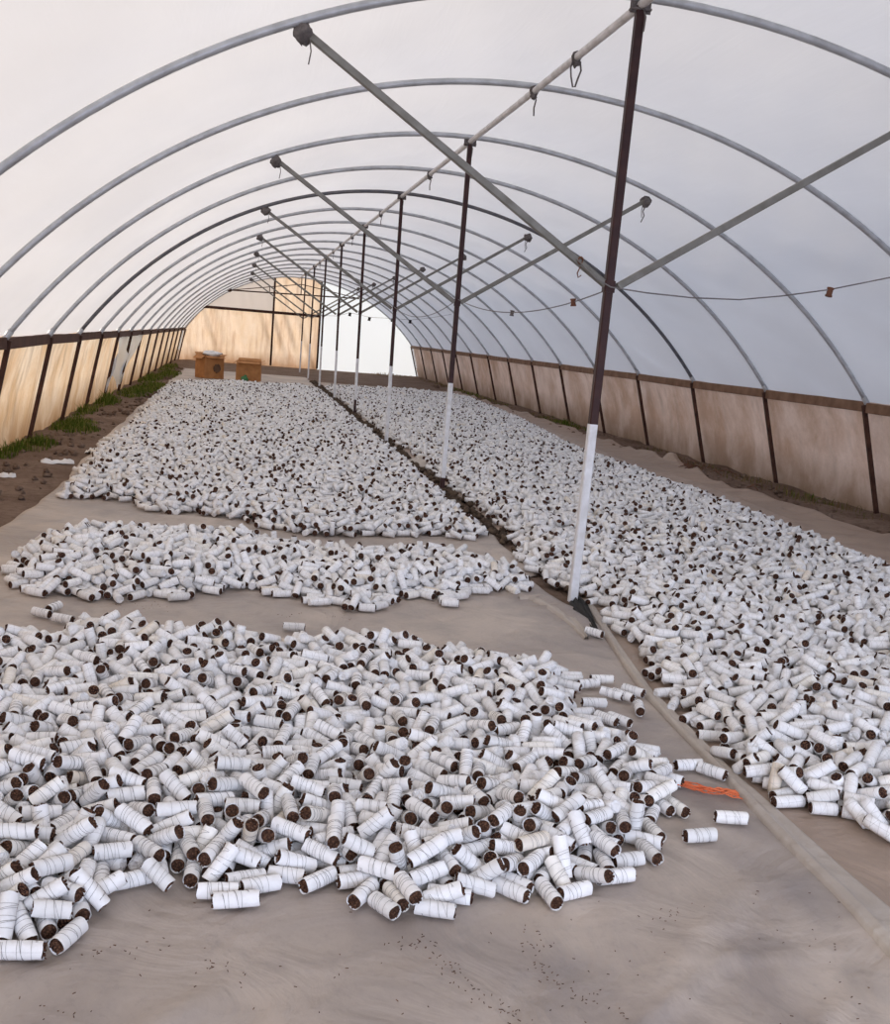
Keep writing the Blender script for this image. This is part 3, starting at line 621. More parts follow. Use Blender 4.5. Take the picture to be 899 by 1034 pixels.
# where the rolls of one square patch of heap came to rest: steps in x, then y and z in mm, turn in 2 degree and tilt in 3 degree steps, which length
HEAP_X_STEP = [20,0,0,0,0,0,0,0,0,0,0,0,0,0,0,0,0,0,0,0,0,0,0,0,0,0,1,3,4,5,2,0,1,2,0,2,1,0,1,0,1,3,0,2,0,1,0,0,0,1,0,1,1,0,0,0,0,0,1,0,0,1,1,0,0,0,3,0,0,2,1,0,0,0,1,0,1,1,2,0,1,1,1,0,1,0,0,1,0,2,1,1,0,1,0,4,1,1,0,0,1,1,1,0,1,2,1,1,0,0,2,0,1,1,0,1,0,2,1,1,0,2,1,0,1,0,0,0,1,1,1,2,0,0,1,2,2,2,0,0,1,0,0,2,1,0,0,1,1,2,
0,0,1,2,0,0,0,1,1,1,1,0,2,0,0,2,0,0,1,0,0,0,1,0,0,0,2,1,0,1,1,3,0,0,1,0,0,0,2,0,1,0,1,0,1,1,1,0,1,0,1,1,1,0,1,0,2,0,1,1,1,1,1,0,1,1,0,2,1,1,0,1,1,0,2,0,1,2,0,1,1,0,0,1,0,2,0,0,1,0,1,1,1,1,2,0,0,2,2,0,1,1,0,0,1,0,1,0,2,0,2,1,2,1,0,1,0,1,0,1,0,1,0,0,0,1,1,1,0,1,0,2,0,1,1,1,0,0,1,1,1,0,0,1,0,1,0,0,2,0,
0,1,0,1,2,2,1,1,2,0,1,1,2,0,0,0,3,0,0,2,0,1,2,0,1,1,0,0,0,1,0,0,1,0,0,1,0,0,1,0,1,0,0,2,1,0,2,0,1,0,1,1,2,1,0,1,1,1,1,0,3,0,1,1,0,0,1,0,1,0,0,1,1,1,0,1,1,0,1,0,0,1,2,0,0,1,0,0,1,2,0,2,0,1,0,2,0,1,1,1,0,0,0,0,1,0,0,1,0,2,1,1,1,1,1,0,0,0,2,1,1,0,1,0,1,0,2,0,1,0,0,1,0,1,0,1,0,0,0,1,0,0,0,0,1,1,2,1,1,0,
0,0,1,1,0,1,4,1,0,0,2,0,0,0,0,0,1,0,2,0,1,1,0,0,0,2,2,1,1,0,1,1,0,1,1,2,0,0,1,0,1,0,0,1,2,2,0,0,0,2,1,0,0,1,0,1,0,0,1,0,1,1,1,1,0,1,0,1,2,0,0,3,0,0,0,1,1,2,1,1,0,1,0,0,0,0,0,2,1,1,0,1,0,1,1,1,0,1,0,0,1,2,0,2,0,1,0,1,0,0,0,1,0,1,0,1,0,0,1,0,0,0,0,1,1,0,1,1,1,0,1,1,0,1,1,1,1,2,0,0,2,0,0,2,0,2,1,0,0,1,
1,0,2,1,1,0,0,1,0,1,0,0,2,1,0,0,1,1,0,0,1,0,1,0,0,0,1,1,0,1,1,1,0,0,1,3,1,2,0,0,0,1,1,0,1,3,0,2,1,1,0,1,0,0,0,1,1,0,1,1,1,0,1,1,0,0,0,0,1,0,1,0,0,0,2,0,2,0,0,1,0,1,1,0,0,2,1,2,0,0,0,1,1,0,1,0,1,1,0,1,0,0,3,0,0,1,0,0,1,0,1,0,0,1,1,1,1,0,0,1,0,2,0,0,1,0,0,1,1,0,0,2,1,0,0,1,1,1,1,0,1,1,0,0,0,1,1,1,0,1,
1,1,1,2,2,1,0,0,1,1,1,0,0,0,0,1,2,0,1,0,1,0,0,0,0,1,0,1,1,1,0,0,0,1,1,1,0,0,0,1,0,0,0,1,0,0,0,2,0,1,0,0,1,1,1,0,3,0,1,0,1,1,0,1,0,0,2,0,0,0,2,0,1,0,3,0,0,1,0,0,1,1,1,0,1,2,1,0,1,1,0,0,1,1,0,0,2,0,0,0,0,3,1,1,0,1,0,1,2,0,1,0,1,1,0,0,1,0,2,1,0,1,1,1,0,0,1,0,0,1,0,0,1,0,0,0,0,1,0,1,1,0,0,2,0,0,1,0,0,1,
0,0,2,0,0,2,3,0,0,1,1,1,0,0,0,0,1,0,0,2,1,2,0,1,0,1,0,0,1,0,1,0,1,2,0,1,0,0,1,0,0,1,2,0,0,0,0,1,1,0,2,0,0,1,1,0,1,1,1,0,1,1,2,1,1,0,1,1,0,2,1,1,0,0,0,0,0,0,1,2,1,1,0,1,1,0,1,0,1,2,0,0,0,1,1,0,1,0,0,1,1,1,0,2,0,2,0,0,1,1,1,0,1,1,1,0,0,0,0,1,1,0,0,2,0,0,2,0,0,0,0,1,0,1,0,0,0,1,0,1,1,0,0,1,0,2,1,0,1,0,
0,0,1,0,0,1,1,1,1,3,0,1,1,0,0,1,1,1,0,0,2,2,0,0,1,0,1,0,1,1,2,0,1,0,0,0,1,0,0,1,0,1,3,1,0,0,3,0,1,1,0,1,0,1,0,0,0,1,0,0,1,0,1,0,1,0,0,1,0,0,1,3,3,0,1,0,1,0,2,0,0,1,0,0,1,0,2,0,2,0,2,0,1,0,0,1,2,2,0,1,0,1,1,1,0,0,1,2,0,1,1,0,1,1,0,1,2,0,1,0,1,0,0,2,0,0,1,1,0,1,0,0,0,2,0,0,1,0,0,0,0,1,0,1,0,1,0,1,1,0,
0,1,0,2,0,1,1,1,0,1,1,0,1,0,2,2,1,0,1,0,0,1,2,0,1,0,0,0,1,1,1,0,0,0,1,2,0,0,0,1,0,0,1,0,2,0,1,1,0,1,1,0,1,0,2,1,1,0,2,1,1,2,0,0,1,1,0,0,0,1,0,2,1,2,0,0,1,1,1,0,0,0,0,1,0,0,1,0,0,0,0,1,2,0,0,1,0,0,1,0,1,1,2,0,0,1,2,0,1,1,0,0,0,2,3,0,0,2,0,1,1,2,1,1,0,0,0,2,0,1,0,0,1,0,0,3,0,1,2,0,0,1,0,1,0,2,0,0,1,0,
0,1,0,1,1,0,0,0,1,0,0,1,1,1,0,0,2,0,2,1,0,0,1,1,1,0,0,1,0,1,1,0,0,2,0,1,0,0,1,0,0,1,1,0,1,0,0,3,0,1,0,1,4,0,1,1,0,2,1,0,1,0,1,0,2,0,0,0,1,0,0,1,0,0,1,1,1,0,2,2,1,1,1,0,1,0,1,0,0,0,1,0,1,0,0,1,1,1,0,1,2,0,0,1,0,1,0,0,1,0,1,0,0,1,1,1,0,0,0,1,0,2,0,0,0,2,0,0,2,0,0,0,1,1,0,0,0,1,0,1,0,1,0,1,3,0,0,2,0,1,
0,0,0,0,0,2,1,1,1,0,0,0,1,2,1,1,1,0,0,1,0,0,0,0,1,0,0,1,0,1,1,0,0,1,0,0,1,0,0,0,4,1,0,1,1,0,1,0,0,0,1,0,1,0,1,0,1,0,2,1,1,0,0,2,2,0,0,2,1,1,1,0,1,1,0,1,0,2,1,0,2,1,0,2,0,1,0,4,0,0,0,2,0,1,0,0,1,0,0,1,0,0,0,0,0,1,0,1,0,0,1,0,0,0,2,0,1,1,1,0,1,0,1,0,3,0,0,1,1,1,0,1,0,0,1,0,0,1,1,1,1,1,0,0,1,0,1,0,1,0,
1,0,2,0,0,0,0,1,1,1,0,0,0,0,1,0,0,1,0,0,1,1,1,0,2,1,0,0,1,1,1,0,1,1,0,1,0,1,1,0,0,3,1,0,1,0,0,2,1,0,0,1,1,0,2,0,0,0,1,0,1,0,0,1,3,0,1,1,0,1,1,1,0,3,1,1,0,0,1,0,0,0,2,0,0,1,0,1,0,1,1,0,1,1,1,0,0,0,2,0,0,0,3,0,1,1,0,0,1,0,0,1,1,0,0,2,0,1,0,2,1,0,1,1,0,0,0,1,0,3,1,0,0,0,2,0,1,1,0,0,1,0,0,1,1,0,1,1,0,0,
0,0,1,0,2,0,0,1,0,2,2,0,1,0,2,0,2,1,0,2,1,0,0,0,1,0,0,0,1,2,0,1,0,0,0,1,3,0,0,1,0,1,1,0,1,1,1,0,2,1,0,0,2,0,0,1,0,0,0,0,0,1,1,1,1,1,0,0,1,0,1,2,1,1,1,0,0,1,1,1,0,0,0,1,0,1,0,1,2,0,0,0,1,0,1,1,0,0,1,0,1,1,0,1,2,0,0,1,1,0,1,0,1,0,3,0,3,1,1,0,0,0,0,3,0,0,2,0,1,0,1,0,1,0,0,0,0,1,1,1,0,0,1,0,1,0,2,0,1,0,
0,1,1,0,1,1,0,0,1,1,1,3,0,2,0,0,1,0,2,0,1,1,0,0,1,0,1,0,0,2,0,0,1,1,0,0,0,1,0,0,0,0,0,2,1,0,0,1,1,0,1,0,0,1,0,1,0,1,0,0,0,0,2,0,1,0,0,2,2,0,0,1,2,0,0,1,2,1,0,1,0,1,0,1,1,1,1,1,0,0,0,2,1,2,1,0,0,1,1,0,1,0,1,1,0,0,1,1,0,1,1,0,3,0,0,0,1,0,1,0,1,0,0,1,0,0,0,0,1,2,0,2,2,0,0,3,0,0,0,1,1,2,1,1,0,1,1,0,0,0,
1,0,3,0,1,1,0,0,0,1,0,1,0,0,0,1,0,0,1,0,0,2,1,0,0,1,0,4,1,0,1,0,1,1,0,1,1,0,1,0,0,0,1,1,1,0,0,0,0,1,1,0,1,0,1,0,0,0,1,0,0,1,1,1,0,1,2,1,1,1,0,1,0,1,0,1,0,1,1,1,0,0,2,0,2,1,1,1,0,0,2,0,1,0,1,0,0,1,0,1,2,0,1,0,1,0,1,0,1,1,0,1,0,0,0,0,1,0,1,0,0,0,1,0,0,2,1,0,0,0,0,0,1,1,0,1,0,2,0,1,2,0,0,1,0,1,1,0,0,1,
1,1,0,1,0,1,0,3,1,0,2,0,1,0,2,0,1,1,1,0,1,0,0,0,0,2,1,1,0,0,2,0,1,0,1,1,0,1,0,1,0,3,0,1,1,1,0,1,0,0,1,0,0,1,1,0,1,0,1,0,1,1,0,0,1,0,0,2,0,1,0,0,1,2,0,2,1,0,0,1,0,1,0,1,0,0,1,2,0,1,0,0,0,1,0,1,0,1,2,0,1,0,1,1,0,0,0,1,0,1,2,0,2,0,0,1,1,1,0,1,0,1,0,3,1,0,0,2,0,1,1,0,1,2,0,0,1,1,0,1,0,1,0,0,0,0,1,0,0,0,
1,0,1,1,1,0,0,1,1,0,3,0,1,0,0,2,1,0,0,0,1,1,0,0,0,1,0,1,0,1,1,0,0,0,1,2,0,0,1,0,1,0,5,0,0,1,1,0,1,1,0,1,0,1,2,1,0,0,0,1,0,1,1,1,1,0,1,0,1,0,1,1,1,1,0,0,1,2,1,1,1,1,1,0,1,0,0,1,0,1,0,1,0,1,1,0,0,1,1,0,1,0,2,1,0,0,2,0,1,0,1,0,0,0,1,0,0,2,0,1,2,0,1,1,1,0,1,0,0,1,0,0,3,0,1,0,2,0,1,0,2,1,1,1,1,1,1,3,0,0,
1,0,0,1,0,0,0,1,0,2,0,1,1,1,1,0,0,1,0,0,1,1,1,0,0,1,0,1,0,0,0,0,1,0,1,2,1,0,0,1,0,1,1,1,0,0,1,1,0,1,0,1,1,0,1,0,0,1,1,0,0,2,0,0,1,0,0,1,1,1,0,1,0,0,0,1,1,0,5,1,0,1,0,1,0,1,0,1,1,1,1,0,0,1,0,0,1,1,2,0,1,0,0,1,0,0,1,0,0,0,3,1,1,0,1,0,1,1,0,1,0,2,0,1,1,1,1,1,3,1,1,0,0,1,2,0,1,0,0,0,0,2,0,0,1,0,0,1,0,0,
0,1,1,1,1,1,0,0,1,0,1,1,0,1,1,1,0,0,1,0,0,1,1,1,1,0,3,0,0,1,0,0,1,1,1,1,0,1,3,1,1,0,0,1,1,0,1,0,2,0,0,1,0,0,2,1,0,0,0,1,0,0,0,1,0,0,1,0,2,0,0,0,1,0,0,0,3,1,0,1,0,2,0,0,4,0,0,1,1,1,1,0,1,1,1,0,1,0,0,0,1,0,5,0,2,0,0,1,2,0,1,1,2,0,0,1,1,0,0,1,0,2,1,0,1,1,1,0,1,0,0,1,1,0,0,0,0,1,1,0,0,1,0,0,0,1,0,3,1,0,
1,0,1,1,3,0,1,4,0,0,2,0,1,1,0,1,0,1,0,0,2,0,0,0,1,0,1,0,0,1,0,2,0,1,0,2,0,1,1,1,0,0,0,1,0,0,0,2,1,1,0,1,0,0,0,1,0,1,1,1,1,0,0,1,1,0,2,1,2,0,1,0,0,1,0,1,1,0,0,0,1,0,0,1,0,3,0,0,2,1,0,1,0,0,3,1,1,0,1,0,0,1,0,1,0,1,0,1,0,2,2,0,0,1,0,0,1,0,0,1,1,0,0,1,0,1,2,1,1,0,0,1,0,1,0,1,1,0,0,2,0,1,0,1,0,1,0,1,0,0,
1,1,0,0,1,2,2,0,0,2,0,2,1,1,1,3,0,0,0,3,1,2,1,0,1,0,1,2,0,1,0,0,0,1,1,0,1,1,0,1,1,2,0,1,0,1,2,0,0,2,0,0,1,1,0,0,0,0,1,1,2,0,2,0,0,1,1,1,0,0,0,1,0,1,0,0,1,0,1,0,1,1,0,0,0,1,0,0,0,0,1,0,1,1,0,1,2,0,3,0,1,1,0,2,0,1,0,1,0,1,1,1,1,1,0,1,0,1,1,1,1,1,2,0,3,1,1,0,1,0,1,0,1,0,1,0,1,1,1,1,1,0,1,0,0,0,0,1,0,0,
2,0,1,1,1,1,0,1,0,0,2,1,0,1,0,0,1,2,0,1,0,1,3,0,1,1,0,0,1,1,0,0,1,1,0,0,1,0,0,1,0,1,1,1,0,1,0,1,2,2,1,0,0,0,1,1,0,3,1,0,1,0,0,2,1,0,1,0,0,2,0,0,0,3,0,1,1,0,1,0,2,0,1,1,0,1,1,0,0,1,0,1,1,1,2,0,1,0,0,1,0,0,1,1,0,1,1,0,1,0,1,0,1,0,1,1,0,2,1,1,1,1,0,1,1,0,1,0,2,1,0,0,1,1,1,1,1,0,0,0,1,0,1,1,1,1,0,1,0,2,
0,0,1,1,1,0,0,1,1,0,0,0,1,0,1,0,1,0,2,0,0,1,1,0,2,0,1,0,0,1,0,0,2,0,0,0,0,0,1,0,1,1,0,0,1,1,2,3,1,1,0,0,1,0,0,1,1,0,1,0,0,0,0,1,1,1,0,2,1,0,1,1,0,0,1,0,1,0,2,1,0,1,1,1,0,1,0,0,2,1,0,1,1,1,2,0,1,0,1,3,0,1,0,0,0,0,1,1,0,1,0,2,0,0,1,0,0,0,0,1,0,2,0,0,1,0,1,1,0,0,0,3,0,0,2,1,0,1,0,1,0,0,0,1,1,1,1,1,0,1,
0,1,1,1,0,3,0,0,0,0,0,2,0,1,0,1,0,2,0,2,1,1,0,0,1,0,0,2,0,0,2,1,0,0,0,2,0,1,0,1,0,1,0,1,1,0,1,0,1,0,1,1,2,0,1,0,0,1,2,4,1,0,0,1,0,1,0,1,1,0,0,1,1,0,1,1,0,0,1,1,0,0,2,0,1,0,0,2,0,0,1,0,0,1,0,0,1,1,1,0,1,0,1,0,1,0,0,1,0,1,1,0,0,0,0,1,0,1,0,0,2,1,0,1,1,1,0,1,0,2,6,0,0,1,1,1,0,0,0,1,0,1,0,0,0,0,1,0,1,0,
0,0,1,0,0,0,1,1,0,0,1,0,1,0,3,0,1,0,2,0,1,1,1,1,1,0,1,0,1,0,1,0,0,1,1,1,0,1,0,0,0,1,1,0,1,0,2,0,1,0,0,2,0,2,0,1,1,0,0,1,1,0,1,0,0,1,1,0,0,1,0,2,0,1,0,0,2,1,0,3,0,1,0,1,1,1,0,0,1,0,1,0,0,0,2,0,1,0,1,0,1,0,2,1,0,2,1,0,0,1,0,0,1,2,0,0,1,1,0,1,1,1,0,1,2,1,0,0,1,1,0,0,1,0,0,2,0,1,0,0,1,0,0,2,0,0,1,1,0,1,
0,0,1,0,1,0,1,1,1,0,1,0,0,0,1,1,1,1,0,1,1,1,1,0,0,1,0,0,4,1,1,0,0,1,0,0,0,1,0,0,1,2,1,0,0,0,1,0,0,1,0,0,1,1,1,2,0,0,1,0,1,0,1,1,1,1,0,1,0,2,0,1,1,0,0,1,1,2,1,1,0,0,1,0,1,0,0,1,0,1,1,1,0,1,0,1,1,2,1,0,1,0,0,1,0,0,0,1,2,0,1,0,1,1,1,0,1,1,1,1,0,2,0,0,1,1,0,1,2,1,0,1,0,2,0,0,1,1,0,0,0,1,0,0,0,0,0,0,2,1,
1,1,1,1,0,0,3,0,1,1,0,1,1,1,0,1,1,0,1,0,1,1,0,0,0,1,0,0,0,0,0,0,1,0,2,0,2,0,0,1,0,1,0,1,0,1,0,1,1,0,2,1,1,1,0,1,0,1,0,0,0,0,1,0,1,0,0,1,0,3,1,0,1,0,1,0,1,3,0,0,1,0,0,2,1,1,0,0,1,0,1,2,0,0,0,1,0,1,1,0,1,0,2,1,0,0,0,1,2,0,0,0,1,0,0,1,0,1,0,3,0,0,2,5,0,0,0,2,0,0,0,1,1,0,1,0,3,2,0,0,3,0,0,1,1,0,0,1,0,0,
1,0,1,0,0,1,0,0,1,1,1,0,0,2,0,0,0,1,0,0,2,1,1,2,1,1,1,0,1,0,1,0,1,0,0,1,0,0,0,1,0,0,1,1,0,0,1,1,0,0,0,1,0,0,0,0,2,1,0,0,1,2,1,0,0,1,1,0,0,0,1,1,0,0,1,2,1,0,1,1,1,0,1,1,1,0,0,1,0,0,1,1,1,0,0,2,0,0,1,0,2,1,1,1,2,0,1,0,0,1,1,2,1,1,0,0,1,0,0,1,0,1,1,0,0,1,0,0,1,0,0,1,2,1,1,0,0,2,2,1,0,1,0,3,0,0,2,1,0,0,
1,1,0,1,0,0,0,0,1,1,0,0,2,1,0,0,1,1,0,2,0,0,1,1,0,3,0,0,1,0,0,1,1,0,0,1,0,2,0,0,1,0,1,0,2,0,1,0,0,0,1,1,0,1,1,1,0,0,1,0,0,1,0,0,1,1,0,1,2,0,2,1,1,0,0,1,1,0,1,1,1,2,0,0,1,0,1,1,0,0,1,0,1,1,0,1,1,0,1,2,0,0,0,0,1,1,0,1,1,0,1,1,0,1,1,0,3,0,1,0,1,0,0,1,0,1,0,0,0,1,0,1,0,1,0,0,1,1,1,1,1,0,1,0,1,0,1,1,0,0,
1,1,1,1,3,1,0,1,1,0,1,1,0,1,1,0,1,0,0,0,2,1,0,1,1,1,0,0,1,0,0,0,1,1,1,2,1,0,1,0,0,3,0,1,0,0,1,0,1,1,1,0,1,0,1,0,2,0,0,1,1,0,0,0,1,0,0,0,2,1,0,1,1,1,0,0,2,0,0,1,0,2,0,3,1,0,0,1,1,0,1,1,0,0,0,3,1,0,0,2,0,1,0,1,1,1,0,2,3,2,1,0,0,1,2,0,0,1,0,1,1,0,0,1,1,3,0,0,2,0,1,0,0,1,1,0,1,1,0,0,0,1,0,0,1,1,0,1,0,1,
0,0,0,1,1,0,1,1,1,0,0,0,0,1,1,0,1,0,0,1,0,2,0,1,0,0,1,0,0,0,3,0,1,0,1,0,0,2,0,0,1,0,1,2,0,0,1,0,1,0,1,1,0,1,0,0,0,1,0,0,1,0,0,1,1,0,1,0,0,1,0,0,1,0,1,0,1,0,1,1,0,0,3,0,0,1,2,1,0,4,1,1,1,2,0,0,3,0,1,0,1,3,0,2,0,0,1,0,2,0,1,0,1,0,0,0,1,0,1,0,1,1,0,1,2,1,0,1,0,0,1,0,1,1,0,0,1,0,2,0,1,0,0,0,2,1,0,1,1,1,
0,1,0,1,1,0,2,2,0,1,0,0,1,0,0,0,1,0,0,0,1,0,2,1,0,2,1,1,4,0,0,1,0,1,1,1,1,0,1,1,0,1,1,0,0,1,0,0,1,1,0,1,0,0,0,1,1,1,1,0,0,0,0,1,1,0,0,2,0,2,0,1,0,1,1,1,1,0,1,0,1,2,0,0,0,0,1,1,0,0,2,2,0,0,1,1,0,2,0,3,1,0,1,0,1,0,0,0,2,0,0,1,1,0,0,1,1,0,5,0,0,0,0,1,0,2,0,1,0,0,1,0,1,1,0,0,1,1,0,0,1,1,2,0,1,0,1,0,0,0,
1,1,0,3,1,0,1,1,0,1,1,2,0,0,0,0,0,0,1,1,0,0,0,2,0,0,0,2,0,1,2,0,1,0,0,0,1,1,0,1,0,1,1,2,3,0,1,0,1,0,0,1,1,1,0,2,1,0,1,0,1,0,0,0,1,0,1,2,1,0,2,1,0,1,0,1,1,1,0,1,1,1,0,1,1,0,0,0,2,1,0,0,1,1,0,3,0,0,2,0,0,0,1,0,1,1,0,1,1,0,2,0,1,0,1,1,0,1,1,2,0,1,2,0,1,2,0,0,0,1,1,2,1,0,0,0,1,0,0,0,1,0,1,1,0,1,2,1,1,0,
0,0,0,1,0,1,0,0,1,0,1,0,1,0,1,0,1,1,0,0,1,0,0,1,0,1,0,2,1,2,2,0,1,1,0,0,1,1,1,1,0,1,0,1,1,1,0,0,2,0,0,1,0,0,0,0,1,0,0,2,2,0,1,1,0,0,0,1,0,0,2,2,2,0,1,0,2,0,0,0,1,1,0,1,1,0,2,0,1,0,1,1,3,0,1,0,0,1,3,0,1,0,1,0,1,1,0,0,2,0,0,2,1,1,0,1,0,1,0,1,0,1,0,1,0,0,1,0,1,1,0,1,0,1,0,3,1,1,0,0,0,1,0,0,1,1,0,0,1,0,
1,0,2,1,1,1,1,1,1,0,1,0,0,0,1,1,1,0,2,0,1,0,0,4,0,1,1,1,0,2,0,1,0,2,0,0,1,2,0,1,0,1,1,1,1,2,1,2,1,0,0,2,0,2,1,0,1,1,0,1,0,0,0,2,1,0,1,0,2,1,0,1,3,1,0,1,0,1,0,2,0,1,0,0,0,1,0,1,1,0,0,1,0,0,0,0,1,0,0,1,0,0,0,0,0,0,1,0,1,0,0,1,1,2,0,1,0,0,3,1,1,2,0,1,1,3,1,1,2,1,4,3,0,2,0,1,0,0,0,1,0,0,0,0,0,0,0,0,0,0,
0,0,0,0,0,0,0,0,0]
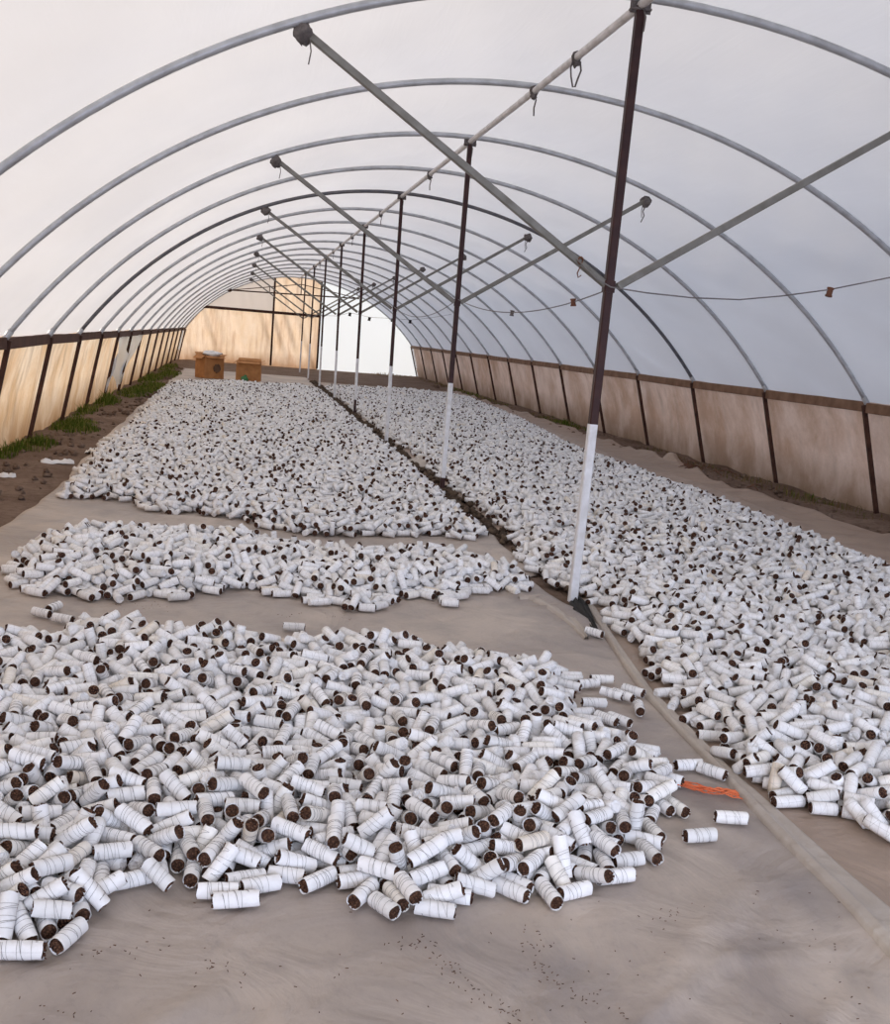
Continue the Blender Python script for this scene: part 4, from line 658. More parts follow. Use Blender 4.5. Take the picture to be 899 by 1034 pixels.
HEAP_Y = [2675,2804,2294,451,1067,1638,3240,1848,669,1363,3316,1445,2118,1256,2989,2429,2017,2525,520,1309,338,916,227,1786,1938,3100,325,1144,651,782,1467,2572,1561,2993,1216,1739,1159,55,2058,2724,1013,2261,3347,137,1001,1982,789,2344,73,1051,2853,2919,2469,1639,1793,2229,890,1231,2191,2988,3201,657,424,1054,2903,1982,2378,1105,542,3143,3287,708,1359,267,1336,2595,909,1151,2511,852,1439,3108,1530,2664,3062,503,2517,2376,347,83,1949,988,871,1872,420,1943,1709,589,1369,1216,630,826,1598,971,1473,3345,1284,1673,1910,2785,2580,2166,1755,2840,2267,2835,434,203,1833,905,726,3252,2086,226,246,2126,2795,2025,3009,2443,2418,288,2122,3032,2675,1539,596,3119,165,2242,1217,92,1554,2334,1890,676,2880,20,1280,1861,
862,991,190,1483,1210,2045,1396,1141,1048,503,1781,1073,2030,1026,3178,954,2410,1324,3351,1777,1134,1334,789,2448,749,1387,801,1965,3272,2491,1286,489,2632,2276,2228,114,406,2976,1107,341,2733,1234,2924,1711,3049,356,2529,2321,2934,851,2701,80,3062,2674,938,596,288,932,390,1645,1981,1043,2128,2870,2802,1623,1419,2081,1448,488,1356,2568,2486,1150,2149,2216,1424,2241,2633,728,1909,2367,1220,2550,591,3301,2296,1683,2770,1974,1063,2362,268,1533,161,3118,1287,3003,71,737,2160,945,1726,3229,329,1467,3074,1832,1597,2205,665,1871,1920,784,1788,1328,963,3380,797,1145,2467,2890,1982,756,2399,1513,496,1072,372,1008,874,2735,2087,2704,1246,2095,2087,834,145,57,694,218,3332,2787,1069,1392,2636,478,1318,540,
3124,438,366,2219,229,1700,2336,601,3008,2892,1239,1170,2206,306,519,20,2142,2687,1588,2001,1772,901,3214,2423,1934,2566,2993,966,2568,852,1212,1501,2463,1674,569,1542,1453,2815,1009,3273,92,1528,2069,1093,828,1582,2812,2533,651,928,2647,3128,2494,1394,412,1451,1812,1382,2974,113,2768,1057,1669,1276,765,3004,2194,1390,2415,524,1722,2290,716,3148,1607,2382,46,226,3361,2292,2904,1983,273,1883,1251,1134,2102,2721,2978,1649,1336,2556,446,317,2211,2090,2921,546,1811,1120,3204,866,621,2124,879,1801,1074,3250,794,349,1174,676,771,440,2394,2040,1287,2450,2834,1462,3134,1715,517,122,2639,2659,2013,961,3166,1197,1873,972,3069,400,1903,3302,2905,1316,1401,473,1951,2170,2861,2277,630,1166,173,1500,2324,1075,
3065,1003,507,1804,3357,1006,2511,52,819,1244,2553,1425,741,1760,2808,2158,2253,3178,2588,1704,2954,894,2212,1532,601,3023,1459,303,402,2630,2406,967,1308,269,814,2733,1798,699,2716,215,3380,2245,2000,1110,1640,3299,2348,2452,1607,2116,2393,220,3049,365,3148,789,1922,2067,1592,514,2688,1959,3168,584,674,1361,329,153,53,2793,3003,1518,1763,862,2655,1708,2886,1180,525,566,433,1228,1244,1201,2330,1991,1911,773,115,955,1836,1541,2172,2065,2029,1134,2721,2627,1016,2259,3251,2084,3199,1053,1588,3139,1651,2514,1717,227,579,64,2172,113,1119,1305,2868,3342,503,3058,2454,678,1036,925,810,864,1269,2394,398,2961,1640,266,687,2199,448,2935,2805,435,1826,2539,2508,1485,1175,902,2150,1986,1715,1523,3298,765,
20,1887,244,2238,944,1389,2734,2086,2354,3339,2310,1097,1133,1398,133,589,3088,179,2623,1757,843,1315,1287,1445,1020,3055,921,1607,3125,353,3202,1207,493,1773,1552,2677,2964,2257,1986,3203,869,390,2414,1424,625,2133,2467,807,712,2906,1994,279,2864,916,2253,1929,3308,275,2411,2412,1412,2792,733,1845,1602,350,2861,1021,2748,47,660,156,1636,3087,1939,1110,1680,2565,2629,1264,3020,1138,2542,2499,735,2743,3267,1564,746,1851,1317,1166,1143,54,439,2976,1748,1373,2349,1925,2295,142,1041,1517,1772,3279,1674,966,1643,2540,2058,3176,1489,2931,68,1277,566,3380,653,884,1449,2110,254,3031,2202,1724,325,3112,181,2094,2243,943,1223,797,2166,1051,1862,1384,622,2696,2613,2163,749,65,1977,2051,1173,564,2752,3263,
603,2388,792,190,410,2610,2688,106,117,2886,837,2794,2291,2274,1799,2459,1544,858,1046,2012,714,509,1451,1511,2314,3198,2640,2520,1343,1916,2951,1124,3339,2859,1621,2401,3016,534,877,3170,2488,1194,2162,2838,1252,3109,1452,1341,1978,308,1680,2770,642,21,3204,2545,3225,426,1302,216,1003,724,1885,3380,485,1771,1227,963,923,2321,1811,2233,2894,2061,2426,2556,1918,1559,1265,699,515,194,3105,875,2973,261,449,2339,793,1270,3325,1689,1562,2103,1194,1485,1713,1614,1368,1087,113,1118,1810,2569,289,2046,3079,1036,2234,1455,1841,3276,3176,2185,592,642,2453,53,2162,853,1346,2343,3017,3008,2306,2643,2713,406,2237,145,1114,3048,2597,943,1631,2018,217,1480,3118,2038,1263,1002,1747,2110,61,324,2880,1152,1701,660,
2748,418,1738,2638,365,2833,2930,2743,1883,1992,2962,1651,1587,780,239,259,3311,1200,1842,934,3221,33,380,1344,831,1432,2600,98,493,1546,114,2956,2126,665,3201,162,663,2423,2554,461,2223,1017,1405,792,2433,377,2814,2887,2778,593,1293,699,1961,2351,1260,575,1734,710,2234,1930,2710,2077,3129,754,3338,2689,1624,3050,512,3195,1969,897,973,2795,890,3380,1215,3123,1136,1819,939,2381,1367,185,504,1061,1279,737,1466,1383,166,1565,1647,2661,1717,2260,2424,1564,337,2481,1110,2287,1153,283,2331,2020,1908,1611,2895,1759,2672,2102,2563,1751,2876,1460,227,1071,988,3269,1504,2638,888,2011,2174,1800,409,3059,3008,757,1185,2829,575,376,1501,2905,2562,3342,1842,59,3304,669,92,3284,1240,2092,2784,1322,2139,3229,
2962,3172,1308,1918,1821,735,1633,543,256,2727,816,2498,792,1108,2244,1696,3175,3107,3192,2426,2539,455,1265,3119,1191,344,1356,1016,28,1174,2751,2536,2326,2002,974,3036,775,2980,2171,2243,2914,1412,2487,2676,241,862,1893,2575,3085,651,1572,1294,3350,1906,980,661,1619,1036,1773,2083,698,150,511,2402,606,2782,2341,2366,1483,320,905,1635,2915,1533,1680,62,520,3005,185,1103,946,1404,1369,1363,375,439,233,858,2678,696,3042,2660,2662,2872,1070,2434,1222,3126,2753,3138,2114,1698,3237,2429,1353,1152,1014,812,2013,2177,1485,1953,3162,3238,1250,2058,634,583,379,2579,2623,1444,1202,2499,1827,2877,3291,1288,223,1660,2987,806,186,1579,765,2352,67,2285,468,1738,3183,923,2197,752,2686,1947,2761,722,2131,1372,
2565,1828,2328,3343,1078,2247,1765,1865,974,1509,2832,2756,2428,595,2798,885,273,2513,1633,1760,1402,2619,1140,267,402,2944,3172,1725,935,291,1588,536,1955,1061,2961,462,1031,1627,1235,784,2918,3063,862,2988,1287,361,2239,173,2089,1556,1431,3023,1140,1873,52,3379,1543,3208,195,1672,868,3084,663,612,1679,985,2091,3346,2016,667,915,3198,102,336,3030,1220,2572,1918,2067,2181,3238,478,1332,1147,2891,546,1449,2389,2509,2359,2860,2759,2281,2459,2718,995,2224,2652,63,1221,812,2949,763,699,1792,2588,1522,1916,1317,1112,2447,3135,1024,155,425,3336,1716,967,1967,2152,1521,2702,2313,123,1385,445,1302,1506,1444,3282,697,2829,1730,3098,1878,1083,2153,460,811,850,242,611,1360,318,3248,1083,261,553,2806,3135,
1593,1593,2907,2058,886,57,2860,1612,1261,3306,2547,2716,2220,1124,1428,2000,761,1634,1817,3051,1978,2534,2997,3165,2278,951,3014,1197,354,984,20,1659,2669,3225,1168,1503,2635,2436,1855,3255,991,110,347,1393,1054,378,1345,2145,904,2412,2028,127,188,2444,626,823,1553,3181,901,699,1777,755,1063,1693,2087,1883,2602,567,1187,214,2387,2756,2929,1042,2357,3351,482,2316,2203,1800,1927,3216,2263,2853,1544,2799,433,708,556,415,1902,2497,1352,1716,1398,2586,3082,2346,2998,3145,2873,122,3338,826,2499,1267,2078,337,1634,2400,1738,450,2133,3147,866,732,1962,1113,3052,1819,307,535,953,917,2894,2172,1152,1253,984,1162,2654,1463,3251,638,1509,2571,675,2688,2976,1947,1989,1513,2517,2732,2207,1285,1764,2273,256,1237,
418,799,1210,1581,2100,2436,2027,20,2023,1651,884,1419,1394,1075,1659,2800,2961,522,548,1873,2908,1931,766,2856,3298,3339,1468,117,1306,2613,46,168,1048,1582,2240,1059,634,3080,3089,2036,349,1087,1001,2389,551,2458,2981,1328,2126,83,3189,244,2281,1844,3143,917,952,1753,172,1114,3094,49,398,1314,1183,1658,3257,2701,197,2079,813,322,3355,2427,2505,1013,864,2779,2355,391,562,772,1528,3006,2693,1545,1774,2105,496,3265,1903,2349,2984,3339,2914,616,1221,1111,433,2745,1818,467,1391,298,1757,2603,3159,1923,2483,2730,3187,1106,3379,225,1629,1447,1451,68,1703,1929,2190,743,2620,2121,606,138,2883,890,2599,2883,698,3077,2228,2520,744,214,2511,1877,2316,2175,652,1190,1774,2807,1607,2848,1451,2029,1849,2080,
683,1376,811,933,2421,2007,1660,1238,384,3094,3309,2977,2272,1985,2823,1132,1064,869,1526,63,1283,649,1543,176,1324,1600,3194,3143,1357,959,2645,309,529,2401,2349,537,735,1703,1093,3380,1544,418,3102,2675,3279,2544,146,1025,2175,997,456,1659,2632,1917,3268,399,894,2524,276,1268,1941,2091,1498,576,2892,2742,892,957,1212,2752,1056,3206,2935,1853,20,2313,2283,321,3064,98,2570,1889,249,1176,1430,766,2911,2284,1724,1059,2790,856,2401,208,56,2406,144,1977,479,2267,568,2161,608,787,3105,1454,524,1287,2634,660,1722,1763,2137,1391,1642,1746,2484,1491,1239,3281,1562,2988,2684,1317,2785,2982,1575,1520,2906,2068,1812,737,485,1052,2592,2102,948,1882,360,791,1194,1323,1130,1162,1980,391,3217,1585,2238,2467,
101,3174,3338,362,1814,134,3149,1243,1629,2318,1402,635,1978,2542,3269,2015,2893,1123,2601,261,1017,2684,2512,837,1286,3131,346,3226,2038,505,1024,1671,2196,1110,2361,1901,697,586,651,434,2092,324,1702,2739,404,2256,2221,2993,3276,1805,2740,2809,718,888,1513,1179,2429,1825,2612,20,1764,1682,2329,886,2374,2471,3379,604,2379,2592,1455,1002,56,2945,3034,1314,279,1313,2543,2658,1924,2469,3118,3068,1206,1270,2284,963,1977,929,3006,2924,1405,3360,304,3247,846,547,1491,1825,689,2817,433,594,2797,1479,3130,1536,2063,922,2047,807,1116,173,2465,1556,2852,1904,554,1819,1314,206,1226,2661,2137,134,1685,1576,1404,2213,448,1881,3346,342,1059,1379,1611,1621,3204,1038,114,2237,62,773,2056,20,487,2525,2190,1287,
3279,2740,1986,761,232,1666,3109,568,2084,1192,1086,671,2178,651,1542,2928,2863,2385,1844,2058,2340,2476,2375,2749,838,2659,278,1195,693,1151,2446,1809,2698,492,1551,334,1298,957,628,2915,1751,3070,1362,1959,2317,1703,881,1242,896,920,350,2999,1741,237,708,3275,1457,2563,568,1003,2509,2276,2863,1820,3239,3186,2116,2560,2679,2298,1373,1074,1282,2619,3029,1534,704,149,2690,388,1954,1142,1458,2818,2405,955,512,1871,1419,3345,2751,2604,2071,3338,2237,2940,1733,956,2413,2666,1454,439,741,326,111,1182,3164,1035,2048,1067,2565,2136,1691,746,2782,3081,1362,600,835,221,1115,1884,1882,1812,1906,1595,62,1967,1627,557,2007,2937,420,794,1318,985,453,192,2627,2350,2482,2998,2198,2665,3125,1235,680,2532,1271,2167,
2867,1016,579,1940,2046,43,2827,1764,2188,3032,2209,2945,262,645,2307,1018,3097,897,3364,2253,2451,2455,494,1097,1619,332,1419,636,1170,2091,2795,2136,2016,915,2386,1496,1915,3255,1301,1809,2432,2708,78,465,1088,3306,371,256,1551,2259,3243,818,1450,2790,3380,920,2934,1336,1769,2571,2638,3340,2518,1128,303,2618,1938,2216,1697,1661,2357,112,1107,3183,989,2638,2784,2288,620,1219,356,541,181,1442,2548,1087,727,2133,844,3159,1486,513,684,1223,1400,234,1856,3108,1575,2474,3093,886,2048,96,1321,477,1777,2027,3310,804,2323,438,2923,884,1579,1858,570,3285,2859,751,1504,20,2958,1699,1652,3231,370,894,3019,2759,2407,1174,2809,787,817,622,1535,2446,3010,981,1037,2536,2719,1795,1327,3174,2884,2703,1298,193,
131,1264,1109,1212,608,1982,1990,2259,675,1527,435,371,2091,201,3028,1926,2150,2245,1104,2405,2182,2676,2611,2495,1430,1011,3328,2716,2566,2908,1749,2043,1761,1651,1874,2347,3211,1155,3342,287,2344,1913,2616,650,1371,1338,2976,93,1652,20,1860,2805,948,1600,2509,2657,485,2785,3131,725,915,2458,2893,1398,755,220,1077,594,1928,2787,332,2389,136,851,1808,302,356,1096,2899,170,2250,806,2312,1979,3069,2558,2140,1574,3005,1592,1999,429,644,3233,3380,2072,1151,59,1761,2180,514,381,905,251,1256,1846,683,960,1525,767,993,1436,1258,2409,1224,714,2036,1477,1181,2347,2111,1369,3325,3129,3039,2693,1602,419,1488,2633,1441,1722,3197,852,51,927,182,20,1836,634,623,2573,2893,540,1687,2785,2452,255,2667,992,
815,2962,1046,2310,138,232,2073,1178,1549,2971,1939,2261,2240,2724,1062,276,1344,2786,2850,1055,2146,2752,892,2541,1127,493,1310,2448,3308,1685,963,2666,2962,91,1749,1668,2023,568,356,482,2701,897,3201,1843,2443,3264,2011,2375,1594,405,746,2803,1271,448,2170,3272,1227,688,3026,1169,3080,2114,641,1018,2284,1384,72,1874,2012,156,1425,826,769,1351,1602,1517,1466,2890,273,3378,359,2992,1954,1721,3306,2802,504,196,752,3113,449,2538,1202,2110,3146,2506,2422,420,1048,62,961,1110,1940,2348,1534,2242,1814,845,2560,822,3050,609,2466,1032,1773,1520,2579,2889,857,410,956,992,2187,3110,2968,3326,2862,1625,2787,388,1443,553,764,1292,277,2628,2592,2012,2622,192,667,2381,2770,1745,566,2076,642,353,2447,1600,
1673,1894,1095,864,2102,3279,1642,887,2723,2243,131,2829,475,1112,1293,2703,926,1397,3247,2009,545,20,757,240,2655,1059,2318,55,1132,891,1325,2451,2953,3151,138,2744,520,2673,1639,89,1704,744,2311,341,1656,2249,2918,987,2549,1231,1391,2671,40,2948,1869,3037,2397,3255,3329,671,1828,2822,250,1538,2146,949,562,1758,2196,3037,2536,2437,836,1192,2150,2074,1228,2074,3380,1741,1158,1935,744,2746,319,668,3217,2825,1880,1992,281,3193,2318,1047,1486,398,1455,173,1479,2471,1581,3094,77,984,1976,405,146,504,3131,3353,1367,281,2048,516,1718,2373,924,1780,1615,2668,1924,211,2567,103,2152,476,867,1215,615,1114,2875,1814,3174,1288,334,568,1160,1661,2771,3305,1461,2635,2692,2500,808,2886,2469,819,1026,2836,
352,52,2540,2036,1757,3271,2180,3328,2939,462,3080,691,1546,441,788,2248,1369,1347,647,3012,237,1064,2315,998,575,988,1871,2619,722,145,603,2734,2690,1900,1666,906,1578,2924,2359,3047,2504,709,2165,1905,316,2411,1480,2008,2309,2421,189,1804,3166,1772,475,1255,1257,3085,2015,115,411,1732,1149,1734,3207,2806,876,2580,1402,537,2231,1141,2112,3279,2975,1571,1850,36,1295,1534,1912,1218,2060,2698,2727,977,289,2644,396,2183,748,597,1592,2832,2907,1363,2082,127,71,1081,916,1677,2516,2268,310,762,214,789,540,1154,152,1519,3225,2340,3299,2147,2458,2995,2562,953,1627,1044,352,2118,458,622,2746,1115,3380,2928,1664,1447,109,1006,431,3146,1410,1819,1787,2380,858,2792,358,3080,1986,1898,1733,2851,1311,3312,
2449,3206,922,3029,269,2568,2217,2742,494,636,1502,117,3236,1825,2670,2862,1257,2981,3112,2025,1647,2132,215,1907,20,2025,306,653,676,1165,2528,1940,866,795,696,567,1426,525,2671,2352,2281,1524,2143,1809,2420,1960,1346,322,2949,969,2062,1107,924,2862,435,3022,2129,422,1717,877,777,47,1566,202,2768,1092,825,1198,1230,3369,3207,2586,1596,2982,2289,2235,3128,633,3360,2431,3304,986,377,296,67,2435,2477,1673,1881,2660,714,1762,131,2753,2568,1428,3100,1820,2184,3094,2353,2796,3328,2210,2066,2923,233,1370,1587,2576,1711,2531,539,1458,288,581,2693,3064,2118,807,2908,2835,1130,1468,580,2356,1284,1848,1997,467,2254,2497,3237,271,1199,438,2008,1041,1780,2618,647,2613,163,97,1933,993,2386,1260,1867,881,
1996,333,120,1663,3184,2152,3314,2630,2978,476,2848,902,3104,2339,407,1526,2459,657,1338,2190,228,3264,1974,2056,1938,3022,1093,49,1258,123,1772,2940,369,2732,2069,519,2722,1632,2863,169,404,831,755,2613,2535,490,897,1412,20,697,1752,1898,3119,805,1866,2357,1057,2411,1715,2586,2272,319,652,259,2983,2136,736,1489,3297,338,1603,225,815,2493,61,2650,2841,3082,1008,3191,1062,2938,1568,1221,2497,3380,2009,2239,602,2784,2234,2111,565,3262,3133,1331,1846,2304,450,2887,715,2044,1735,3328,411,2124,1687,2463,990,2710,1302,1587,2582,526,2339,96,1218,1172,905,2602,1648,2724,982,880,2667,2952,422,2413,2005,1361,3027,1944,806,2785,1120,1817,2540,2364,225,2190,2890,2186,302,1381,2645,151,671,3246,3305,2941,
168,3182,1166,1252,271,1456,2198,207,1901,1745,2823,1055,2488,1535,2401,1926,54,884,1444,732,2985,1688,1771,2078,337,2116,795,2806,1622,3317,651,21,1563,1875,509,2672,3119,901,2272,2531,396,1488,2171,2000,1091,3022,990,2893,574,2527,2410,2661,973,579,1402,1515,1052,1996,778,1319,1820,628,3189,3250,311,1249,1140,3346,2728,494,2573,96,639,537,2851,3040,385,1646,1236,2884,1688,495,2454,83,2334,3380,1864,2704,279,968,2089,2167,837,2947,192,1035,1923,2909,2174,1959,3063,2907,1309,2777,2275,2246,2402,2295,3195,1833,1175,707,2612,1960,1409,1691,3020,252,1482,423,798,1759,934,3128,1135,1705,2548,1978,3345,227,2634,943,2163,2804,2062,535,312,3122,2060,1342,1567,45,469,3228,1459,2465,896,2121,2781,590,
178,455,2350,2516,2588,1714,385,728,2770,1312,266,2825,1078,1388,2236,668,1017,2423,104,3081,3313,552,1819,2013,1414,2923,768,859,919,339,2558,3290,2450,20,199,2639,1889,575,2154,3013,1274,1753,2710,3192,1542,1582,2711,142,1842,1080,3183,881,2898,1201,366,1149,1197,1699,1969,3083,999,2070,61,2084,2126,785,2645,1543,2971,2452,53,2322,2282,1613,102,632,306,2266,790,2569,1412,888,2914,3011,2490,1513,1628,3158,222,1317,1251,1657,2739,3255,697,1134,1819,2268,3380,385,1083,2165,1399,1918,2856,675,1729,1325,554,2078,3033,475,2783,1991,2892,3339,2187,1657,1847,1793,645,2324,3082,2453,2627,2401,2958,428,2477,405,2372,313,1919,1490,591,2483,1560,887,934,2817,167,2048,794,2582,2200,1238,2863,834,3342,3287,
120,700,3109,616,2006,254,2178,1762,527,3188,1967,993,1157,1343,221,2653,2695,2735,458,1128,1038,961,506,2620,981,3290,1420,273,1725,1459,1998,317,2545,1280,3048,133,3144,1845,2953,3216,1439,162,2226,2801,2357,731,888,1534,1713,815,333,20,2421,1600,2270,3128,2936,873,1782,97,3292,1152,408,1114,680,2471,1659,2852,1369,1075,780,2085,1877,245,2530,578,2216,1841,1212,1635,2733,2869,1468,754,2493,2135,837,2922,2557,1026,2805,1209,404,2323,667,2133,1567,1513,1993,3340,3267,2657,2668,882,3143,2581,3042,578,2971,3033,1702,89,347,1812,325,1266,1914,1078,3380,3097,1392,2020,473,2201,1007,1148,1076,1349,1307,3191,2890,2793,403,2277,3349,545,2476,401,610,1807,2337,2413,2082,1675,1749,969,611,515,1261,263,
860,2118,1927,1742,2483,1560,779,2225,1578,2695,145,715,2648,2744,2428,659,2886,2293,49,2803,616,1052,178,1281,1448,3275,1341,2978,535,291,2076,2031,448,2776,1494,2353,2514,1206,2623,366,1414,2988,1524,1890,3166,3061,1657,964,452,187,112,1849,1187,1604,3026,3177,342,999,708,1966,1858,2211,1453,2419,665,1118,3098,1618,1682,2595,287,634,2550,848,2889,2929,1746,1977,54,561,904,2709,3139,544,468,204,2860,815,2223,2002,89,1889,1816,2134,1022,3298,3380,2641,938,2477,3211,1335,333,1072,730,2980,20,696,860,767,1197,605,2272,2325,1109,1921,457,2082,2167,2681,2380,851,1454,450,2286,1573,1965,3300,2738,1627,166,817,2038,59,2194,615,3081,905,208,1807,2680,996,112,2494,2885,1742,2448,1308,785,1138,
1250,2736,2217,696,1348,2815,492,2870,1501,1175,216,1398,553,1364,3024,1535,1792,1309,2647,3259,2352,1064,3107,2790,327,343,295,2928,245,79,2967,1704,3012,2248,2745,2527,3360,1028,1950,2918,2054,1266,2077,518,2536,2182,1484,3177,693,947,263,2594,1417,1431,2391,193,1873,3338,1277,2287,392,524,1672,1704,2375,751,1823,3218,639,630,352,1150,453,3299,98,3380,2758,1575,772,2697,1764,847,567,607,1847,1626,392,1191,1936,2166,1214,769,2645,2461,462,153,1045,1603,1905,3201,151,3069,1758,2867,1550,1363,3012,2024,670,2103,1028,2140,260,1240,2269,2063,951,2591,2408,2186,1102,938,69,2569,646,3142,20,1485,851,299,2344,2270,3096,248,2998,896,1170,919,543,1451,1965,2674,1516,2772,423,1231,3276,506,1812,800,
1133,850,2762,2946,1373,2913,1642,809,21,1290,1286,2729,572,1441,1645,1924,1713,140,2458,1073,2858,991,2795,1700,2402,457,2540,3003,1008,353,2696,2808,2125,2380,2898,45,3299,2138,1941,3063,186,2549,598,756,919,720,3168,1857,1577,2053,2449,210,509,691,59,1530,2614,2282,3255,1838,740,275,2173,2830,3153,3204,675,251,3006,2026,2320,1496,97,768,2065,1899,1052,2328,3030,2233,328,1309,1424,2523,1959,825,3339,351,1749,1366,1078,2635,596,1778,2208,1409,928,2688,485,673,52,560,3380,383,1100,1702,1592,1202,2287,1584,167,437,2954,2118,3125,2046,392,878,896,973,237,1623,1250,2686,2405,1756,2918,2854,1268,2619,1836,1952,96,448,318,391,2798,2115,2703,2734,3208,1431,1323,3155,2295,2034,234,1690,2118,1004,
1997,2612,1173,2917,614,229,1215,1365,1571,1677,598,2764,3081,644,152,536,3380,1350,2990,676,1733,1788,1469,1849,896,1525,2978,157,496,3288,2360,3120,2161,3334,2284,1282,1880,831,465,65,2509,1076,1538,294,2552,1313,1133,1464,496,2774,3188,779,700,2223,2806,3046,2437,1507,2177,536,2450,2854,2106,3024,349,3300,1879,744,851,2334,3264,2850,1241,2889,1968,3345,935,1079,171,1428,2686,1602,1250,398,20,2375,3071,2181,304,2041,2664,1817,2030,192,2221,1718,781,1936,288,920,2070,453,2633,2967,760,3117,403,614,311,995,1045,1683,714,3247,2446,2539,1020,2285,3205,1357,1947,132,1169,2894,1063,2801,2100,56,629,1368,2617,671,1550,1750,227,1846,280,2955,2771,941,850,2611,3158,2355,2313,521,3000,1971,2201,200,
1781,1205,497,2081,1966,1621,1387,793,2592,1477,2393,2695,1463,625,515,2108,262,2464,3081,105,2235,2200,2903,3321,2469,1152,2091,1306,2265,777,1860,2919,1165,2582,389,2813,2876,1598,423,3240,3197,2001,133,674,1649,2378,3300,2578,3069,1240,1813,2695,1532,2727,1842,2149,3357,1266,353,596,1010,1452,131,1979,1412,872,3180,324,1657,196,1145,864,1892,1723,2482,325,287,587,940,3340,2039,3154,2971,521,2549,2312,1334,2760,2817,1124,2445,2841,917,1753,363,2807,1527,1446,1010,501,2982,1414,1493,2639,1288,3050,674,2521,802,2214,2859,3019,3297,668,3225,20,215,2349,283,446,2408,2132,3086,749,2099,2247,3192,869,1087,2183,1648,477,1855,2205,398,2332,1917,1026,56,2474,1748,1708,2896,549,1928,1794,1219,2898,736,1550,
2568,2457,2702,761,231,1984,1954,1625,1353,3069,3111,2063,1343,2368,2837,2645,1061,168,2008,965,2255,246,3289,1679,1734,369,698,3219,2727,2113,897,1442,503,2957,571,2950,797,1503,1855,2648,2047,3115,305,3375,2463,137,624,3358,2811,1202,806,1896,2266,568,2635,1403,57,401,1300,1810,1556,446,3190,291,113,3225,1392,699,3032,1091,488,1989,1448,1175,2506,1287,2953,2562,621,2285,869,330,2389,1579,2328,2467,971,200,2153,2112,1086,20,1660,2127,1539,2666,3131,2887,697,2757,1703,1375,1163,1829,2853,2371,909,1271,796,2071,2187,2190,2649,194,1474,2602,1645,3298,2832,1728,2041,2989,460,1772,1569,233,2015,2887,1875,2936,2688,2159,3053,1021,94,3061,93,2244,3380,1938,2486,2565,3190,3216,3279,2793,274,2737,2469,3156,
572,2319,2329,3231,1141,1986,340,272,311,422,3259,1434,502,2831,1621,164,2223,1477,1901,2550,3338,2235,1688,1061,2280,840,648,1268,798,2325,1360,597,1317,2460,874,376,1146,1699,47,2532,2004,324,937,458,715,2816,2070,1255,1574,990,1478,145,735,20,1727,3088,837,2925,3154,1858,2447,983,2548,2669,768,1946,2149,1468,681,3334,1587,91,1751,2777,2417,1829,2087,877,3052,715,3168,185,1825,2984,403,1353,3273,2047,414,1253,541,765,1788,1228,1074,2878,582,3073,2319,1559,332,2404,1393,197,3318,52,3297,389,235,2753,875,2141,2766,2186,2987,587,1840,1480,2625,314,982,1117,234,460,2051,2851,2341,472,3044,3051,2222,144,2694,2671,1906,3165,2435,2585,1220,1689,2063,3342,1152,1641,2153,2265,1969,2715,1530,2925,
1156,893,3102,2538,2849,719,3380,906,2375,1865,653,1947,3200,1005,93,393,52,2516,2963,2046,520,3193,842,2727,1370,3132,3243,1374,2749,770,375,450,1962,2597,2500,2464,2253,3351,2226,246,1128,1625,962,3272,3054,2635,580,1263,1711,192,806,702,2294,159,2370,116,2060,523,541,2908,1313,2309,966,1051,1408,902,1473,1197,1767,1534,2535,1784,720,289,3040,783,2801,1097,3222,594,2102,1455,2214,339,2597,1286,3026,2153,94,295,1864,2939,1385,2000,439,494,3127,427,1012,334,1088,194,2842,2432,1825,2525,1651,2719,620,3136,2927,1334,3273,2132,2611,2399,48,2703,392,1970,1491,2354,534,835,2958,1593,2190,2938,992,611,2641,1638,900,435,2797,1923,2364,1590,825,3290,3220,2023,1710,3380,2901,1931,3349,653,226,2671,
2150,691,3308,3057,2481,1262,2744,1623,1403,2116,1166,1002,1425,1855,1914,827,3064,3001,500,922,97,717,2035,762,1355,1766,1552,256,1453,203,3196,196,333,1557,892,1780,2707,1279,1507,3165,2913,775,736,2248,1698,515,2316,379,427,450,2328,425,1071,1236,2657,764,2246,2198,2828,864,2166,683,3102,2504,2746,20,2909,971,1164,615,1876,1011,2619,163,1236,2984,337,286,2869,1723,847,1759,2831,2563,43,894,1179,3191,120,3216,3301,610,3138,2279,1916,2394,1214,3002,2766,1862,1346,1601,356,2111,2053,2488,2008,1936,2871,1609,2432,1056,549,502,1529,2562,275,2156,2716,1308,3329,3073,2331,889,1420,3346,563,472,2512,2115,3272,1708,1789,3105,1976,661,450,956,2806,2381,2618,3199,2930,1362,667,1095,1539,1671,1298,1115,
406,1462,2419,676,2033,582,1834,224,1673,2216,3244,115,296,2889,814,1650,2075,1131,193,2254,1356,1870,778,1483,1828,1222,905,299,278,1039,811,1910,1598,3033,1915,2442,3234,3028,2957,2733,2598,759,755,1187,2649,3352,876,1736,2545,157,86,2697,2850,2655,502,1386,689,110,3380,3192,2133,3105,512,451,964,879,319,973,801,2292,2085,1072,681,1910,367,225,1266,368,2140,3099,2470,2481,20,577,2968,57,2261,1628,663,2324,1414,1067,1688,538,1767,2365,1533,2508,1739,2187,1351,2951,414,1828,612,2929,970,859,2756,1156,1187,1938,20,688,1112,1325,2030,2403,864,2791,215,3183,2847,1945,2648,3376,2830,701,1637,594,1263,174,3078,3225,2014,3316,995,2775,797,278,477,1315,3229,2542,3154,66,2062,2224,1448,3297,
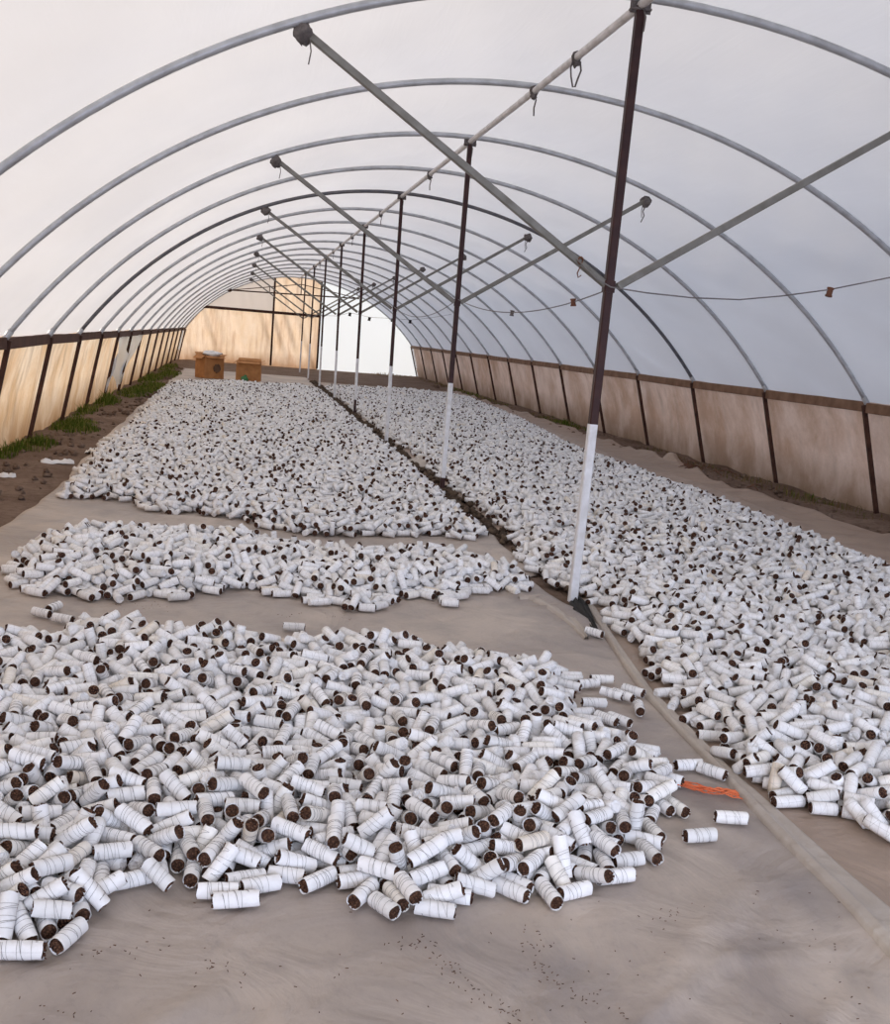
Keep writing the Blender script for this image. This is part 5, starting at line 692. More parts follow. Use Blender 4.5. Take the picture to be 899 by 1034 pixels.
2133,2918,1219,293,3077,1524,1641,1154,2407,388,1765,754,1563,1081,1835,3339,492,1219,3380,1703,1427,1467,948,2656,2275,1035,660,319,2733,403,3214,2636,2322,1054,865,570,93,1652,2845,2801,2200,3048,534,114,415,173,2928,1284,799,212,2379,1028,1994,804,1578,755,1906,2526,444,2886,2707,2567,1979,1835,3240,1068,56,1109,736,596,890,3010,707,2475,1366,3149,1361,1493,3333,1171,2936,2311,1776,2810,1849,892,970,348,2064,1067,2038,1284,2141,812,1105,2563,318,2184,3090,999,483,3380,2898,2102,1901,1965,3166,1681,1569,2447,666,157,3280,78,256,2324,34,1227,1724,1637,618,466,2410,2659,3305,2984,3005,2740,56,215,862,1345,2223,1414,1256,414,3205,190,1519,55,2574,957,548,1921,3095,809,1141,2252,1843,702,
393,2702,2353,3235,971,1724,2479,561,2832]
HEAP_Z = [20,20,50,55,55,69,66,20,61,51,20,77,54,20,58,49,57,62,20,89,20,54,20,88,61,62,61,74,20,61,45,51,20,20,61,20,20,61,43,55,49,31,52,20,90,20,20,43,20,122,49,20,20,20,62,62,20,98,37,82,20,84,55,20,58,102,20,86,45,20,33,21,61,20,20,20,106,82,44,41,46,73,43,20,44,42,87,74,49,61,20,61,88,68,20,71,63,49,98,46,69,86,45,20,20,52,51,45,93,61,76,20,34,21,20,75,76,52,44,59,67,51,20,91,42,42,20,20,66,59,20,40,85,20,20,66,20,44,59,93,20,20,20,62,58,46,78,54,86,20,
20,69,20,47,81,49,21,43,20,57,83,117,87,97,21,20,61,71,20,38,89,20,102,100,61,76,20,75,59,61,121,20,56,41,68,61,20,61,60,80,20,41,66,21,20,20,49,20,20,65,85,20,61,37,102,20,78,61,55,77,20,69,98,58,44,20,61,45,108,53,90,62,20,20,61,20,20,107,85,82,20,20,88,21,57,21,69,61,65,77,105,82,49,61,20,39,48,20,37,20,20,20,40,20,64,55,67,52,42,67,55,39,62,20,73,109,61,45,72,70,77,20,42,56,49,91,20,76,85,43,20,41,21,102,20,102,62,100,57,71,29,20,50,20,20,55,56,98,48,102,
20,74,40,94,61,20,68,53,20,61,86,56,56,20,61,20,119,20,87,20,20,68,67,20,40,20,58,20,62,20,42,20,61,102,21,20,68,20,102,20,67,92,75,20,60,39,62,100,36,97,20,39,20,20,20,20,90,105,20,20,81,83,61,115,20,98,77,64,100,40,61,20,76,71,71,38,89,46,74,88,20,78,72,40,65,86,58,65,58,20,44,76,20,20,40,104,91,99,20,37,20,20,79,20,81,61,49,59,56,67,20,97,105,62,79,20,20,50,47,75,20,20,61,55,34,70,60,61,61,62,70,102,39,65,20,42,54,99,90,99,98,20,83,58,20,106,41,82,60,82,
81,61,21,109,20,20,20,20,20,20,61,53,71,37,20,73,89,94,20,91,20,103,105,46,78,20,20,62,97,70,57,20,47,22,111,86,60,20,46,62,63,51,37,61,61,41,103,86,20,83,20,20,61,45,20,41,41,76,68,61,101,118,67,54,61,51,20,20,43,42,63,20,62,78,20,56,46,41,102,100,50,107,42,76,20,67,75,79,39,58,79,96,61,36,100,20,20,67,100,20,20,117,63,77,97,42,120,79,21,69,20,73,102,77,80,45,75,20,20,20,20,37,20,82,20,21,65,58,76,73,20,87,95,39,20,40,68,98,49,51,20,45,101,117,20,41,99,76,76,91,
20,20,38,69,20,20,70,36,66,50,54,34,107,104,94,43,51,60,20,74,61,20,96,69,61,76,56,70,20,95,21,20,59,20,53,59,82,103,101,62,98,45,104,20,60,92,58,61,20,21,61,20,61,20,41,97,60,62,62,20,61,21,61,61,103,38,20,20,21,98,41,67,57,81,20,84,59,59,48,72,20,125,20,77,101,75,20,20,20,20,41,58,20,20,20,20,90,68,20,61,108,20,98,45,41,66,103,84,20,104,74,95,92,71,58,114,43,20,118,20,20,59,80,61,21,50,53,55,20,20,51,51,53,20,102,61,74,100,83,20,20,61,86,98,20,20,20,94,94,38,
20,96,98,57,40,102,83,61,101,58,109,71,60,20,20,83,69,62,20,38,59,55,90,117,95,99,60,91,37,54,38,98,46,20,102,33,79,20,106,20,20,117,20,57,108,39,36,100,96,68,35,20,20,60,58,40,20,98,90,20,95,20,75,73,21,83,58,117,50,61,74,61,96,108,62,80,20,45,75,80,97,81,100,20,94,61,44,20,54,20,20,67,99,53,39,20,20,63,20,61,20,89,108,42,20,60,66,38,105,61,50,56,80,56,87,54,41,101,93,54,91,85,74,20,20,88,65,21,20,102,21,37,67,62,20,92,20,96,20,20,54,20,45,97,60,31,36,56,122,21,
87,61,103,39,20,92,46,40,87,61,20,98,56,41,57,94,74,92,20,103,39,20,59,61,86,20,106,82,47,58,20,81,20,55,90,60,96,21,20,86,90,64,92,76,98,99,20,72,41,20,20,20,74,61,122,75,20,98,42,40,20,63,20,45,20,104,42,89,20,57,20,20,20,101,84,40,20,86,58,104,93,82,20,20,61,20,73,123,60,68,88,52,104,74,91,21,38,121,46,20,98,77,126,58,20,40,20,125,20,79,21,77,61,38,102,98,61,91,72,78,20,44,48,96,20,77,20,20,40,97,20,56,31,77,71,72,20,74,58,20,57,57,59,20,61,41,64,68,61,74,
60,55,21,80,20,39,40,74,20,74,110,91,20,40,75,20,108,91,20,71,112,52,94,39,55,66,119,61,61,93,20,20,54,20,100,100,82,99,65,36,20,20,42,98,97,81,20,63,57,35,62,38,38,61,20,106,20,108,45,20,83,41,67,20,75,96,21,68,79,41,52,64,77,41,82,20,20,62,61,47,68,61,102,61,95,20,39,37,60,20,20,20,130,20,86,95,118,89,20,131,81,115,20,20,20,20,20,20,40,53,55,68,38,84,20,52,20,20,61,84,20,65,68,65,21,96,46,60,76,88,20,81,20,112,60,96,29,20,76,105,71,20,20,20,85,20,50,88,49,102,
20,61,48,20,45,43,64,20,104,20,38,93,61,65,70,42,20,32,21,20,20,100,86,92,20,101,20,50,98,57,20,71,65,104,61,46,62,93,75,115,20,86,105,102,88,20,82,61,20,96,71,79,20,64,20,63,48,56,20,91,67,56,90,42,20,20,60,20,61,38,41,105,61,52,20,20,85,20,94,53,21,73,20,62,83,45,20,61,47,21,41,20,43,84,65,128,50,80,72,98,20,39,85,20,40,21,74,60,78,20,20,61,20,43,99,54,45,61,20,89,20,20,77,97,36,20,39,113,55,71,61,70,88,42,100,61,46,64,96,43,20,68,70,68,94,102,72,20,103,20,
20,63,49,20,91,44,20,101,41,39,45,58,20,112,109,97,43,61,20,86,43,83,63,91,47,20,20,64,20,117,20,93,20,69,100,48,62,47,72,40,53,20,91,88,68,62,95,93,123,82,61,83,60,108,20,20,71,62,66,44,73,92,20,68,48,39,40,58,20,20,49,20,82,112,20,20,39,20,20,36,111,45,100,80,109,53,105,92,20,49,77,104,20,20,61,95,75,60,60,20,20,42,68,81,55,20,107,20,20,107,57,20,61,61,41,20,25,58,20,76,61,102,39,105,105,20,20,88,96,83,82,20,20,91,42,59,61,53,89,89,91,86,20,77,66,61,107,20,61,40,
76,20,103,20,20,20,102,91,20,52,79,42,95,102,92,70,21,60,20,20,57,54,100,56,77,20,74,77,96,20,42,58,135,87,46,61,51,57,103,61,20,20,20,93,103,46,110,63,59,20,47,20,61,95,81,88,45,20,20,125,20,79,61,20,81,20,75,46,75,119,43,66,94,66,94,87,51,46,20,101,59,37,105,37,106,62,61,91,20,20,60,59,81,42,20,122,20,25,20,74,49,80,66,40,103,61,96,102,57,20,38,76,62,95,109,104,20,91,49,20,20,62,20,48,80,69,90,61,100,41,20,40,86,107,20,55,20,109,72,60,20,50,20,99,78,20,61,41,41,39,
78,36,81,82,93,94,95,52,61,85,62,57,20,60,55,61,102,112,59,20,94,102,20,21,39,40,62,93,83,20,20,68,25,20,97,90,87,98,20,20,114,93,41,54,20,59,58,20,20,51,61,41,88,107,75,20,69,94,85,57,35,96,89,20,60,91,20,66,110,43,121,37,20,20,43,57,20,39,20,20,20,81,20,94,20,20,100,103,20,42,69,44,82,44,88,37,84,20,20,62,75,62,20,61,55,99,86,102,58,42,102,20,20,101,68,60,55,20,62,92,122,20,95,20,20,88,78,55,58,20,39,61,96,73,96,47,72,41,118,20,48,61,100,73,102,72,20,20,62,20,
20,92,41,20,93,62,39,20,20,117,56,44,47,20,20,79,20,61,61,58,20,20,98,20,94,82,61,56,40,43,103,61,39,20,108,72,90,63,101,61,69,99,20,40,20,115,84,29,80,62,85,46,47,20,95,20,61,20,20,88,98,98,71,102,72,20,20,20,20,90,101,48,56,61,20,113,79,20,72,81,20,118,60,85,115,62,53,67,59,105,58,100,37,83,20,59,74,34,20,89,73,81,21,100,20,61,20,61,20,41,96,53,55,20,50,20,61,103,79,20,65,76,38,49,20,20,58,104,94,105,54,61,46,96,20,62,41,83,53,101,56,20,20,79,61,43,87,20,20,134,
77,83,47,20,20,20,55,20,98,73,61,90,82,20,116,78,21,37,100,20,20,63,101,20,41,20,58,34,20,77,90,35,95,36,76,20,64,115,61,20,20,43,20,20,90,94,20,109,94,48,62,20,73,72,57,46,20,61,50,47,45,55,73,72,20,42,63,104,127,20,98,20,20,73,71,36,99,73,43,68,61,107,101,20,105,61,94,20,20,20,61,20,20,61,69,98,33,20,60,92,61,20,92,20,30,20,62,61,67,109,20,95,60,46,82,20,56,100,77,60,81,98,56,44,20,20,65,110,75,20,61,46,61,20,40,73,87,21,126,55,96,20,99,46,21,61,20,100,95,20,
41,110,72,20,94,20,100,76,56,61,21,97,75,102,82,21,83,103,64,20,20,69,54,61,41,39,63,61,39,41,136,49,21,61,20,20,111,20,20,96,126,40,56,20,20,79,101,40,60,108,78,61,101,20,30,20,65,84,43,84,101,20,21,20,89,20,58,81,20,64,79,72,100,20,104,60,61,52,20,100,20,41,79,35,53,61,20,91,21,55,93,72,72,20,20,20,91,20,20,79,61,37,64,20,104,90,20,114,61,20,20,40,83,123,102,20,67,21,64,74,53,65,20,86,37,62,85,80,20,47,99,66,102,102,70,118,20,54,97,36,20,104,21,55,60,89,28,95,20,20,
41,51,100,100,75,20,90,61,20,94,71,20,99,76,61,98,51,20,61,55,20,20,38,20,71,70,41,56,20,85,40,42,93,20,62,44,42,20,85,87,89,20,85,61,20,99,61,61,61,35,111,69,123,73,61,95,47,20,20,60,93,20,20,54,20,122,105,20,56,106,76,20,20,20,54,48,42,20,60,50,58,61,20,62,70,76,59,21,20,112,101,20,99,20,44,80,77,101,54,83,61,88,61,55,20,20,51,20,61,101,102,20,113,94,61,20,20,44,41,73,20,67,34,20,94,20,58,100,97,87,102,104,61,99,20,116,72,92,90,21,61,38,52,78,20,100,101,96,61,61,
44,20,115,61,58,20,106,107,20,99,41,79,44,117,61,20,20,28,20,20,82,57,53,66,76,20,43,32,65,60,20,20,58,62,62,100,20,54,20,111,61,125,40,61,74,60,60,20,78,61,55,58,59,81,38,20,20,79,20,20,61,48,20,137,20,47,20,34,104,47,52,20,88,92,21,100,52,61,61,52,85,61,20,40,90,99,82,20,20,45,20,86,61,96,20,20,101,119,91,61,61,74,79,50,61,61,20,61,20,95,20,54,60,47,20,20,85,20,20,20,102,20,20,85,21,20,61,20,20,55,44,20,73,20,20,20,40,39,71,63,89,55,97,82,96,20,40,39,100,82,
96,31,42,133,98,80,52,40,20,80,20,64,79,82,61,61,20,20,20,96,59,62,38,54,61,20,45,20,20,79,20,61,62,60,61,60,20,20,109,101,47,92,95,70,20,20,102,92,61,61,61,114,96,20,60,61,20,59,82,80,59,21,88,40,20,61,102,111,70,20,20,20,75,60,61,98,20,44,48,20,20,62,21,101,37,41,55,59,93,58,20,20,20,95,20,87,61,20,95,62,49,61,61,20,20,20,100,52,20,20,59,99,67,100,82,79,98,49,73,99,20,44,94,20,20,97,88,96,96,70,78,20,79,57,111,20,58,72,20,74,20,20,61,93,20,20,20,61,40,48,
62,20,20,103,85,20,53,20,40,20,55,85,66,72,100,41,86,20,20,47,55,20,68,71,107,111,113,61,59,61,39,20,96,62,38,55,21,88,54,70,44,20,87,20,31,40,61,66,20,83,96,101,54,61,63,20,61,20,21,84,62,108,20,20,20,74,20,50,20,82,97,96,20,61,64,100,52,61,20,20,97,57,56,40,72,20,69,20,20,20,60,77,60,41,52,57,93,52,20,42,108,89,69,39,20,97,20,44,20,61,20,53,20,61,20,60,42,89,90,94,53,44,102,101,20,55,90,90,70,20,20,20,100,61,67,20,40,85,20,20,81,58,61,36,61,40,59,21,51,56,
95,78,60,51,50,51,59,33,39,20,69,61,44,20,83,104,52,65,63,97,83,59,73,86,44,20,108,98,20,20,67,20,20,20,61,79,60,61,42,45,40,38,98,62,80,61,21,39,85,55,74,63,20,42,61,20,20,100,61,105,72,20,20,40,82,20,44,48,89,37,68,20,85,37,76,101,103,61,82,114,68,20,20,84,55,20,32,20,101,76,20,93,104,20,61,88,20,43,113,61,20,60,20,20,39,20,38,46,41,103,20,20,20,62,20,20,33,102,44,69,92,69,52,20,94,97,20,68,102,21,61,86,54,74,25,88,62,61,20,20,61,122,21,82,20,42,58,61,24,62,
20,102,21,61,45,71,64,60,53,72,20,20,58,20,62,53,80,20,51,61,55,39,103,20,65,52,20,20,20,62,45,83,58,69,97,61,20,20,58,91,21,21,20,115,72,98,73,69,57,101,87,61,78,98,87,55,21,52,20,59,20,79,53,20,67,20,85,42,20,40,41,97,57,49,61,55,90,39,36,20,81,20,20,60,115,20,61,76,64,44,29,61,20,74,20,60,20,51,20,72,36,37,58,59,99,100,61,20,68,20,20,69,20,84,76,20,20,20,61,109,62,89,20,20,108,72,58,85,101,75,20,39,53,20,41,60,52,20,76,110,20,60,21,35,61,60,53,36,86,110,
20,61,62,61,60,72,20,40,20,21,100,90,66,21,20,98,21,76,20,60,56,102,61,71,84,20,20,42,20,20,20,71,60,59,21,20,47,20,20,82,85,20,84,61,87,103,37,63,75,20,68,61,91,20,56,53,41,20,76,20,89,53,20,60,20,85,69,45,80,56,99,61,92,98,20,65,20,20,40,124,56,98,96,20,82,72,38,48,60,51,20,106,20,75,34,66,52,40,60,20,20,89,79,54,21,81,49,62,87,62,20,21,112,98,68,20,35,100,64,39,89,21,68,20,83,85,20,62,40,20,20,20,20,102,61,20,54,68,102,20,61,74,79,20,20,98,52,61,20,102,
65,20,41,61,62,41,84,43,82,61,20,52,20,41,40,81,20,51,95,97,20,59,53,52,79,20,47,37,87,82,103,62,20,21,98,48,20,20,105,21,20,80,75,84,94,20,20,77,100,60,36,71,53,61,20,66,20,111,52,51,61,102,20,20,20,91,100,20,61,59,63,87,101,86,42,42,87,20,20,20,20,108,107,68,120,52,20,71,73,64,94,50,56,46,89,28,25,62,53,50,90,60,84,61,20,20,20,104,63,76,98,34,102,61,61,20,97,99,67,102,85,20,39,122,61,20,20,48,20,101,72,41,20,79,20,85,60,36,52,61,20,20,33,21,56,56,97,98,86,39,
84,61,93,61,20,60,20,41,87,61,100,51,54,20,34,20,48,76,71,101,20,20,50,91,98,83,55,96,67,20,62,90,61,82,20,36,20,92,75,20,103,82,80,20,51,20,60,20,107,64,20,20,49,55,55,61,39,20,20,20,20,85,111,33,78,61,45,112,82,61,91,61,20,20,20,43,20,61,69,78,88,20,49,60,116,74,20,93,99,62,105,20,61,47,20,20,96,61,38,61,61,61,20,96,20,55,61,111,88,21,20,54,109,20,73,63,20,112,44,102,57,96,20,61,20,20,20,54,93,61,81,59,101,20,20,58,20,20,69,81,84,48,20,53,98,66,129,20,20,48,
61,96,76,46,94,57,51,92,20,52,21,114,113,21,102,48,42,60,52,20,20,100,60,55,84,20,20,102,106,20,93,48,96,95,92,20,67,88,56,45,21,20,20,60,90,61,79,96,56,99,79,62,53,96,91,40,80,20,58,20,20,20,42,57,79,91,41,20,45,20,96,113,52,74,99,59,60,103,20,20,20,114,20,59,111,49,20,20,61,41,100,108,39,53,51,20,49,43,84,48,47,84,38,58,87,38,65,20,107,20,20,89,97,85,37,35,76,20,86,81,74,20,63,21,20,49,75,61,81,69,37,71,95,78,20,42,67,60,111,104,37,71,39,20,20,61,49,97,98,61,
80,20,106,93,20,57,89,102,20,82,67,122,20,58,20,61,20,47,78,53,20,21,43,88,94,42,20,82,93,53,100,20,80,41,55,20,62,54,49,42,40,45,104,42,60,71,51,43,33,38,46,66,86,40,20,20,83,29,108,61,107,100,41,90,62,61,84,20,59,119,77,20,66,20,20,20,20,87,20,115,43,61,60,20,52,61,57,20,89,20,54,94,20,20,20,101,51,20,20,83,59,47,96,51,21,20,20,61,67,90,88,53,80,20,96,20,60,59,58,78,42,100,64,21,103,44,85,70,106,36,79,21,73,41,61,122,76,20,61,20,20,75,107,113,38,91,52,106,20,113,
99,20,54,20,49,51,100,45,20,20,79,85,107,95,20,59,20,58,81,63,39,20,84,61,81,88,62,97,100,20,20,20,47,20,97,84,20,118,95,21,54,20,20,118,56,83,88,44,58,60,33,109,39,48,36,91,86,94,61,81,20,20,20,79,41,20,93,85,61,94,21,37,20,56,20,20,20,79,21,50,104,61,39,46,41,55,41,68,20,105,76,20,61,61,83,85,91,101,100,20,88,91,20,20,42,114,20,56,20,111,52,20,52,106,61,59,60,20,61,43,63,97,59,58,50,88,106,20,95,50,103,88,61,58,42,114,107,20,20,49,46,63,35,50,77,93,99,78,71,57,
52,90,36,46,20,20,97,20,41,38,95,20,94,61,20,20,70,67,77,103,55,20,21,56,44,88,20,61,20,75,61,36,74,79,41,20,20,87,96,20,20,88,20,65,21,96,38,93,61,57,71,79,38,42,86,68,20,47,113,71,63,95,20,32,130,20,84,20,41,20,42,21,20,68,64,20,59,38,100,54,92,69,61,21,49,20,20,20,99,103,20,71,20,61,90,61,39,104,20,20,59,80,50,61,98,61,91,74,59,20,20,20,86,20,49,58,53,62,87,44,20,20,76,20,69,92,21,40,20,97,84,71,64,20,20,20,125,102,20,57,74,21,20,61,94,108,58,117,96,61,
61,20,20,124,61,61,20,20,56,39,100,61,86,94,61,90,92,68,77,61,20,57,125,42,20,93,46,57,66,63,61,52,20,95,92,86,61,20,37,82,93,103,20,42,37,20,82,20,37,82,90,20,20,69,20,60,79,20,20,82,84,55,83,20,106,72,20,102,83,33,55,20,61,77,57,58,33,20,20,20,52,61,67,97,48,20,90,43,20,20,91,81,59,20,76,105,61,20,21,48,20,59,97,48,46,20,20,104,60,45,20,82,61,93,21,38,50,100,68,20,71,20,95,20,78,20,80,95,20,87,49,108,110,122,65,60,77,62,20,20,55,98,69,73,20,107,47,20,61,42,
50,116,49,95,96,92,59,20,20,62,71,98,73,20,100,70,47,56,20,45,87,39,47,77,20,92,75,66,20,60,38,21,52,55,20,105,74,96,64,108,20,20,20,80,61,79,76,20,56,20,20,20,41,61,20,38,58,43,73,48,20,87,20,117,20,103,88,21,28,79,20,102,64,61,74,20,20,20,40,76,61,46,42,84,88,20,40,20,20,43,40,99,102,102,68,77,61,58,70,45,20,42,20,20,82,75,20,86,39,61,39,83,20,55,63,77,61,20,20,56,108,61,32,96,42,111,48,102,77,20,47,110,20,65,20,75,63,100,36,87,105,61,95,63,90,67,20,20,40,20,
20,120,20,20,84,20,101,93,58,20,50,45,79,104,20,39,60,106,28,98,48,20,20,20,20,32,20,58,73,80,20,61,38,81,98,71,46,88,53,63,97,20,69,61,21,20,20,20,41,63,69,83,108,20,58,80,70,53,49,88,23,20,20,69,20,59,20,20,42,101,93,107,20,97,78,20,109,20,20,71,95,81,61,55,20,57,84,60,102,80,40,96,39,20,61,65,89,107,79,64,82,20,72,50,58,54,110,60,80,107,63,44,46,46,86,39,98,47,77,45,20,20,20,20,103,99,37,79,82,20,116,20,57,20,20,41,62,54,61,20,54,20,61,43,82,69,20,20,38,41,
20,98,66,61,34,46,53,43,77,42,20,61,61,84,49,101,73,20,55,20,49,20,20,99,82,97,20,20,40,65,20,91,97,21,81,46,20,107,87,20,62,61,20,60,20,98,93,34,71,49,47,95,20,75,45,85,60,113,20,109,20,59,62,20,24,101,75,20,20,65,89,83,45,20,90,104,77,40,99,59,40,20,49,68,59,61,51,99,20,61,20,20,96,73,35,71,40,90,43,113,76,97,61,75,61,20,79,40,35,88,122,65,65,61,20,47,20,105,60,20,20,100,20,105,96,20,20,56,89,83,48,20,20,131,41,62,20,95,20,20,39,20,21,57,20,20,20,42,50,20,
93,60,57,66,33,91,93,57,47,20,58,38,86,50,96,64,20,20,99,74,54,92,61,20,40,59,62,86,56,20,62,92,20,20,106,20,52,20,76,93,66,74,51,91,47,36,42,114,20,60,85,93,50,20,82,116,20,44,102,80,95,51,42,70,20,52,20,55,20,20,61,20,70,40,60,80,96,77,56,76,46,100,20,69,20,53,70,20,45,102,43,76,43,44,20,36,98,39,61,20,92,54,41,20,62,20,48,64,93,95,20,20,72,64,20,20,40,61,55,61,20,84,55,20,52,60,20,95,56,61,67,50,47,20,35,65,20,72,20,68,20,61,78,42,20,39,61,112,20,87,
61,20,89,103,20,104,20,91,20,67,20,35,119,54,92,77,82,20,20,30,96,94,59,57,70,73,50,64,20,76,36,98,20,92,57,53,102,40,20,20,57,100,20,40,90,53,94,82,45,79,20,64,59,43,102,20,69,72,20,61,20,82,20,76,84,20,97,20,113,20,51,55,20,20,25,61,94,73,99,20,76,20,80,67,61,43,62,59,98,54,61,122,20,45,20,59,20,61,61,77,64,20,20,20,38,61,57,84,83,103,20,37,20,60,47,20,20,20,20,59,20,20,49,83,20,68,98,20,95,110,60,50,20,20,60,61,85,20,61,20,97,58,61,21,54,77,83,20,74,20,
29,20,80,70,60,59,20,61,69,57,49,20,43,89,61,20,59,37,97,89,20,41,45,61,61,99,75,20,20,20,89,20,20,63,48,42,20,55,20,88,39,41,20,74,82,64,99,20,113,86,60,36,20,20,71,51,61,61,30,70,59,20,62,21,59,20,99,20,90,79,88,20,61,20,61,59,20,20,90,20,61,20,45,36,77,47,55,76,36,132,69,71,39,85,61,63,44,73,20,20,42,41,20,20,20,20,20,78,20,61,57,20,20,39,20,67,20,20,60,20,53,93,20,20,72,21,61,66,105,75,20,20,20,48,60,20,68,43,61,65,41,82,92,67,78,60,79,65,84,20,
61,42,39,35,42,20,49,20,41]
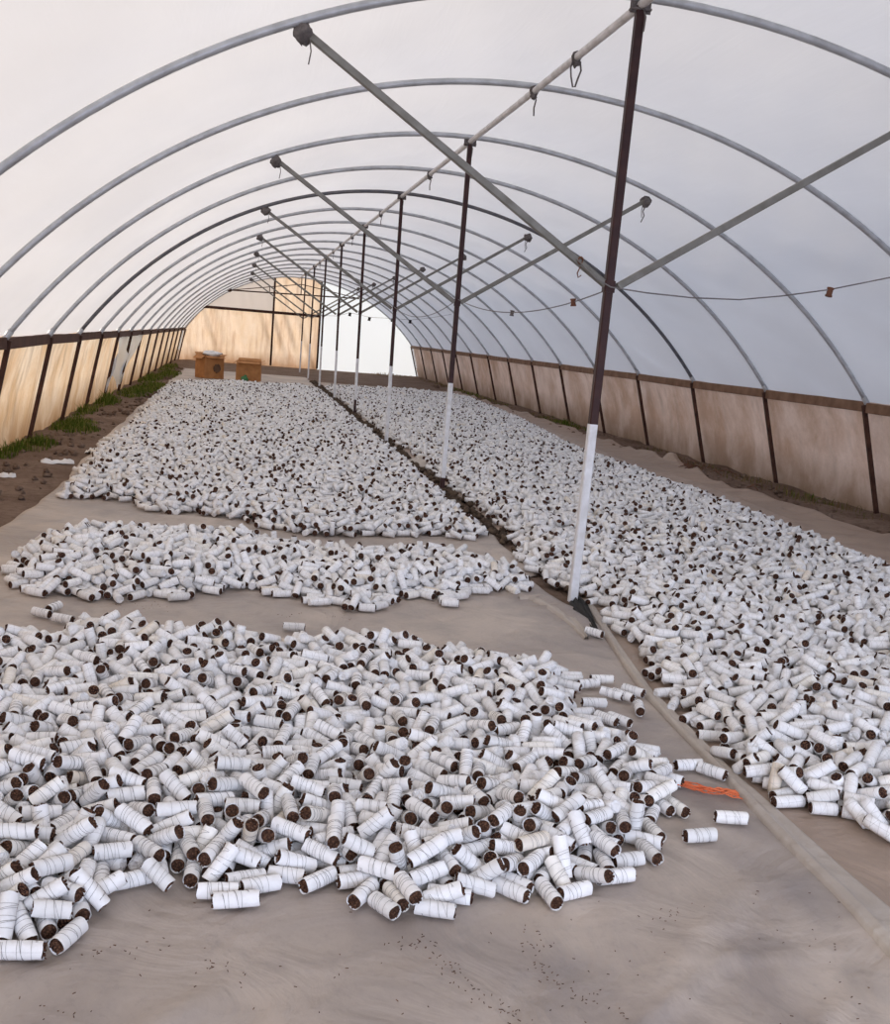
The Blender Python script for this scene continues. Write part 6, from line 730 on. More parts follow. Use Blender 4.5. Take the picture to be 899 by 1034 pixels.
HEAP_TURN = [45,45,45,30,45,45,45,45,45,45,45,45,45,45,45,45,45,45,45,45,45,45,45,45,45,45,45,47,49,52,33,38,36,55,57,35,31,58,63,44,32,30,38,17,22,23,0,74,25,26,24,4,0,90,50,16,90,60,6,48,23,35,36,15,13,0,84,68,8,17,40,50,43,45,45,85,26,54,35,5,34,36,77,50,82,8,54,64,89,59,23,30,17,56,35,2,89,5,31,59,4,33,2,18,72,37,23,80,10,69,53,20,44,20,35,69,50,8,90,83,56,88,79,13,90,3,20,68,7,13,0,1,35,44,50,31,57,52,9,30,52,33,82,16,66,56,4,0,5,82,
31,24,17,32,60,73,75,14,14,30,18,66,2,71,62,22,22,6,20,42,90,71,21,28,52,26,31,63,79,79,62,36,46,79,28,89,19,14,9,38,75,49,32,33,44,17,79,77,66,20,8,33,63,62,21,57,28,83,17,56,27,81,53,19,30,38,57,66,62,30,3,84,78,37,59,78,78,37,31,56,90,84,37,79,30,1,78,69,22,64,70,57,49,33,5,48,33,37,28,87,82,33,40,35,58,24,64,75,15,47,5,80,70,83,82,13,83,90,71,60,34,25,47,83,82,71,24,0,63,80,36,69,68,18,36,49,32,74,75,84,89,78,84,63,59,58,22,13,70,1,
54,67,30,54,38,44,19,24,37,64,73,4,45,31,54,0,10,23,72,67,89,11,19,38,46,74,34,35,39,36,3,89,28,27,4,89,44,63,9,39,81,44,43,59,46,13,77,73,1,0,23,45,79,73,79,84,65,77,37,30,3,14,68,56,41,60,50,33,42,49,68,4,55,60,66,51,71,67,80,5,22,50,31,46,84,4,46,41,34,17,22,53,79,31,69,32,19,46,89,72,6,36,16,6,22,24,70,80,44,74,89,18,51,7,31,19,34,43,76,66,31,5,41,38,15,32,44,72,58,19,4,1,8,9,58,45,39,78,74,8,35,6,9,8,10,61,78,73,6,51,
25,72,59,64,14,24,47,31,40,34,58,28,42,15,39,76,22,45,89,65,67,36,90,55,10,84,60,32,51,45,45,24,20,11,86,2,21,13,85,70,0,7,45,49,19,45,5,80,80,6,23,4,20,78,31,48,2,88,20,30,85,20,65,16,39,46,15,15,17,18,28,51,21,1,59,22,55,58,87,88,44,83,77,13,6,26,89,40,1,32,35,9,66,46,0,2,62,57,1,73,86,1,66,32,71,23,8,23,59,60,61,72,3,72,11,34,66,41,73,63,68,28,64,16,69,69,79,51,28,40,78,72,1,74,73,47,70,6,80,77,76,17,13,6,6,31,23,6,26,42,
0,6,48,49,31,66,65,49,3,0,6,88,18,32,67,52,66,24,31,75,10,65,44,11,24,67,32,72,18,42,86,24,68,44,6,12,39,68,27,61,32,13,32,66,68,26,81,10,74,19,44,63,48,31,49,22,27,45,74,34,10,8,55,70,25,7,19,64,9,42,78,26,77,52,88,16,77,4,20,39,18,34,78,4,51,73,41,29,74,2,77,72,69,68,46,18,40,16,9,23,72,73,61,17,76,24,89,57,74,49,66,46,43,63,85,29,12,0,81,27,61,68,40,42,1,20,49,11,73,17,2,25,47,83,75,69,79,11,5,87,14,64,61,64,87,17,70,17,2,37,
77,83,26,58,44,83,26,87,61,12,89,3,63,69,83,28,57,67,47,3,35,4,48,68,65,48,25,62,84,20,40,52,0,16,21,76,20,9,88,16,7,70,1,6,84,37,58,82,42,47,53,47,74,90,19,62,16,7,81,60,15,32,87,0,2,77,75,89,8,63,78,19,53,89,72,60,34,65,81,28,36,58,23,14,8,17,88,15,27,58,41,82,30,37,13,51,52,13,74,89,54,58,86,62,84,89,90,28,48,56,2,9,56,11,32,67,44,46,74,65,62,60,40,85,15,77,79,0,28,81,13,76,68,76,21,90,60,38,60,48,50,22,41,76,90,86,64,68,6,60,
84,6,6,47,0,8,78,77,17,18,85,31,18,23,15,10,47,17,54,46,31,83,6,52,13,29,83,67,59,23,49,40,54,66,46,60,7,49,25,79,53,60,46,17,59,19,85,76,75,13,36,65,19,69,22,19,41,15,51,11,7,71,57,23,10,18,41,33,68,38,5,30,13,5,2,0,36,4,55,49,54,64,72,50,55,64,2,65,63,55,80,39,2,51,87,60,57,9,86,69,12,82,3,59,72,68,19,10,38,88,4,70,62,38,69,65,20,12,67,89,84,8,42,27,11,85,63,4,61,71,36,11,16,30,63,73,26,83,75,60,83,50,34,85,3,62,14,89,69,21,
86,22,28,32,80,6,36,11,42,50,56,7,68,51,1,17,6,42,62,82,74,70,16,7,85,29,61,77,4,77,58,26,66,55,16,3,73,67,68,59,39,46,16,34,20,39,28,67,14,10,20,36,28,46,58,69,43,1,25,55,78,67,10,68,73,47,67,74,46,40,70,22,76,84,32,49,79,66,78,67,17,89,54,89,55,18,30,74,45,2,37,24,88,41,57,69,44,54,58,24,26,63,18,67,47,16,62,82,6,21,3,46,58,86,20,39,17,17,62,31,24,4,84,35,73,29,69,42,15,35,36,79,42,23,74,69,48,19,41,63,54,26,64,10,62,56,81,3,9,54,
28,85,38,57,48,11,16,73,14,46,57,53,36,66,78,50,86,32,3,74,46,84,72,68,2,82,46,9,11,76,6,85,52,62,19,38,33,26,25,20,43,87,8,79,81,2,28,33,40,34,47,87,16,58,45,0,51,55,39,31,39,18,79,66,2,62,88,57,62,65,51,45,2,44,34,89,74,56,63,58,54,28,9,36,4,11,51,31,33,53,36,36,60,31,35,24,10,22,6,30,47,34,44,74,42,47,28,50,81,15,13,89,61,37,19,21,27,49,56,40,56,36,42,72,17,54,12,48,8,4,67,67,64,79,47,36,36,25,58,49,44,15,4,6,10,0,26,30,33,69,
54,87,39,88,58,65,27,83,22,20,56,39,20,79,22,33,27,87,42,11,46,49,29,82,7,21,51,37,30,13,0,89,37,11,61,28,13,74,7,9,44,53,82,80,34,77,3,41,46,11,60,74,60,49,5,51,79,4,66,48,1,15,3,14,59,74,8,28,6,49,1,74,44,85,89,45,0,89,20,53,72,3,27,64,28,89,55,16,26,83,88,84,37,8,66,64,32,6,29,53,35,26,40,12,22,27,81,37,79,37,89,10,57,19,12,84,16,16,70,6,29,66,33,73,36,20,6,83,69,84,73,80,55,18,23,6,19,69,63,81,0,29,69,65,87,0,16,89,31,21,
29,40,11,79,35,66,84,0,15,74,63,66,28,86,34,21,3,88,26,32,20,14,76,5,19,49,27,70,85,62,72,69,80,87,74,41,52,56,30,14,37,48,72,80,66,0,42,2,56,89,33,90,72,83,66,69,31,52,62,83,55,72,28,61,83,70,2,79,51,70,17,33,80,87,51,24,45,19,35,56,89,16,77,12,22,48,84,64,82,33,27,25,35,0,16,88,40,46,7,12,79,81,16,32,15,51,47,26,67,76,42,65,0,74,72,59,48,11,58,62,20,26,68,22,30,34,66,60,83,8,13,52,65,51,13,35,54,63,23,13,14,67,40,8,73,1,5,18,77,21,
11,14,12,51,20,68,69,69,83,9,6,31,64,89,79,71,39,16,48,44,37,87,88,42,25,9,46,19,81,14,68,43,84,52,89,17,58,53,38,0,76,86,52,9,32,7,47,83,20,3,63,20,5,41,13,30,62,37,2,49,69,44,37,78,52,18,11,61,8,68,27,50,54,44,90,23,64,61,19,46,12,81,88,87,6,59,81,45,84,13,11,13,30,40,8,63,36,62,85,19,16,20,78,29,54,41,18,54,40,29,55,84,28,1,64,77,83,14,29,36,77,64,78,41,48,37,8,40,52,7,36,29,19,18,44,21,33,27,83,59,11,22,86,8,68,5,65,89,18,39,
46,18,72,54,81,29,54,12,89,69,27,29,22,10,64,8,29,19,42,45,30,69,4,59,52,30,1,64,14,72,54,72,68,74,67,71,14,30,86,74,28,33,29,63,54,90,6,66,34,54,21,57,46,59,71,57,83,37,78,0,87,36,84,74,72,39,0,32,21,25,73,39,25,61,68,36,47,57,21,63,62,21,27,89,59,69,42,19,46,84,63,28,17,13,33,49,85,41,20,59,38,71,54,24,42,84,38,75,47,37,58,15,20,7,63,13,72,10,23,37,43,63,9,51,84,7,74,17,11,23,79,49,33,47,35,7,7,6,75,60,71,78,74,22,64,0,72,43,78,35,
51,13,84,7,13,88,17,48,51,10,25,32,38,77,24,30,87,13,38,47,88,65,72,24,53,55,19,16,77,14,89,31,18,12,72,33,41,82,6,78,25,24,75,25,43,81,78,32,5,83,81,33,86,38,73,74,4,70,34,83,70,2,68,37,81,34,44,43,16,88,8,35,64,81,54,40,77,83,38,82,8,35,60,87,79,81,41,76,4,45,72,10,46,79,86,54,24,79,2,33,44,36,72,33,40,23,18,82,1,27,10,56,29,34,65,63,43,10,61,52,32,55,75,81,75,51,40,86,28,12,6,20,82,60,30,83,61,69,51,77,84,25,55,13,63,76,38,63,50,87,
39,34,52,75,30,13,15,84,86,62,86,57,52,3,48,62,66,48,79,88,13,76,57,37,39,41,47,64,6,1,66,85,32,22,5,79,64,81,22,3,85,10,57,33,85,24,29,11,13,77,8,58,75,44,90,31,28,44,51,3,78,1,7,85,13,48,43,43,6,47,56,64,33,15,42,26,27,83,50,34,52,75,69,88,3,37,45,4,2,89,77,89,73,76,9,24,76,61,2,77,20,15,43,58,33,89,52,77,40,2,52,37,25,68,81,11,80,82,72,1,89,0,23,41,29,18,23,65,22,50,7,5,37,4,61,13,2,13,84,68,85,11,25,41,67,33,38,11,20,19,
63,68,33,34,61,73,29,36,44,86,88,46,57,74,86,21,38,26,40,14,14,26,9,19,32,25,45,25,85,28,45,84,65,37,72,4,65,84,81,10,30,73,74,53,8,38,82,22,20,0,36,23,11,25,2,70,61,68,41,7,48,21,39,10,1,47,85,43,73,24,4,8,68,49,78,0,70,10,37,17,66,48,89,72,79,47,27,44,42,67,14,39,54,48,90,30,47,1,47,43,68,55,26,3,65,10,21,59,76,49,7,12,85,60,2,90,27,72,68,30,75,16,21,41,84,26,34,73,0,85,4,31,53,11,76,17,25,90,50,41,34,37,4,72,32,29,54,36,76,4,
82,42,10,22,58,3,18,7,45,70,87,21,51,46,42,2,5,73,89,11,26,76,16,46,85,89,20,8,13,65,59,26,49,13,59,21,27,15,59,5,76,23,61,63,43,89,48,23,36,15,66,68,3,6,70,59,22,78,66,21,77,70,41,7,49,87,76,70,71,40,81,67,42,77,59,78,79,25,56,1,7,49,47,39,20,29,54,10,68,75,3,25,52,39,86,70,48,81,65,10,12,37,36,40,43,39,87,3,77,0,66,81,45,81,87,10,70,89,66,3,62,75,55,0,15,45,25,59,73,14,30,7,39,79,45,2,84,60,77,40,47,78,24,38,43,59,80,15,48,83,
15,50,76,59,31,36,63,84,10,30,1,28,50,33,52,77,4,85,31,62,5,90,48,58,77,87,6,46,67,15,78,41,59,86,10,77,8,3,13,85,57,38,55,14,67,77,25,20,25,7,33,33,86,15,1,52,85,19,60,48,2,72,57,53,51,12,39,27,73,67,32,85,47,7,76,31,87,0,0,51,67,67,37,12,14,82,17,46,64,64,8,18,40,11,26,57,78,1,78,41,22,32,71,65,22,59,67,24,18,20,27,58,9,2,73,64,73,83,63,46,19,62,38,30,51,2,80,3,12,81,86,1,55,8,5,82,28,60,28,65,26,26,43,20,71,74,85,32,59,71,
46,30,39,33,40,16,59,20,46,49,29,73,13,2,48,80,36,87,18,21,66,67,67,50,3,27,63,10,78,21,5,28,46,36,33,81,30,62,66,7,30,17,29,24,43,5,79,35,16,34,24,70,65,55,79,83,11,65,69,26,36,3,37,19,61,19,25,9,71,64,68,55,30,37,46,35,64,11,83,28,46,11,63,32,61,33,43,26,5,77,77,44,73,44,83,81,74,23,28,9,79,17,57,79,40,28,69,61,20,30,80,43,61,32,65,36,53,42,56,83,74,8,39,76,82,72,64,38,0,67,61,85,25,13,35,10,78,13,67,6,5,30,89,71,17,72,47,63,83,51,
16,30,80,12,83,32,78,36,82,79,40,27,81,67,19,38,28,22,55,5,85,36,76,35,0,65,44,42,79,3,24,69,3,73,13,84,73,78,28,31,79,76,77,48,17,17,76,9,31,83,20,76,81,78,35,21,24,43,48,43,41,73,67,65,44,52,4,77,20,83,44,83,16,26,17,9,37,55,14,33,25,66,9,37,6,4,9,73,39,22,84,56,28,32,52,72,80,57,88,55,37,72,6,71,81,36,68,23,55,68,73,3,6,81,2,6,37,37,21,51,18,81,6,37,88,50,18,69,31,28,7,1,59,36,65,73,71,81,30,83,55,42,10,82,69,58,39,59,65,54,
65,45,10,55,7,87,35,36,4,82,33,38,56,38,10,86,70,21,36,85,50,57,31,56,1,23,15,38,22,78,22,4,9,37,73,73,53,21,81,73,61,38,2,37,23,56,43,29,90,1,36,1,53,80,85,63,15,13,73,15,6,37,31,41,2,52,73,21,51,4,14,69,37,48,89,70,43,23,29,74,47,5,5,38,55,0,71,17,29,70,5,2,40,62,80,52,61,0,52,71,82,67,54,56,12,48,7,1,29,53,69,14,17,30,10,38,14,14,36,57,7,23,34,44,74,47,52,42,29,60,72,74,9,56,69,85,41,77,74,68,1,37,38,71,57,61,18,27,55,42,
82,14,72,39,64,40,3,66,86,54,34,70,74,5,77,41,40,37,88,73,55,46,86,12,27,47,43,63,59,77,35,90,10,10,8,53,33,45,50,2,23,0,33,54,72,55,24,46,57,63,61,57,76,14,89,4,24,11,44,80,68,9,78,14,36,6,49,36,62,12,63,26,82,9,1,44,81,59,54,67,58,11,60,39,57,90,18,58,70,25,47,36,43,81,62,29,82,47,33,13,10,82,64,58,47,5,57,12,40,31,30,56,52,61,46,59,20,82,3,83,59,84,26,20,36,77,70,58,37,68,49,27,3,19,9,56,73,83,43,79,50,71,10,87,45,61,27,18,65,5,
5,80,2,22,0,68,87,77,24,50,68,72,68,84,56,66,71,66,89,3,31,52,30,58,41,33,76,28,24,22,46,42,72,90,83,12,32,56,81,26,12,62,39,33,47,5,4,85,48,73,79,25,43,88,40,31,30,34,59,50,68,42,0,7,7,47,57,5,85,67,68,82,85,77,71,4,27,78,48,54,51,14,25,87,27,27,4,34,87,36,6,3,50,74,75,41,19,19,90,63,59,78,43,4,51,7,50,86,2,51,87,87,45,56,42,31,50,56,29,41,67,3,43,21,50,31,57,64,79,50,48,25,34,23,11,74,86,24,88,88,7,16,51,54,79,55,5,80,89,49,
69,53,49,14,16,85,88,61,14,78,53,69,37,48,81,69,54,53,65,60,58,79,77,8,70,8,4,82,30,61,55,66,87,87,19,16,51,42,38,89,35,82,72,34,54,7,28,56,0,29,39,90,66,89,16,77,54,19,70,24,62,59,60,88,34,65,42,24,86,87,23,75,83,78,20,28,86,44,55,3,50,77,3,59,63,68,19,21,69,83,24,75,13,50,21,8,73,5,39,80,10,53,60,52,51,88,77,67,28,19,6,45,77,71,58,63,83,38,0,24,10,74,66,55,58,84,3,6,76,53,26,69,51,41,17,25,24,89,8,45,63,28,14,55,71,71,68,66,86,74,
51,25,70,15,69,5,64,64,89,43,63,25,45,72,80,11,66,31,52,81,70,38,71,64,9,61,56,63,14,62,24,16,62,35,10,71,68,17,54,12,75,24,6,0,59,77,44,20,66,64,80,0,40,4,54,74,26,59,76,85,28,47,48,50,71,81,75,89,57,2,25,85,49,42,24,60,57,34,62,25,80,42,5,24,55,66,54,80,73,12,16,35,13,68,79,57,65,57,17,20,67,25,38,6,35,30,0,64,54,80,32,13,79,29,90,80,61,27,81,8,28,80,51,49,3,37,48,5,84,19,90,22,3,85,50,70,67,53,73,83,55,45,11,67,54,52,20,16,14,77,
65,67,41,30,77,7,62,50,29,87,65,59,25,81,63,5,15,86,14,1,75,6,58,85,69,36,18,67,67,16,79,13,55,71,62,67,12,56,56,44,54,83,78,57,70,35,71,52,68,36,33,55,50,10,73,80,78,2,9,68,89,58,15,59,50,68,77,80,69,57,70,0,73,3,48,0,61,17,38,46,13,52,48,67,76,20,69,0,65,29,3,13,41,21,10,11,56,81,51,51,47,38,73,75,76,68,63,35,70,78,27,22,29,5,53,57,29,41,50,44,51,79,18,21,54,72,8,70,13,23,85,58,79,24,37,8,5,20,31,44,67,49,47,66,6,8,24,88,49,86,
20,4,15,17,75,6,52,39,0,90,47,6,20,14,89,69,61,28,76,42,19,14,72,68,66,69,31,38,15,83,42,21,20,24,70,57,47,22,70,18,60,21,67,14,40,20,46,71,27,34,20,9,59,13,85,36,53,65,25,36,15,41,53,69,34,22,57,31,37,34,21,41,79,16,42,7,13,47,18,79,74,77,1,24,62,57,60,1,52,32,49,21,75,20,21,24,34,32,51,35,52,20,90,83,3,28,24,65,21,85,57,77,44,13,43,34,1,60,37,71,37,83,80,85,39,16,24,55,82,59,40,61,70,9,9,11,45,43,1,84,71,57,82,72,32,16,47,72,68,55,
5,54,89,12,43,86,79,76,10,25,68,78,85,57,37,5,90,84,54,6,68,69,84,3,43,29,87,52,5,71,15,27,86,83,32,2,18,12,35,34,5,18,3,46,5,81,89,39,89,78,2,17,62,19,55,86,73,88,61,1,49,82,43,5,24,9,39,68,86,73,15,49,3,12,23,9,58,20,47,5,77,69,40,35,89,73,9,88,38,41,22,24,89,54,37,46,52,69,12,46,46,27,15,56,19,46,20,74,48,5,9,22,4,23,50,0,7,18,53,51,78,58,15,49,18,88,43,61,6,75,15,16,48,20,55,35,40,17,44,54,53,8,50,19,90,60,71,62,26,54,
46,3,44,61,23,74,79,40,8,32,5,68,82,26,43,69,47,58,43,71,62,79,17,62,50,21,38,33,19,38,70,71,3,23,15,58,10,67,27,80,9,72,58,88,71,73,14,8,34,48,56,44,67,66,36,83,24,75,5,30,54,24,87,85,82,66,54,61,25,53,4,75,70,22,55,90,14,12,79,63,58,87,8,38,40,73,39,68,71,6,8,71,30,42,69,48,68,25,34,60,25,26,67,79,49,25,50,56,68,68,71,6,41,42,58,90,67,87,0,34,6,59,85,75,8,73,60,63,6,25,49,24,24,5,64,44,66,76,80,66,42,18,59,78,16,8,23,73,3,53,
53,22,25,2,20,40,90,22,79,8,6,4,45,53,63,62,76,34,85,47,84,87,39,21,49,63,5,48,63,48,34,25,56,9,11,84,23,65,24,73,85,80,62,87,59,31,69,81,33,14,48,21,45,69,66,18,82,78,27,82,52,7,57,86,14,13,64,29,37,31,36,53,62,27,66,85,21,70,1,77,43,47,81,3,36,54,49,30,85,35,53,90,55,80,8,73,67,68,34,74,51,17,9,49,75,79,30,19,47,29,78,8,66,34,58,16,7,81,23,51,15,54,29,22,52,17,28,41,22,21,70,83,37,17,15,82,87,23,90,23,18,21,14,5,64,7,60,18,37,48,
45,59,81,83,72,20,14,9,59,25,83,58,85,16,2,41,88,66,41,18,77,80,50,19,80,57,86,19,85,24,15,24,8,28,80,71,22,78,25,21,2,64,79,28,14,23,76,21,52,10,56,77,70,90,63,79,85,29,53,15,31,53,65,53,12,65,42,58,7,4,37,25,77,30,27,5,9,59,40,64,22,75,88,85,25,2,62,53,57,11,4,64,2,21,68,1,56,28,23,43,13,21,50,65,55,17,87,70,6,29,80,15,59,16,18,78,18,56,28,41,53,78,63,70,4,58,86,39,18,40,84,74,73,74,21,78,77,9,3,17,50,59,20,45,56,1,17,74,61,79,
80,49,63,19,62,53,90,16,82,51,31,71,84,34,79,58,62,26,24,27,25,69,28,33,48,65,69,73,54,82,72,45,50,72,81,77,88,70,2,65,20,38,54,43,41,81,67,68,75,47,77,53,88,67,79,85,58,68,50,61,82,0,86,7,73,56,32,70,53,79,82,58,54,65,32,81,52,22,48,70,69,79,33,11,70,60,38,44,28,17,66,39,58,34,68,88,4,46,50,56,20,41,69,25,62,27,20,56,76,77,61,60,34,78,72,81,29,9,5,15,77,41,50,3,86,10,35,40,82,68,79,10,39,76,67,34,23,90,81,74,29,15,23,0,37,15,67,75,33,85,
43,58,68,40,42,15,4,9,84,37,66,50,71,55,42,77,73,65,50,4,38,87,40,10,8,17,80,79,78,28,17,15,56,9,3,83,81,19,69,86,38,77,86,80,76,60,36,11,59,88,75,6,68,19,13,56,72,71,48,80,45,60,79,55,84,90,37,46,34,40,54,58,18,86,23,82,25,78,34,34,80,7,18,72,74,85,89,67,76,73,55,68,79,61,13,70,70,81,26,19,38,12,13,26,23,73,10,54,51,66,79,57,75,8,7,9,43,14,24,83,63,44,20,48,54,56,23,55,27,13,8,73,67,27,13,54,43,53,17,11,2,35,84,72,62,65,29,85,65,50,
3,90,7,52,85,3,17,27,29,14,20,29,76,76,19,75,62,77,76,51,39,80,80,29,58,3,41,66,37,12,86,80,11,46,54,86,79,80,31,55,4,2,15,44,22,51,28,64,84,8,23,14,30,85,38,50,49,19,90,35,26,58,63,60,56,39,61,68,15,54,43,51,57,60,59,21,2,17,77,35,88,72,0,8,3,4,67,29,43,85,86,39,29,44,21,47,43,0,54,47,38,31,59,20,89,3,51,6,78,18,46,68,90,48,43,20,38,86,40,75,72,4,36,54,38,3,14,57,56,32,16,43,35,4,6,19,89,1,39,61,46,16,40,39,83,49,38,18,84,90,
21,31,12,61,34,85,41,87,44,58,59,56,73,5,65,90,24,42,0,51,14,7,57,54,49,89,63,59,3,59,43,38,44,8,73,24,46,40,34,49,8,29,9,10,45,19,25,86,73,74,27,6,21,69,17,63,31,65,57,84,52,36,3,18,51,89,36,89,3,50,35,36,2,35,73,50,41,84,24,11,67,44,29,46,34,81,44,50,5,9,79,34,12,85,87,65,12,56,81,12,54,0,76,0,7,21,59,60,62,78,80,83,39,24,25,7,10,15,16,60,71,58,35,57,32,36,51,39,38,38,42,42,47,46,44,44,45,45,45,45,45,45,45,45,45,45,45,45,45,45,
45,45,45,45,45,45,40,45,45]
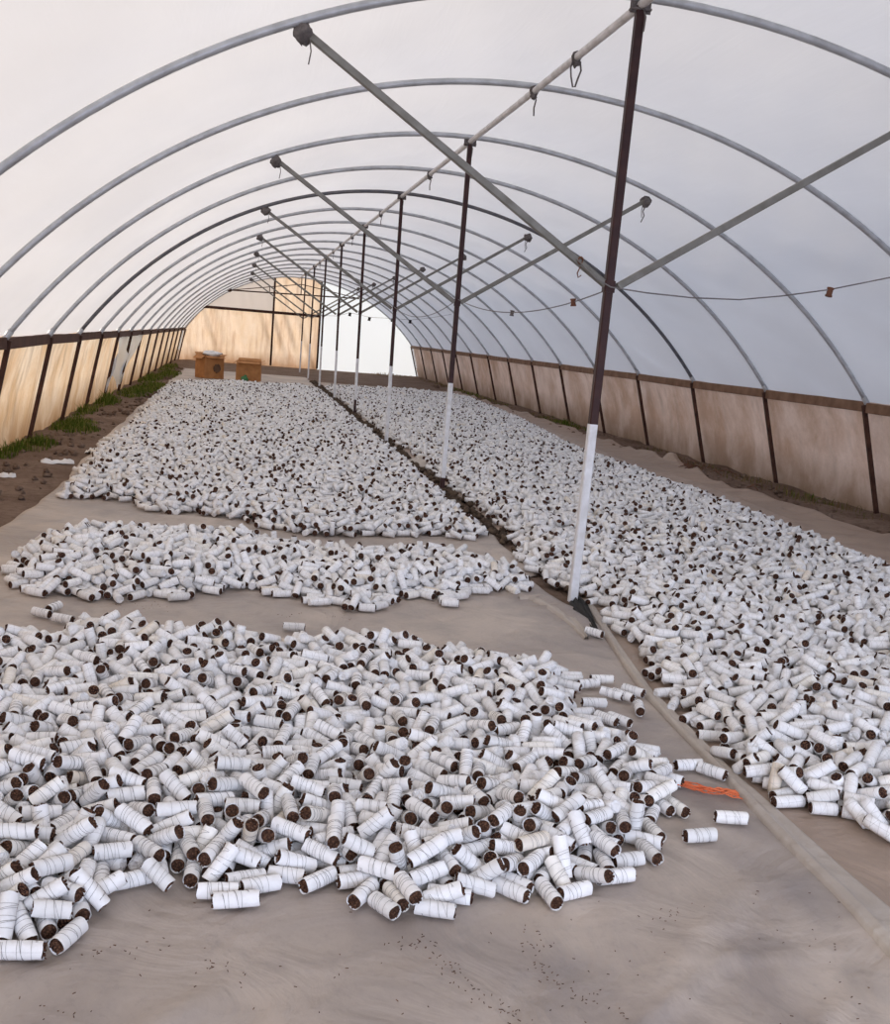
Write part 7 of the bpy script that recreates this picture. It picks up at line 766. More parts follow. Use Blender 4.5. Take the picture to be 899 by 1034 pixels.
HEAP_TILT = [0,0,-14,30,-19,-10,4,0,1,28,0,11,-8,0,3,30,28,13,0,16,0,-16,0,5,0,0,0,7,0,0,12,14,0,0,0,0,0,3,-11,-1,8,4,-3,0,4,0,0,11,0,-2,-13,0,0,0,1,0,0,1,7,6,0,-9,0,0,3,0,0,15,-11,0,-6,0,0,0,0,0,-9,25,-9,9,28,-5,11,0,-10,-8,-9,-10,30,0,0,0,6,-9,0,-11,-1,11,-5,-9,17,20,-11,0,0,-8,-9,-10,-4,0,-10,0,5,0,0,6,12,4,-9,-2,-8,17,0,2,12,-8,0,0,9,-12,0,-11,-5,0,0,-4,0,30,-2,1,0,0,0,0,-15,-9,14,19,-9,0,
0,-14,0,-18,-8,4,0,8,0,2,3,-5,1,0,0,0,1,-7,0,-7,-7,0,-2,1,0,15,0,-7,14,0,3,0,11,11,2,0,0,0,2,15,0,-4,13,0,0,0,0,0,0,-6,-8,0,1,6,0,0,11,0,-1,8,0,-4,2,1,11,0,2,9,-5,-3,-6,3,0,0,0,0,0,6,-7,7,0,0,-18,0,-8,0,8,0,1,-8,-9,-5,-12,13,0,7,20,0,-6,0,0,0,10,0,-1,27,5,14,-10,-9,9,7,-7,0,-12,-1,0,12,-10,5,-7,0,9,-2,-11,16,0,16,5,-8,0,-8,0,-2,0,-5,-4,0,9,8,-3,0,-6,0,0,12,0,4,-11,1,
0,-16,8,-4,-1,0,17,-24,0,0,2,22,-2,0,0,0,-16,0,-4,0,0,-8,13,0,8,0,-1,0,1,0,-10,0,1,1,0,0,-9,0,0,0,0,-27,7,0,1,-8,2,1,7,-2,0,-9,0,0,0,0,-12,0,0,0,9,16,0,1,0,-1,4,-1,-6,10,0,0,11,-4,3,7,7,-11,-18,3,0,7,-5,8,-10,-8,5,-9,-1,0,9,10,0,0,-9,-4,11,0,0,6,0,0,8,0,-9,0,8,1,2,-13,0,5,0,1,3,0,0,14,-13,-18,0,0,2,15,-6,-9,19,0,0,-1,-7,0,-9,-8,0,9,6,-6,10,3,2,0,-7,2,0,-2,-10,-11,2,-2,
-7,0,0,-5,0,0,0,0,0,0,1,10,3,-7,0,15,10,-6,0,1,0,0,4,-3,14,0,0,-1,3,20,-7,0,-11,-1,-17,7,-9,0,-9,5,5,14,6,1,0,-11,2,12,0,11,0,0,0,-11,0,8,-9,-2,-6,0,-2,-6,-11,11,0,-15,0,0,-10,-9,13,0,-6,7,0,5,10,-9,2,6,13,-5,10,-6,0,-2,9,9,-8,21,-8,10,0,6,5,0,0,-2,1,0,0,2,-3,12,16,-8,7,16,0,-11,0,7,-1,7,-10,15,14,0,0,0,0,9,0,8,0,0,11,23,-15,-7,0,-5,-4,-7,0,-8,3,0,-15,0,0,-12,1,3,0,-8,6,11,11,12,
0,0,6,-9,0,0,-11,-8,3,-12,2,5,-10,5,3,-10,14,1,0,10,0,0,2,-12,0,13,0,15,0,0,0,0,-1,0,11,1,-8,-5,3,0,-8,12,0,0,1,19,-2,0,0,0,0,0,0,0,-9,0,11,1,2,0,0,0,0,0,-2,-7,0,0,0,17,-11,9,-1,-7,0,5,-1,-10,-7,4,0,-2,0,-11,-1,14,0,0,0,0,9,1,0,0,0,0,-1,-13,0,0,-4,0,3,-9,9,2,-3,-9,0,-4,-4,-6,-1,-11,3,0,8,0,2,0,0,-8,-12,0,0,13,18,17,0,0,28,-5,-13,0,-1,0,9,-13,-9,0,0,0,-15,-1,0,0,0,9,-21,-7,
0,3,-15,-4,-8,1,1,-4,-6,-2,-5,-7,-2,0,0,-10,6,2,0,-7,-1,-2,-12,7,-1,-1,-1,-11,-6,5,7,-3,10,0,-7,-5,-12,0,0,0,0,-2,0,-2,-15,7,-6,-13,28,-13,-5,0,0,1,1,-8,0,-1,-14,0,3,0,15,5,0,13,-22,5,-16,0,9,0,0,2,-10,-9,0,-11,-14,-8,6,9,-13,0,4,0,11,0,-19,0,0,5,-1,-17,-8,0,0,-1,0,0,0,-11,10,-9,0,-2,2,-7,14,0,12,-11,9,-6,14,-3,10,1,11,5,-5,19,11,0,0,6,-11,0,0,2,0,-7,-3,4,0,-2,0,-5,0,0,-5,0,-7,-2,-1,5,-6,-23,4,0,
-7,0,5,7,0,0,6,-10,-5,-6,0,-3,18,-9,-3,-2,-9,4,0,-6,-10,0,-2,-1,-2,0,2,-13,6,21,0,-14,0,2,-5,2,1,0,0,-7,5,12,-3,-9,-10,0,0,4,9,0,0,0,-5,0,-1,-6,0,-12,9,6,0,-3,0,-8,0,-6,9,-2,0,-2,0,0,0,0,7,8,0,15,2,-4,-18,-9,0,0,0,0,-7,-2,2,-12,8,9,-15,-10,-9,0,7,-8,12,0,-1,18,23,-21,0,-9,0,-3,0,-3,0,-9,0,-4,3,3,0,0,12,-10,0,5,6,-10,0,-11,0,0,9,-7,0,-3,5,-9,9,1,0,0,-3,0,-1,-10,-11,0,-1,-7,-4,-12,0,-17,
-1,10,0,10,0,9,7,-12,0,13,-7,-7,0,7,6,0,7,-7,0,6,-3,-27,-5,-8,7,-4,-7,0,0,9,0,0,0,0,1,-3,-8,-12,-3,-7,0,0,-10,0,0,15,0,1,-2,6,-3,8,8,-2,0,7,0,3,15,0,-3,-8,12,0,14,0,0,7,1,-9,-11,-7,9,-8,-11,0,0,-2,0,17,-10,0,0,0,4,0,10,-6,-1,0,0,0,5,0,12,-3,-1,-7,0,1,11,-7,0,0,0,0,0,0,-9,17,21,7,-9,-9,0,-16,0,0,0,-12,0,23,6,3,0,1,-12,-1,-10,-6,0,4,0,12,-3,3,-3,0,-6,-5,-11,0,0,0,18,0,10,17,9,0,
0,1,-12,0,11,-13,7,0,-6,0,7,10,0,9,-3,12,0,4,0,0,0,2,-14,0,0,3,0,13,2,-3,0,-8,-7,1,1,-5,0,18,-17,-2,0,-10,7,-1,8,0,-13,0,0,6,-5,-8,0,-14,0,1,6,3,0,19,7,15,1,8,0,0,4,0,0,9,9,4,-1,13,0,0,-20,0,6,23,0,-8,0,0,9,12,0,-2,14,0,-8,0,10,-1,6,-4,11,14,6,2,0,-8,-9,0,-9,0,-9,-1,-7,0,0,0,0,10,1,-14,-11,0,0,10,0,0,-6,-9,-6,0,7,1,-20,4,-2,14,8,-9,-1,0,10,3,0,2,0,-3,-13,-8,10,-1,7,0,7,0,
0,5,-6,0,7,-10,0,4,-9,10,9,1,0,-11,-8,3,9,0,0,13,-8,9,-2,-10,27,0,0,2,0,5,0,1,0,10,6,-14,-9,12,10,9,-9,0,-3,-8,-7,0,-13,4,-1,-7,0,-10,-1,-14,0,0,12,12,-15,10,-2,-11,0,9,-10,-8,8,-1,0,0,-2,0,22,5,0,0,8,0,0,7,-5,12,1,1,5,15,-14,-5,0,11,-1,5,0,0,-1,-7,9,2,1,0,0,-9,-7,-9,7,0,8,0,0,2,-2,0,0,-4,-11,0,1,25,0,-11,0,-2,7,-10,-8,0,0,7,-7,-13,-1,0,0,-2,-10,1,-1,1,13,-12,-9,-10,0,-3,-2,0,2,0,-9,-8,
-8,0,3,0,0,0,0,19,0,-3,-14,9,-9,-1,-5,-16,0,2,0,0,-3,10,7,29,15,0,-18,0,-2,0,9,-2,3,-10,11,0,-14,0,6,0,0,0,0,24,2,-12,-10,6,2,0,26,0,0,1,12,-7,12,0,0,3,0,9,0,0,-16,0,-8,-11,-14,0,-8,-9,4,14,-2,-20,-15,-11,0,2,2,-7,3,-7,6,-1,0,4,0,0,1,-2,-5,-9,0,0,0,-2,0,-16,-13,-12,3,-8,0,0,-23,1,-2,0,7,6,1,-2,-8,-5,0,-19,13,0,0,-1,0,20,-9,13,1,-1,8,-9,0,-9,25,-2,0,4,0,20,-10,0,0,12,0,-1,-8,0,0,9,-9,10,
9,5,-3,-11,3,-9,0,8,-14,4,0,-1,0,-1,9,0,3,9,4,0,-6,2,0,0,-7,8,11,17,9,0,0,17,-2,0,1,11,23,-15,0,0,-5,-10,-10,-19,0,-1,1,0,0,5,0,-8,18,-14,-13,0,-13,7,-9,-19,-6,-3,-6,0,-1,7,0,16,2,-9,-7,7,0,0,10,-8,0,8,0,0,0,-9,0,-14,0,0,0,-1,0,-9,-5,12,11,10,-5,7,-5,0,0,0,11,6,0,0,-7,13,11,0,-2,-9,0,0,0,-2,5,1,-8,0,-4,-7,-7,0,-5,0,0,-4,11,-9,-2,0,-10,0,-2,-7,0,-8,-5,-9,-12,0,13,0,-3,11,4,10,0,0,-9,0,
0,4,8,0,-10,1,7,0,0,10,-2,-11,-11,0,0,10,0,0,1,-9,0,0,3,0,4,-8,-2,0,9,-12,3,0,-7,0,-9,13,20,2,-12,0,-3,1,0,9,0,-2,-13,3,-8,2,3,-9,18,0,-3,0,0,0,0,0,-3,-7,4,-16,-11,0,0,0,0,-15,14,15,4,3,0,-14,-9,0,10,-10,0,9,1,15,5,-6,-22,10,0,-8,1,-1,7,17,0,-14,-7,7,0,7,9,2,0,1,0,0,0,0,0,-8,3,-24,-7,0,13,0,0,-3,4,0,-17,-9,-9,3,0,0,-6,1,-2,10,14,0,13,5,0,0,-7,-7,-17,3,5,0,0,-14,0,11,10,0,0,7,
2,12,-25,0,0,0,-25,0,-9,6,-1,30,-14,0,7,-8,0,-7,-6,0,0,15,-1,0,9,0,2,6,0,-7,2,-6,1,7,-7,0,7,5,0,0,0,9,0,0,30,-3,0,-5,1,13,-2,0,-8,13,-1,-7,0,0,-9,5,11,2,-10,-5,0,8,-2,4,1,0,0,0,0,5,8,6,-1,-7,-9,-9,0,3,-2,0,8,0,-4,0,0,0,1,0,0,0,5,0,-5,0,-4,-10,0,0,6,0,4,0,-3,0,-14,3,0,-1,-1,11,-9,0,-16,17,-6,-2,6,-3,0,-30,0,0,2,-6,5,0,0,-7,0,0,-8,5,-12,0,12,3,-8,0,3,13,0,1,0,15,-4,0,
-8,-4,-17,0,-4,0,-8,-8,0,0,0,-13,-2,0,7,0,-9,0,0,0,0,-10,-7,0,-9,7,1,0,-8,-8,26,1,0,1,0,0,-14,0,0,-12,-9,11,-15,0,0,13,-1,9,0,2,13,0,7,0,-4,0,-3,10,1,3,-4,0,0,0,-23,0,-6,-19,0,-2,-8,-9,1,0,-8,-2,-1,-19,0,-8,0,11,-20,-7,2,0,0,1,0,13,7,9,-10,0,0,0,2,0,0,-12,2,-8,1,0,-4,8,0,-10,0,0,0,-8,-7,9,-2,0,18,0,-3,8,4,5,0,-6,8,3,5,10,0,-18,-3,-6,4,0,7,-7,0,4,1,6,0,8,0,-5,-2,-2,3,2,0,0,
9,15,1,-4,-9,0,1,0,0,-3,15,0,16,-13,0,-1,9,0,0,-3,0,0,-7,0,-15,-5,-8,0,0,7,-8,-9,5,0,-1,-7,-12,0,10,6,-7,0,-6,0,0,-2,0,0,-1,5,-9,7,3,5,-1,-14,-13,0,0,-1,-11,0,0,-1,0,-21,15,0,0,8,-1,0,0,0,18,1,9,0,0,-12,21,0,0,-5,8,-13,-8,0,0,7,-14,0,-1,0,11,-19,6,0,18,-10,0,-14,0,0,0,0,18,0,0,1,0,0,7,-5,1,0,0,-12,-10,-9,0,6,6,0,7,0,-1,-2,11,-14,10,1,-1,-2,0,-13,-10,-2,8,0,0,6,25,11,0,0,-11,-1,0,0,
30,0,8,0,-24,0,-20,-13,0,-1,-9,-9,-10,9,-1,0,0,3,0,0,-1,1,12,8,18,0,11,-5,-7,1,0,0,2,0,-12,3,0,15,0,6,0,-6,-8,0,-4,-6,2,0,8,0,1,0,0,9,-7,0,0,-18,0,0,0,-4,0,-3,0,-11,0,-6,-1,11,-30,0,-14,11,0,-2,-30,0,1,19,3,0,0,8,-5,0,12,0,0,7,0,26,0,0,0,0,-1,4,2,0,0,12,-7,-29,0,0,0,0,0,-1,0,5,1,5,0,0,9,0,0,0,0,0,0,-4,0,0,0,0,0,5,-30,0,-7,0,0,0,7,7,0,13,-16,3,-2,6,-3,0,8,-7,-2,-12,
0,4,-9,0,-13,-13,2,8,0,-11,0,12,-16,-10,0,0,0,0,0,-1,0,2,-9,3,0,0,9,0,0,-7,0,0,1,0,-1,-2,0,0,-3,-1,-7,-6,-2,-7,0,0,-1,-24,0,0,2,7,1,0,-10,3,0,-2,-4,-8,-1,0,3,-9,0,0,-13,-2,-10,0,0,0,15,-2,0,-12,0,-10,11,0,0,0,0,-4,-7,-8,1,-5,-2,-11,0,0,0,14,0,-5,0,0,0,-2,-15,16,0,0,0,0,-1,6,0,0,-9,-7,-4,7,-5,-8,2,11,-5,0,0,-10,8,0,0,6,-22,0,-12,-7,7,0,6,3,-8,0,-24,-13,0,-10,0,0,0,-6,0,0,0,0,8,-25,
-2,0,0,12,19,0,6,0,-8,0,19,2,-6,13,1,7,4,0,0,-13,2,0,-18,7,6,5,-9,0,-4,0,-7,0,1,1,7,-4,0,-3,-18,-4,-10,0,-9,0,-4,-8,0,13,0,-5,-1,1,-4,0,-1,0,0,0,0,8,-14,-6,0,0,0,5,0,-9,0,-8,-5,-10,0,0,4,1,-25,-2,0,0,4,1,4,-10,-5,0,-4,0,0,0,-1,17,1,9,-16,-4,7,9,0,-8,5,6,-4,8,0,-8,0,8,0,2,0,17,0,0,0,2,-10,0,-5,1,-6,-11,1,-2,0,3,0,4,15,0,0,0,1,0,3,0,8,12,0,0,-8,6,0,7,0,9,1,0,2,-10,
-7,11,0,7,29,15,1,-5,7,0,15,1,10,0,11,-4,-30,8,-1,4,16,-2,-8,7,10,0,-14,2,0,0,14,0,0,0,0,9,5,1,10,11,8,-7,2,0,-8,-1,0,-8,13,-11,18,-6,0,10,2,0,0,3,0,-3,14,0,0,-8,10,0,-10,-10,5,-7,3,0,-7,6,-8,0,-1,0,8,-7,16,0,0,-7,-12,0,-4,0,-8,6,0,5,-2,0,0,5,0,-10,4,0,0,-11,0,0,-10,0,8,-10,-9,2,0,0,0,-3,0,0,5,0,-11,6,13,6,30,0,9,-1,0,-4,2,0,0,8,-16,-4,-2,-25,1,0,0,0,-4,-12,0,-8,0,-8,1,0,-2,1,
0,-4,0,0,10,-4,-2,-11,-15,16,0,0,-4,0,0,17,-19,0,-18,0,-8,-8,0,0,2,30,0,0,0,0,-11,10,3,6,4,0,0,0,9,19,0,0,0,5,9,4,-9,-3,6,13,-4,0,-7,0,5,16,0,26,0,0,0,9,7,0,-15,0,1,10,0,7,-7,-4,-1,-13,0,17,15,9,6,0,-10,0,0,-3,3,0,0,-8,5,-10,-3,-4,0,-6,0,-6,0,3,0,-9,6,8,-21,6,0,0,0,0,6,0,0,-7,0,-20,-6,0,0,0,1,-11,0,5,0,0,5,10,0,-8,-2,1,0,-8,21,0,8,4,13,0,-8,-10,0,3,0,-6,0,2,15,-6,5,9,
0,0,15,0,3,9,0,-9,0,0,10,-18,5,0,0,1,0,9,0,1,6,0,0,13,-13,0,0,9,0,0,0,6,1,12,0,0,-9,0,0,-13,-16,0,-3,-3,-3,-7,-7,-6,15,0,-14,1,-5,0,29,-1,-9,0,-8,0,0,-6,0,-8,0,-9,7,-11,-9,2,1,0,3,8,0,-3,0,0,-8,12,0,2,1,0,-13,1,7,-9,1,-4,0,0,0,7,5,-4,20,-8,-2,0,0,6,-10,6,0,16,-11,-4,-2,17,0,0,-7,0,-4,0,6,-3,-3,-8,0,0,-3,0,-15,6,0,0,-8,0,0,0,0,2,0,0,3,-5,0,0,0,-6,7,0,0,3,-4,-1,0,4,
-5,0,8,0,0,9,-12,10,-3,0,0,14,0,-10,9,-9,0,3,3,13,0,1,-1,-19,-11,0,-10,-6,-4,-10,0,0,0,0,-1,-14,0,0,-14,0,0,9,14,3,-1,0,0,10,-7,4,6,-6,4,0,0,15,0,-1,-19,-15,0,3,0,0,0,-13,-15,0,0,-1,-2,1,-3,-2,-8,-9,-2,0,0,0,0,-8,-3,5,-5,19,0,15,-4,-11,12,0,-6,-13,-8,3,2,-7,-7,13,-1,1,-3,0,0,0,0,5,-14,-10,5,5,0,0,0,0,-3,-10,-2,4,-12,0,-8,19,0,0,0,13,0,8,14,8,0,16,0,-10,-1,-7,-16,0,0,0,5,0,-3,-22,-12,-4,-7,8,
12,0,6,0,0,-1,0,9,7,-1,-1,-5,-5,0,-5,0,-8,-7,14,0,0,0,-14,-10,-5,-1,9,-2,6,0,0,15,0,-14,0,7,0,1,-5,0,0,-8,-12,0,-18,0,-5,0,2,-2,0,0,9,-3,-30,0,-7,0,0,0,0,1,-16,-5,-15,0,11,4,-8,0,-7,0,0,0,0,-13,0,0,7,-2,-13,0,-8,-13,-9,11,0,-17,-4,0,2,0,0,-18,0,0,-1,0,7,-3,0,1,0,-1,0,-17,0,16,-20,0,0,12,-2,0,-5,-4,0,10,10,0,15,-2,0,1,0,0,0,8,-2,1,8,3,9,0,0,-5,0,0,-5,11,-12,-20,0,23,-1,10,0,0,0,-9,
0,-4,-14,-13,-12,2,-13,7,0,30,0,0,9,0,0,-14,-9,-2,16,0,0,-1,-3,-6,7,0,0,0,-2,0,-17,25,1,3,3,0,-12,-3,-4,9,0,0,0,1,3,1,19,-7,0,-5,17,1,-9,7,9,-9,14,0,-2,0,0,0,-9,8,4,4,11,0,14,0,-3,-8,30,-9,0,1,14,15,0,0,0,-1,0,0,-6,-15,0,0,0,-9,-10,2,-9,-25,18,0,30,-9,4,12,12,9,-6,0,-20,9,-6,0,-5,0,0,0,-14,-19,7,6,-7,0,-14,5,-17,0,-2,0,0,-30,1,0,-12,5,-6,8,-7,-10,0,-8,6,-8,-11,-7,7,19,10,0,0,0,12,-3,-2,0,
-8,0,-15,-7,0,-1,-7,14,0,10,-10,-6,0,1,0,0,0,-7,-10,-10,0,0,11,10,-2,-8,0,-10,-8,17,-1,0,9,9,-2,0,0,18,-4,-9,8,-10,-4,12,1,5,17,8,5,9,14,-13,-3,8,0,0,-5,3,-6,3,4,3,3,4,0,-2,-6,0,1,-9,-2,0,-6,0,0,0,0,-11,0,6,8,0,18,0,-6,0,-2,0,1,0,-1,-11,0,0,0,7,10,0,0,-12,2,-12,-8,-17,0,0,0,0,4,11,7,-4,8,0,-3,0,1,-2,0,-9,9,0,1,0,3,30,30,7,2,8,15,0,5,9,0,14,-13,0,2,0,0,-11,-4,-4,9,-2,15,19,0,8,
3,0,-4,0,6,-6,4,9,0,0,16,-7,3,-1,0,-1,0,-22,3,1,7,0,-9,0,10,-21,-1,0,-4,0,0,0,18,0,0,14,0,-10,-1,0,-19,0,0,7,5,4,5,10,-1,1,5,10,-7,9,-6,8,-16,0,-2,11,0,0,0,14,8,0,17,12,0,1,0,7,0,0,0,0,0,12,0,13,5,0,-8,11,-7,24,11,-2,0,11,9,0,0,0,9,10,-3,-4,-4,0,1,17,0,0,9,5,0,-13,0,9,-16,0,20,3,27,1,-2,0,-5,10,-7,13,-3,2,10,-3,-13,0,-2,13,0,-8,-4,-8,-10,5,8,0,0,-7,11,-1,-6,-16,8,-15,-2,-7,-8,-20,
19,12,-7,-10,0,0,-2,0,-10,-7,-4,0,-3,1,0,0,10,-5,11,-2,-24,0,0,-4,30,-10,0,0,0,-10,0,-6,8,11,9,0,0,-2,4,0,0,-5,0,3,0,-2,-7,-29,0,0,-12,-1,7,-9,-14,0,0,4,-6,-6,-10,-1,0,-5,7,0,-11,0,10,0,8,0,0,8,3,0,-2,-7,1,19,0,-15,0,0,30,0,0,0,-1,-2,0,15,0,0,12,0,-10,3,0,0,-1,11,-5,0,1,0,-1,15,-2,0,0,0,17,0,-11,-7,-1,-5,-10,10,0,0,-8,0,-8,29,0,7,0,11,-5,5,-10,0,0,0,-1,-1,0,10,-9,0,0,0,3,-5,25,10,1,0,
-1,0,0,2,0,0,0,0,0,8,-1,0,-9,-12,0,0,-3,3,-7,0,0,-7,0,10,0,-2,-10,-4,-4,-2,0,-30,0,3,12,22,0,0,6,-20,-28,-8,0,-12,8,0,10,0,-7,20,9,0,0,-3,0,-1,-14,0,0,-16,9,1,10,0,4,5,0,-7,-8,-5,1,0,0,8,9,-1,-5,0,0,0,-16,3,6,5,24,0,2,-13,0,0,-11,10,13,0,-14,15,-1,0,0,-9,0,-1,0,24,-11,0,0,11,-29,5,0,-12,0,-1,0,-9,13,0,-5,0,19,0,-6,0,20,0,-8,3,0,-7,-15,-6,-8,-2,8,-1,16,-1,0,0,2,-8,6,-8,0,-5,-10,0,2,8,
10,-8,13,2,-3,-21,-1,0,0,0,11,1,16,0,1,5,12,9,0,-11,-9,-7,13,-11,0,8,19,5,0,1,-8,0,-9,5,0,4,15,-1,-3,7,0,0,0,-9,-6,7,-7,0,-5,0,0,0,-9,0,0,-8,1,-11,7,-13,0,-5,0,-5,0,-6,-5,0,-3,-4,0,-1,-2,0,3,0,0,0,9,8,1,-12,8,11,-26,0,-8,0,0,11,-8,-12,1,0,6,7,1,12,7,-11,0,-9,0,0,10,9,0,1,-8,0,-8,6,0,2,-11,11,0,0,0,0,-14,0,-4,0,8,11,-5,-14,-4,0,10,4,0,-4,0,14,-2,-7,7,11,-2,0,11,8,-9,-5,0,0,-8,0,
0,-3,0,0,-8,0,2,8,1,0,0,-11,-15,-3,0,-7,-1,-6,-3,-1,13,0,0,0,0,4,0,1,5,10,0,0,-7,-9,-1,11,11,6,-15,-2,1,0,7,0,0,0,0,0,9,6,-4,6,-3,0,12,11,4,15,4,-10,-1,0,0,9,0,1,0,0,-9,-2,1,2,0,-1,10,0,-9,0,0,-4,3,-6,1,17,0,-3,-7,2,0,-9,-9,9,-8,0,0,2,6,1,12,-2,7,0,-17,-2,-1,-19,8,1,-13,-7,-1,-10,-13,-11,-14,-8,-4,-14,-10,-10,0,0,0,0,1,7,7,10,11,0,-6,0,0,0,0,-9,-9,19,0,0,-8,0,0,10,6,-4,0,0,-7,-8,
0,-7,2,0,-5,-9,18,11,-8,10,0,0,1,-15,-7,3,12,0,-20,0,10,0,0,1,-8,3,0,0,-9,-2,0,17,-5,0,10,7,0,7,8,0,-1,-3,0,-1,0,5,0,6,-10,15,9,-9,0,14,-8,-3,9,-1,0,9,0,-1,0,0,2,12,10,0,0,5,12,0,-9,0,-1,-2,12,-7,0,-2,-9,0,7,3,-1,0,-2,-4,0,-10,0,0,-3,6,6,5,7,-6,10,9,-7,-5,-8,-3,0,0,-14,-11,-6,-9,8,-3,21,0,0,-10,0,12,0,0,0,1,0,6,-4,0,0,-1,-4,-5,6,0,0,-3,-8,-1,0,0,0,0,8,0,0,-9,0,0,0,-8,-4,0,
-12,-17,-3,2,6,-14,5,0,8,0,-2,7,4,-12,2,-2,0,0,-3,8,-14,6,0,0,9,6,-1,-3,0,0,-1,-19,0,0,7,0,-26,0,13,10,-4,-1,7,15,11,6,-8,-1,0,5,-10,0,-13,0,-3,-2,0,9,4,-11,-2,-18,-12,8,0,-5,0,5,0,0,0,0,-8,9,1,7,-7,-6,-2,-11,-11,-1,0,-12,0,-17,13,0,29,0,11,19,-10,30,0,8,3,8,0,0,-8,0,-8,0,-11,0,9,3,3,1,0,0,-12,-3,0,0,-7,2,11,0,0,8,25,0,30,-1,0,8,-22,0,-3,-14,17,0,6,-2,0,-9,0,-3,0,0,-20,-9,0,9,-2,-6,0,3,
0,0,0,-2,0,1,0,-4,0,-1,0,-6,-4,-27,-9,-10,10,0,0,3,-5,2,-1,-4,-8,16,-4,4,0,20,-6,2,0,6,2,3,0,-9,0,0,2,4,0,-7,1,8,-11,-13,10,8,0,-1,-2,-8,-7,0,5,-6,0,0,0,10,0,-16,-9,0,3,0,-12,0,20,3,0,0,-2,0,5,9,2,0,4,0,-8,1,0,-10,3,-3,3,14,0,-7,0,-11,0,30,0,0,0,8,-17,0,0,0,8,0,-6,18,-6,-1,0,7,0,1,26,0,0,0,0,-2,0,0,15,7,0,-13,1,0,1,-2,1,13,0,0,-5,0,12,0,0,0,0,-1,0,0,15,-14,-8,0,-5,0,
-3,0,4,-5,0,1,0,0,-14,0,12,0,10,7,0,0,2,-6,-13,-3,0,9,-11,0,0,-3,14,0,0,0,2,0,0,5,6,-10,0,0,0,-14,-8,8,0,-12,-6,-7,2,0,-5,-18,-1,6,0,0,-7,15,0,0,-3,-10,2,0,0,0,-3,0,0,0,-1,8,1,0,0,0,0,1,0,0,2,0,0,0,-10,6,-10,-10,15,-10,6,-5,7,10,-7,-11,0,-1,-10,-2,0,0,-7,9,0,0,0,0,0,8,0,0,-16,0,0,-7,0,5,0,0,19,0,-17,-6,0,0,-8,0,0,-7,5,-9,0,0,0,-14,-6,0,6,-11,0,4,11,12,12,-15,-8,1,-16,-4,16,0,
0,-9,7,6,12,0,30,0,10]
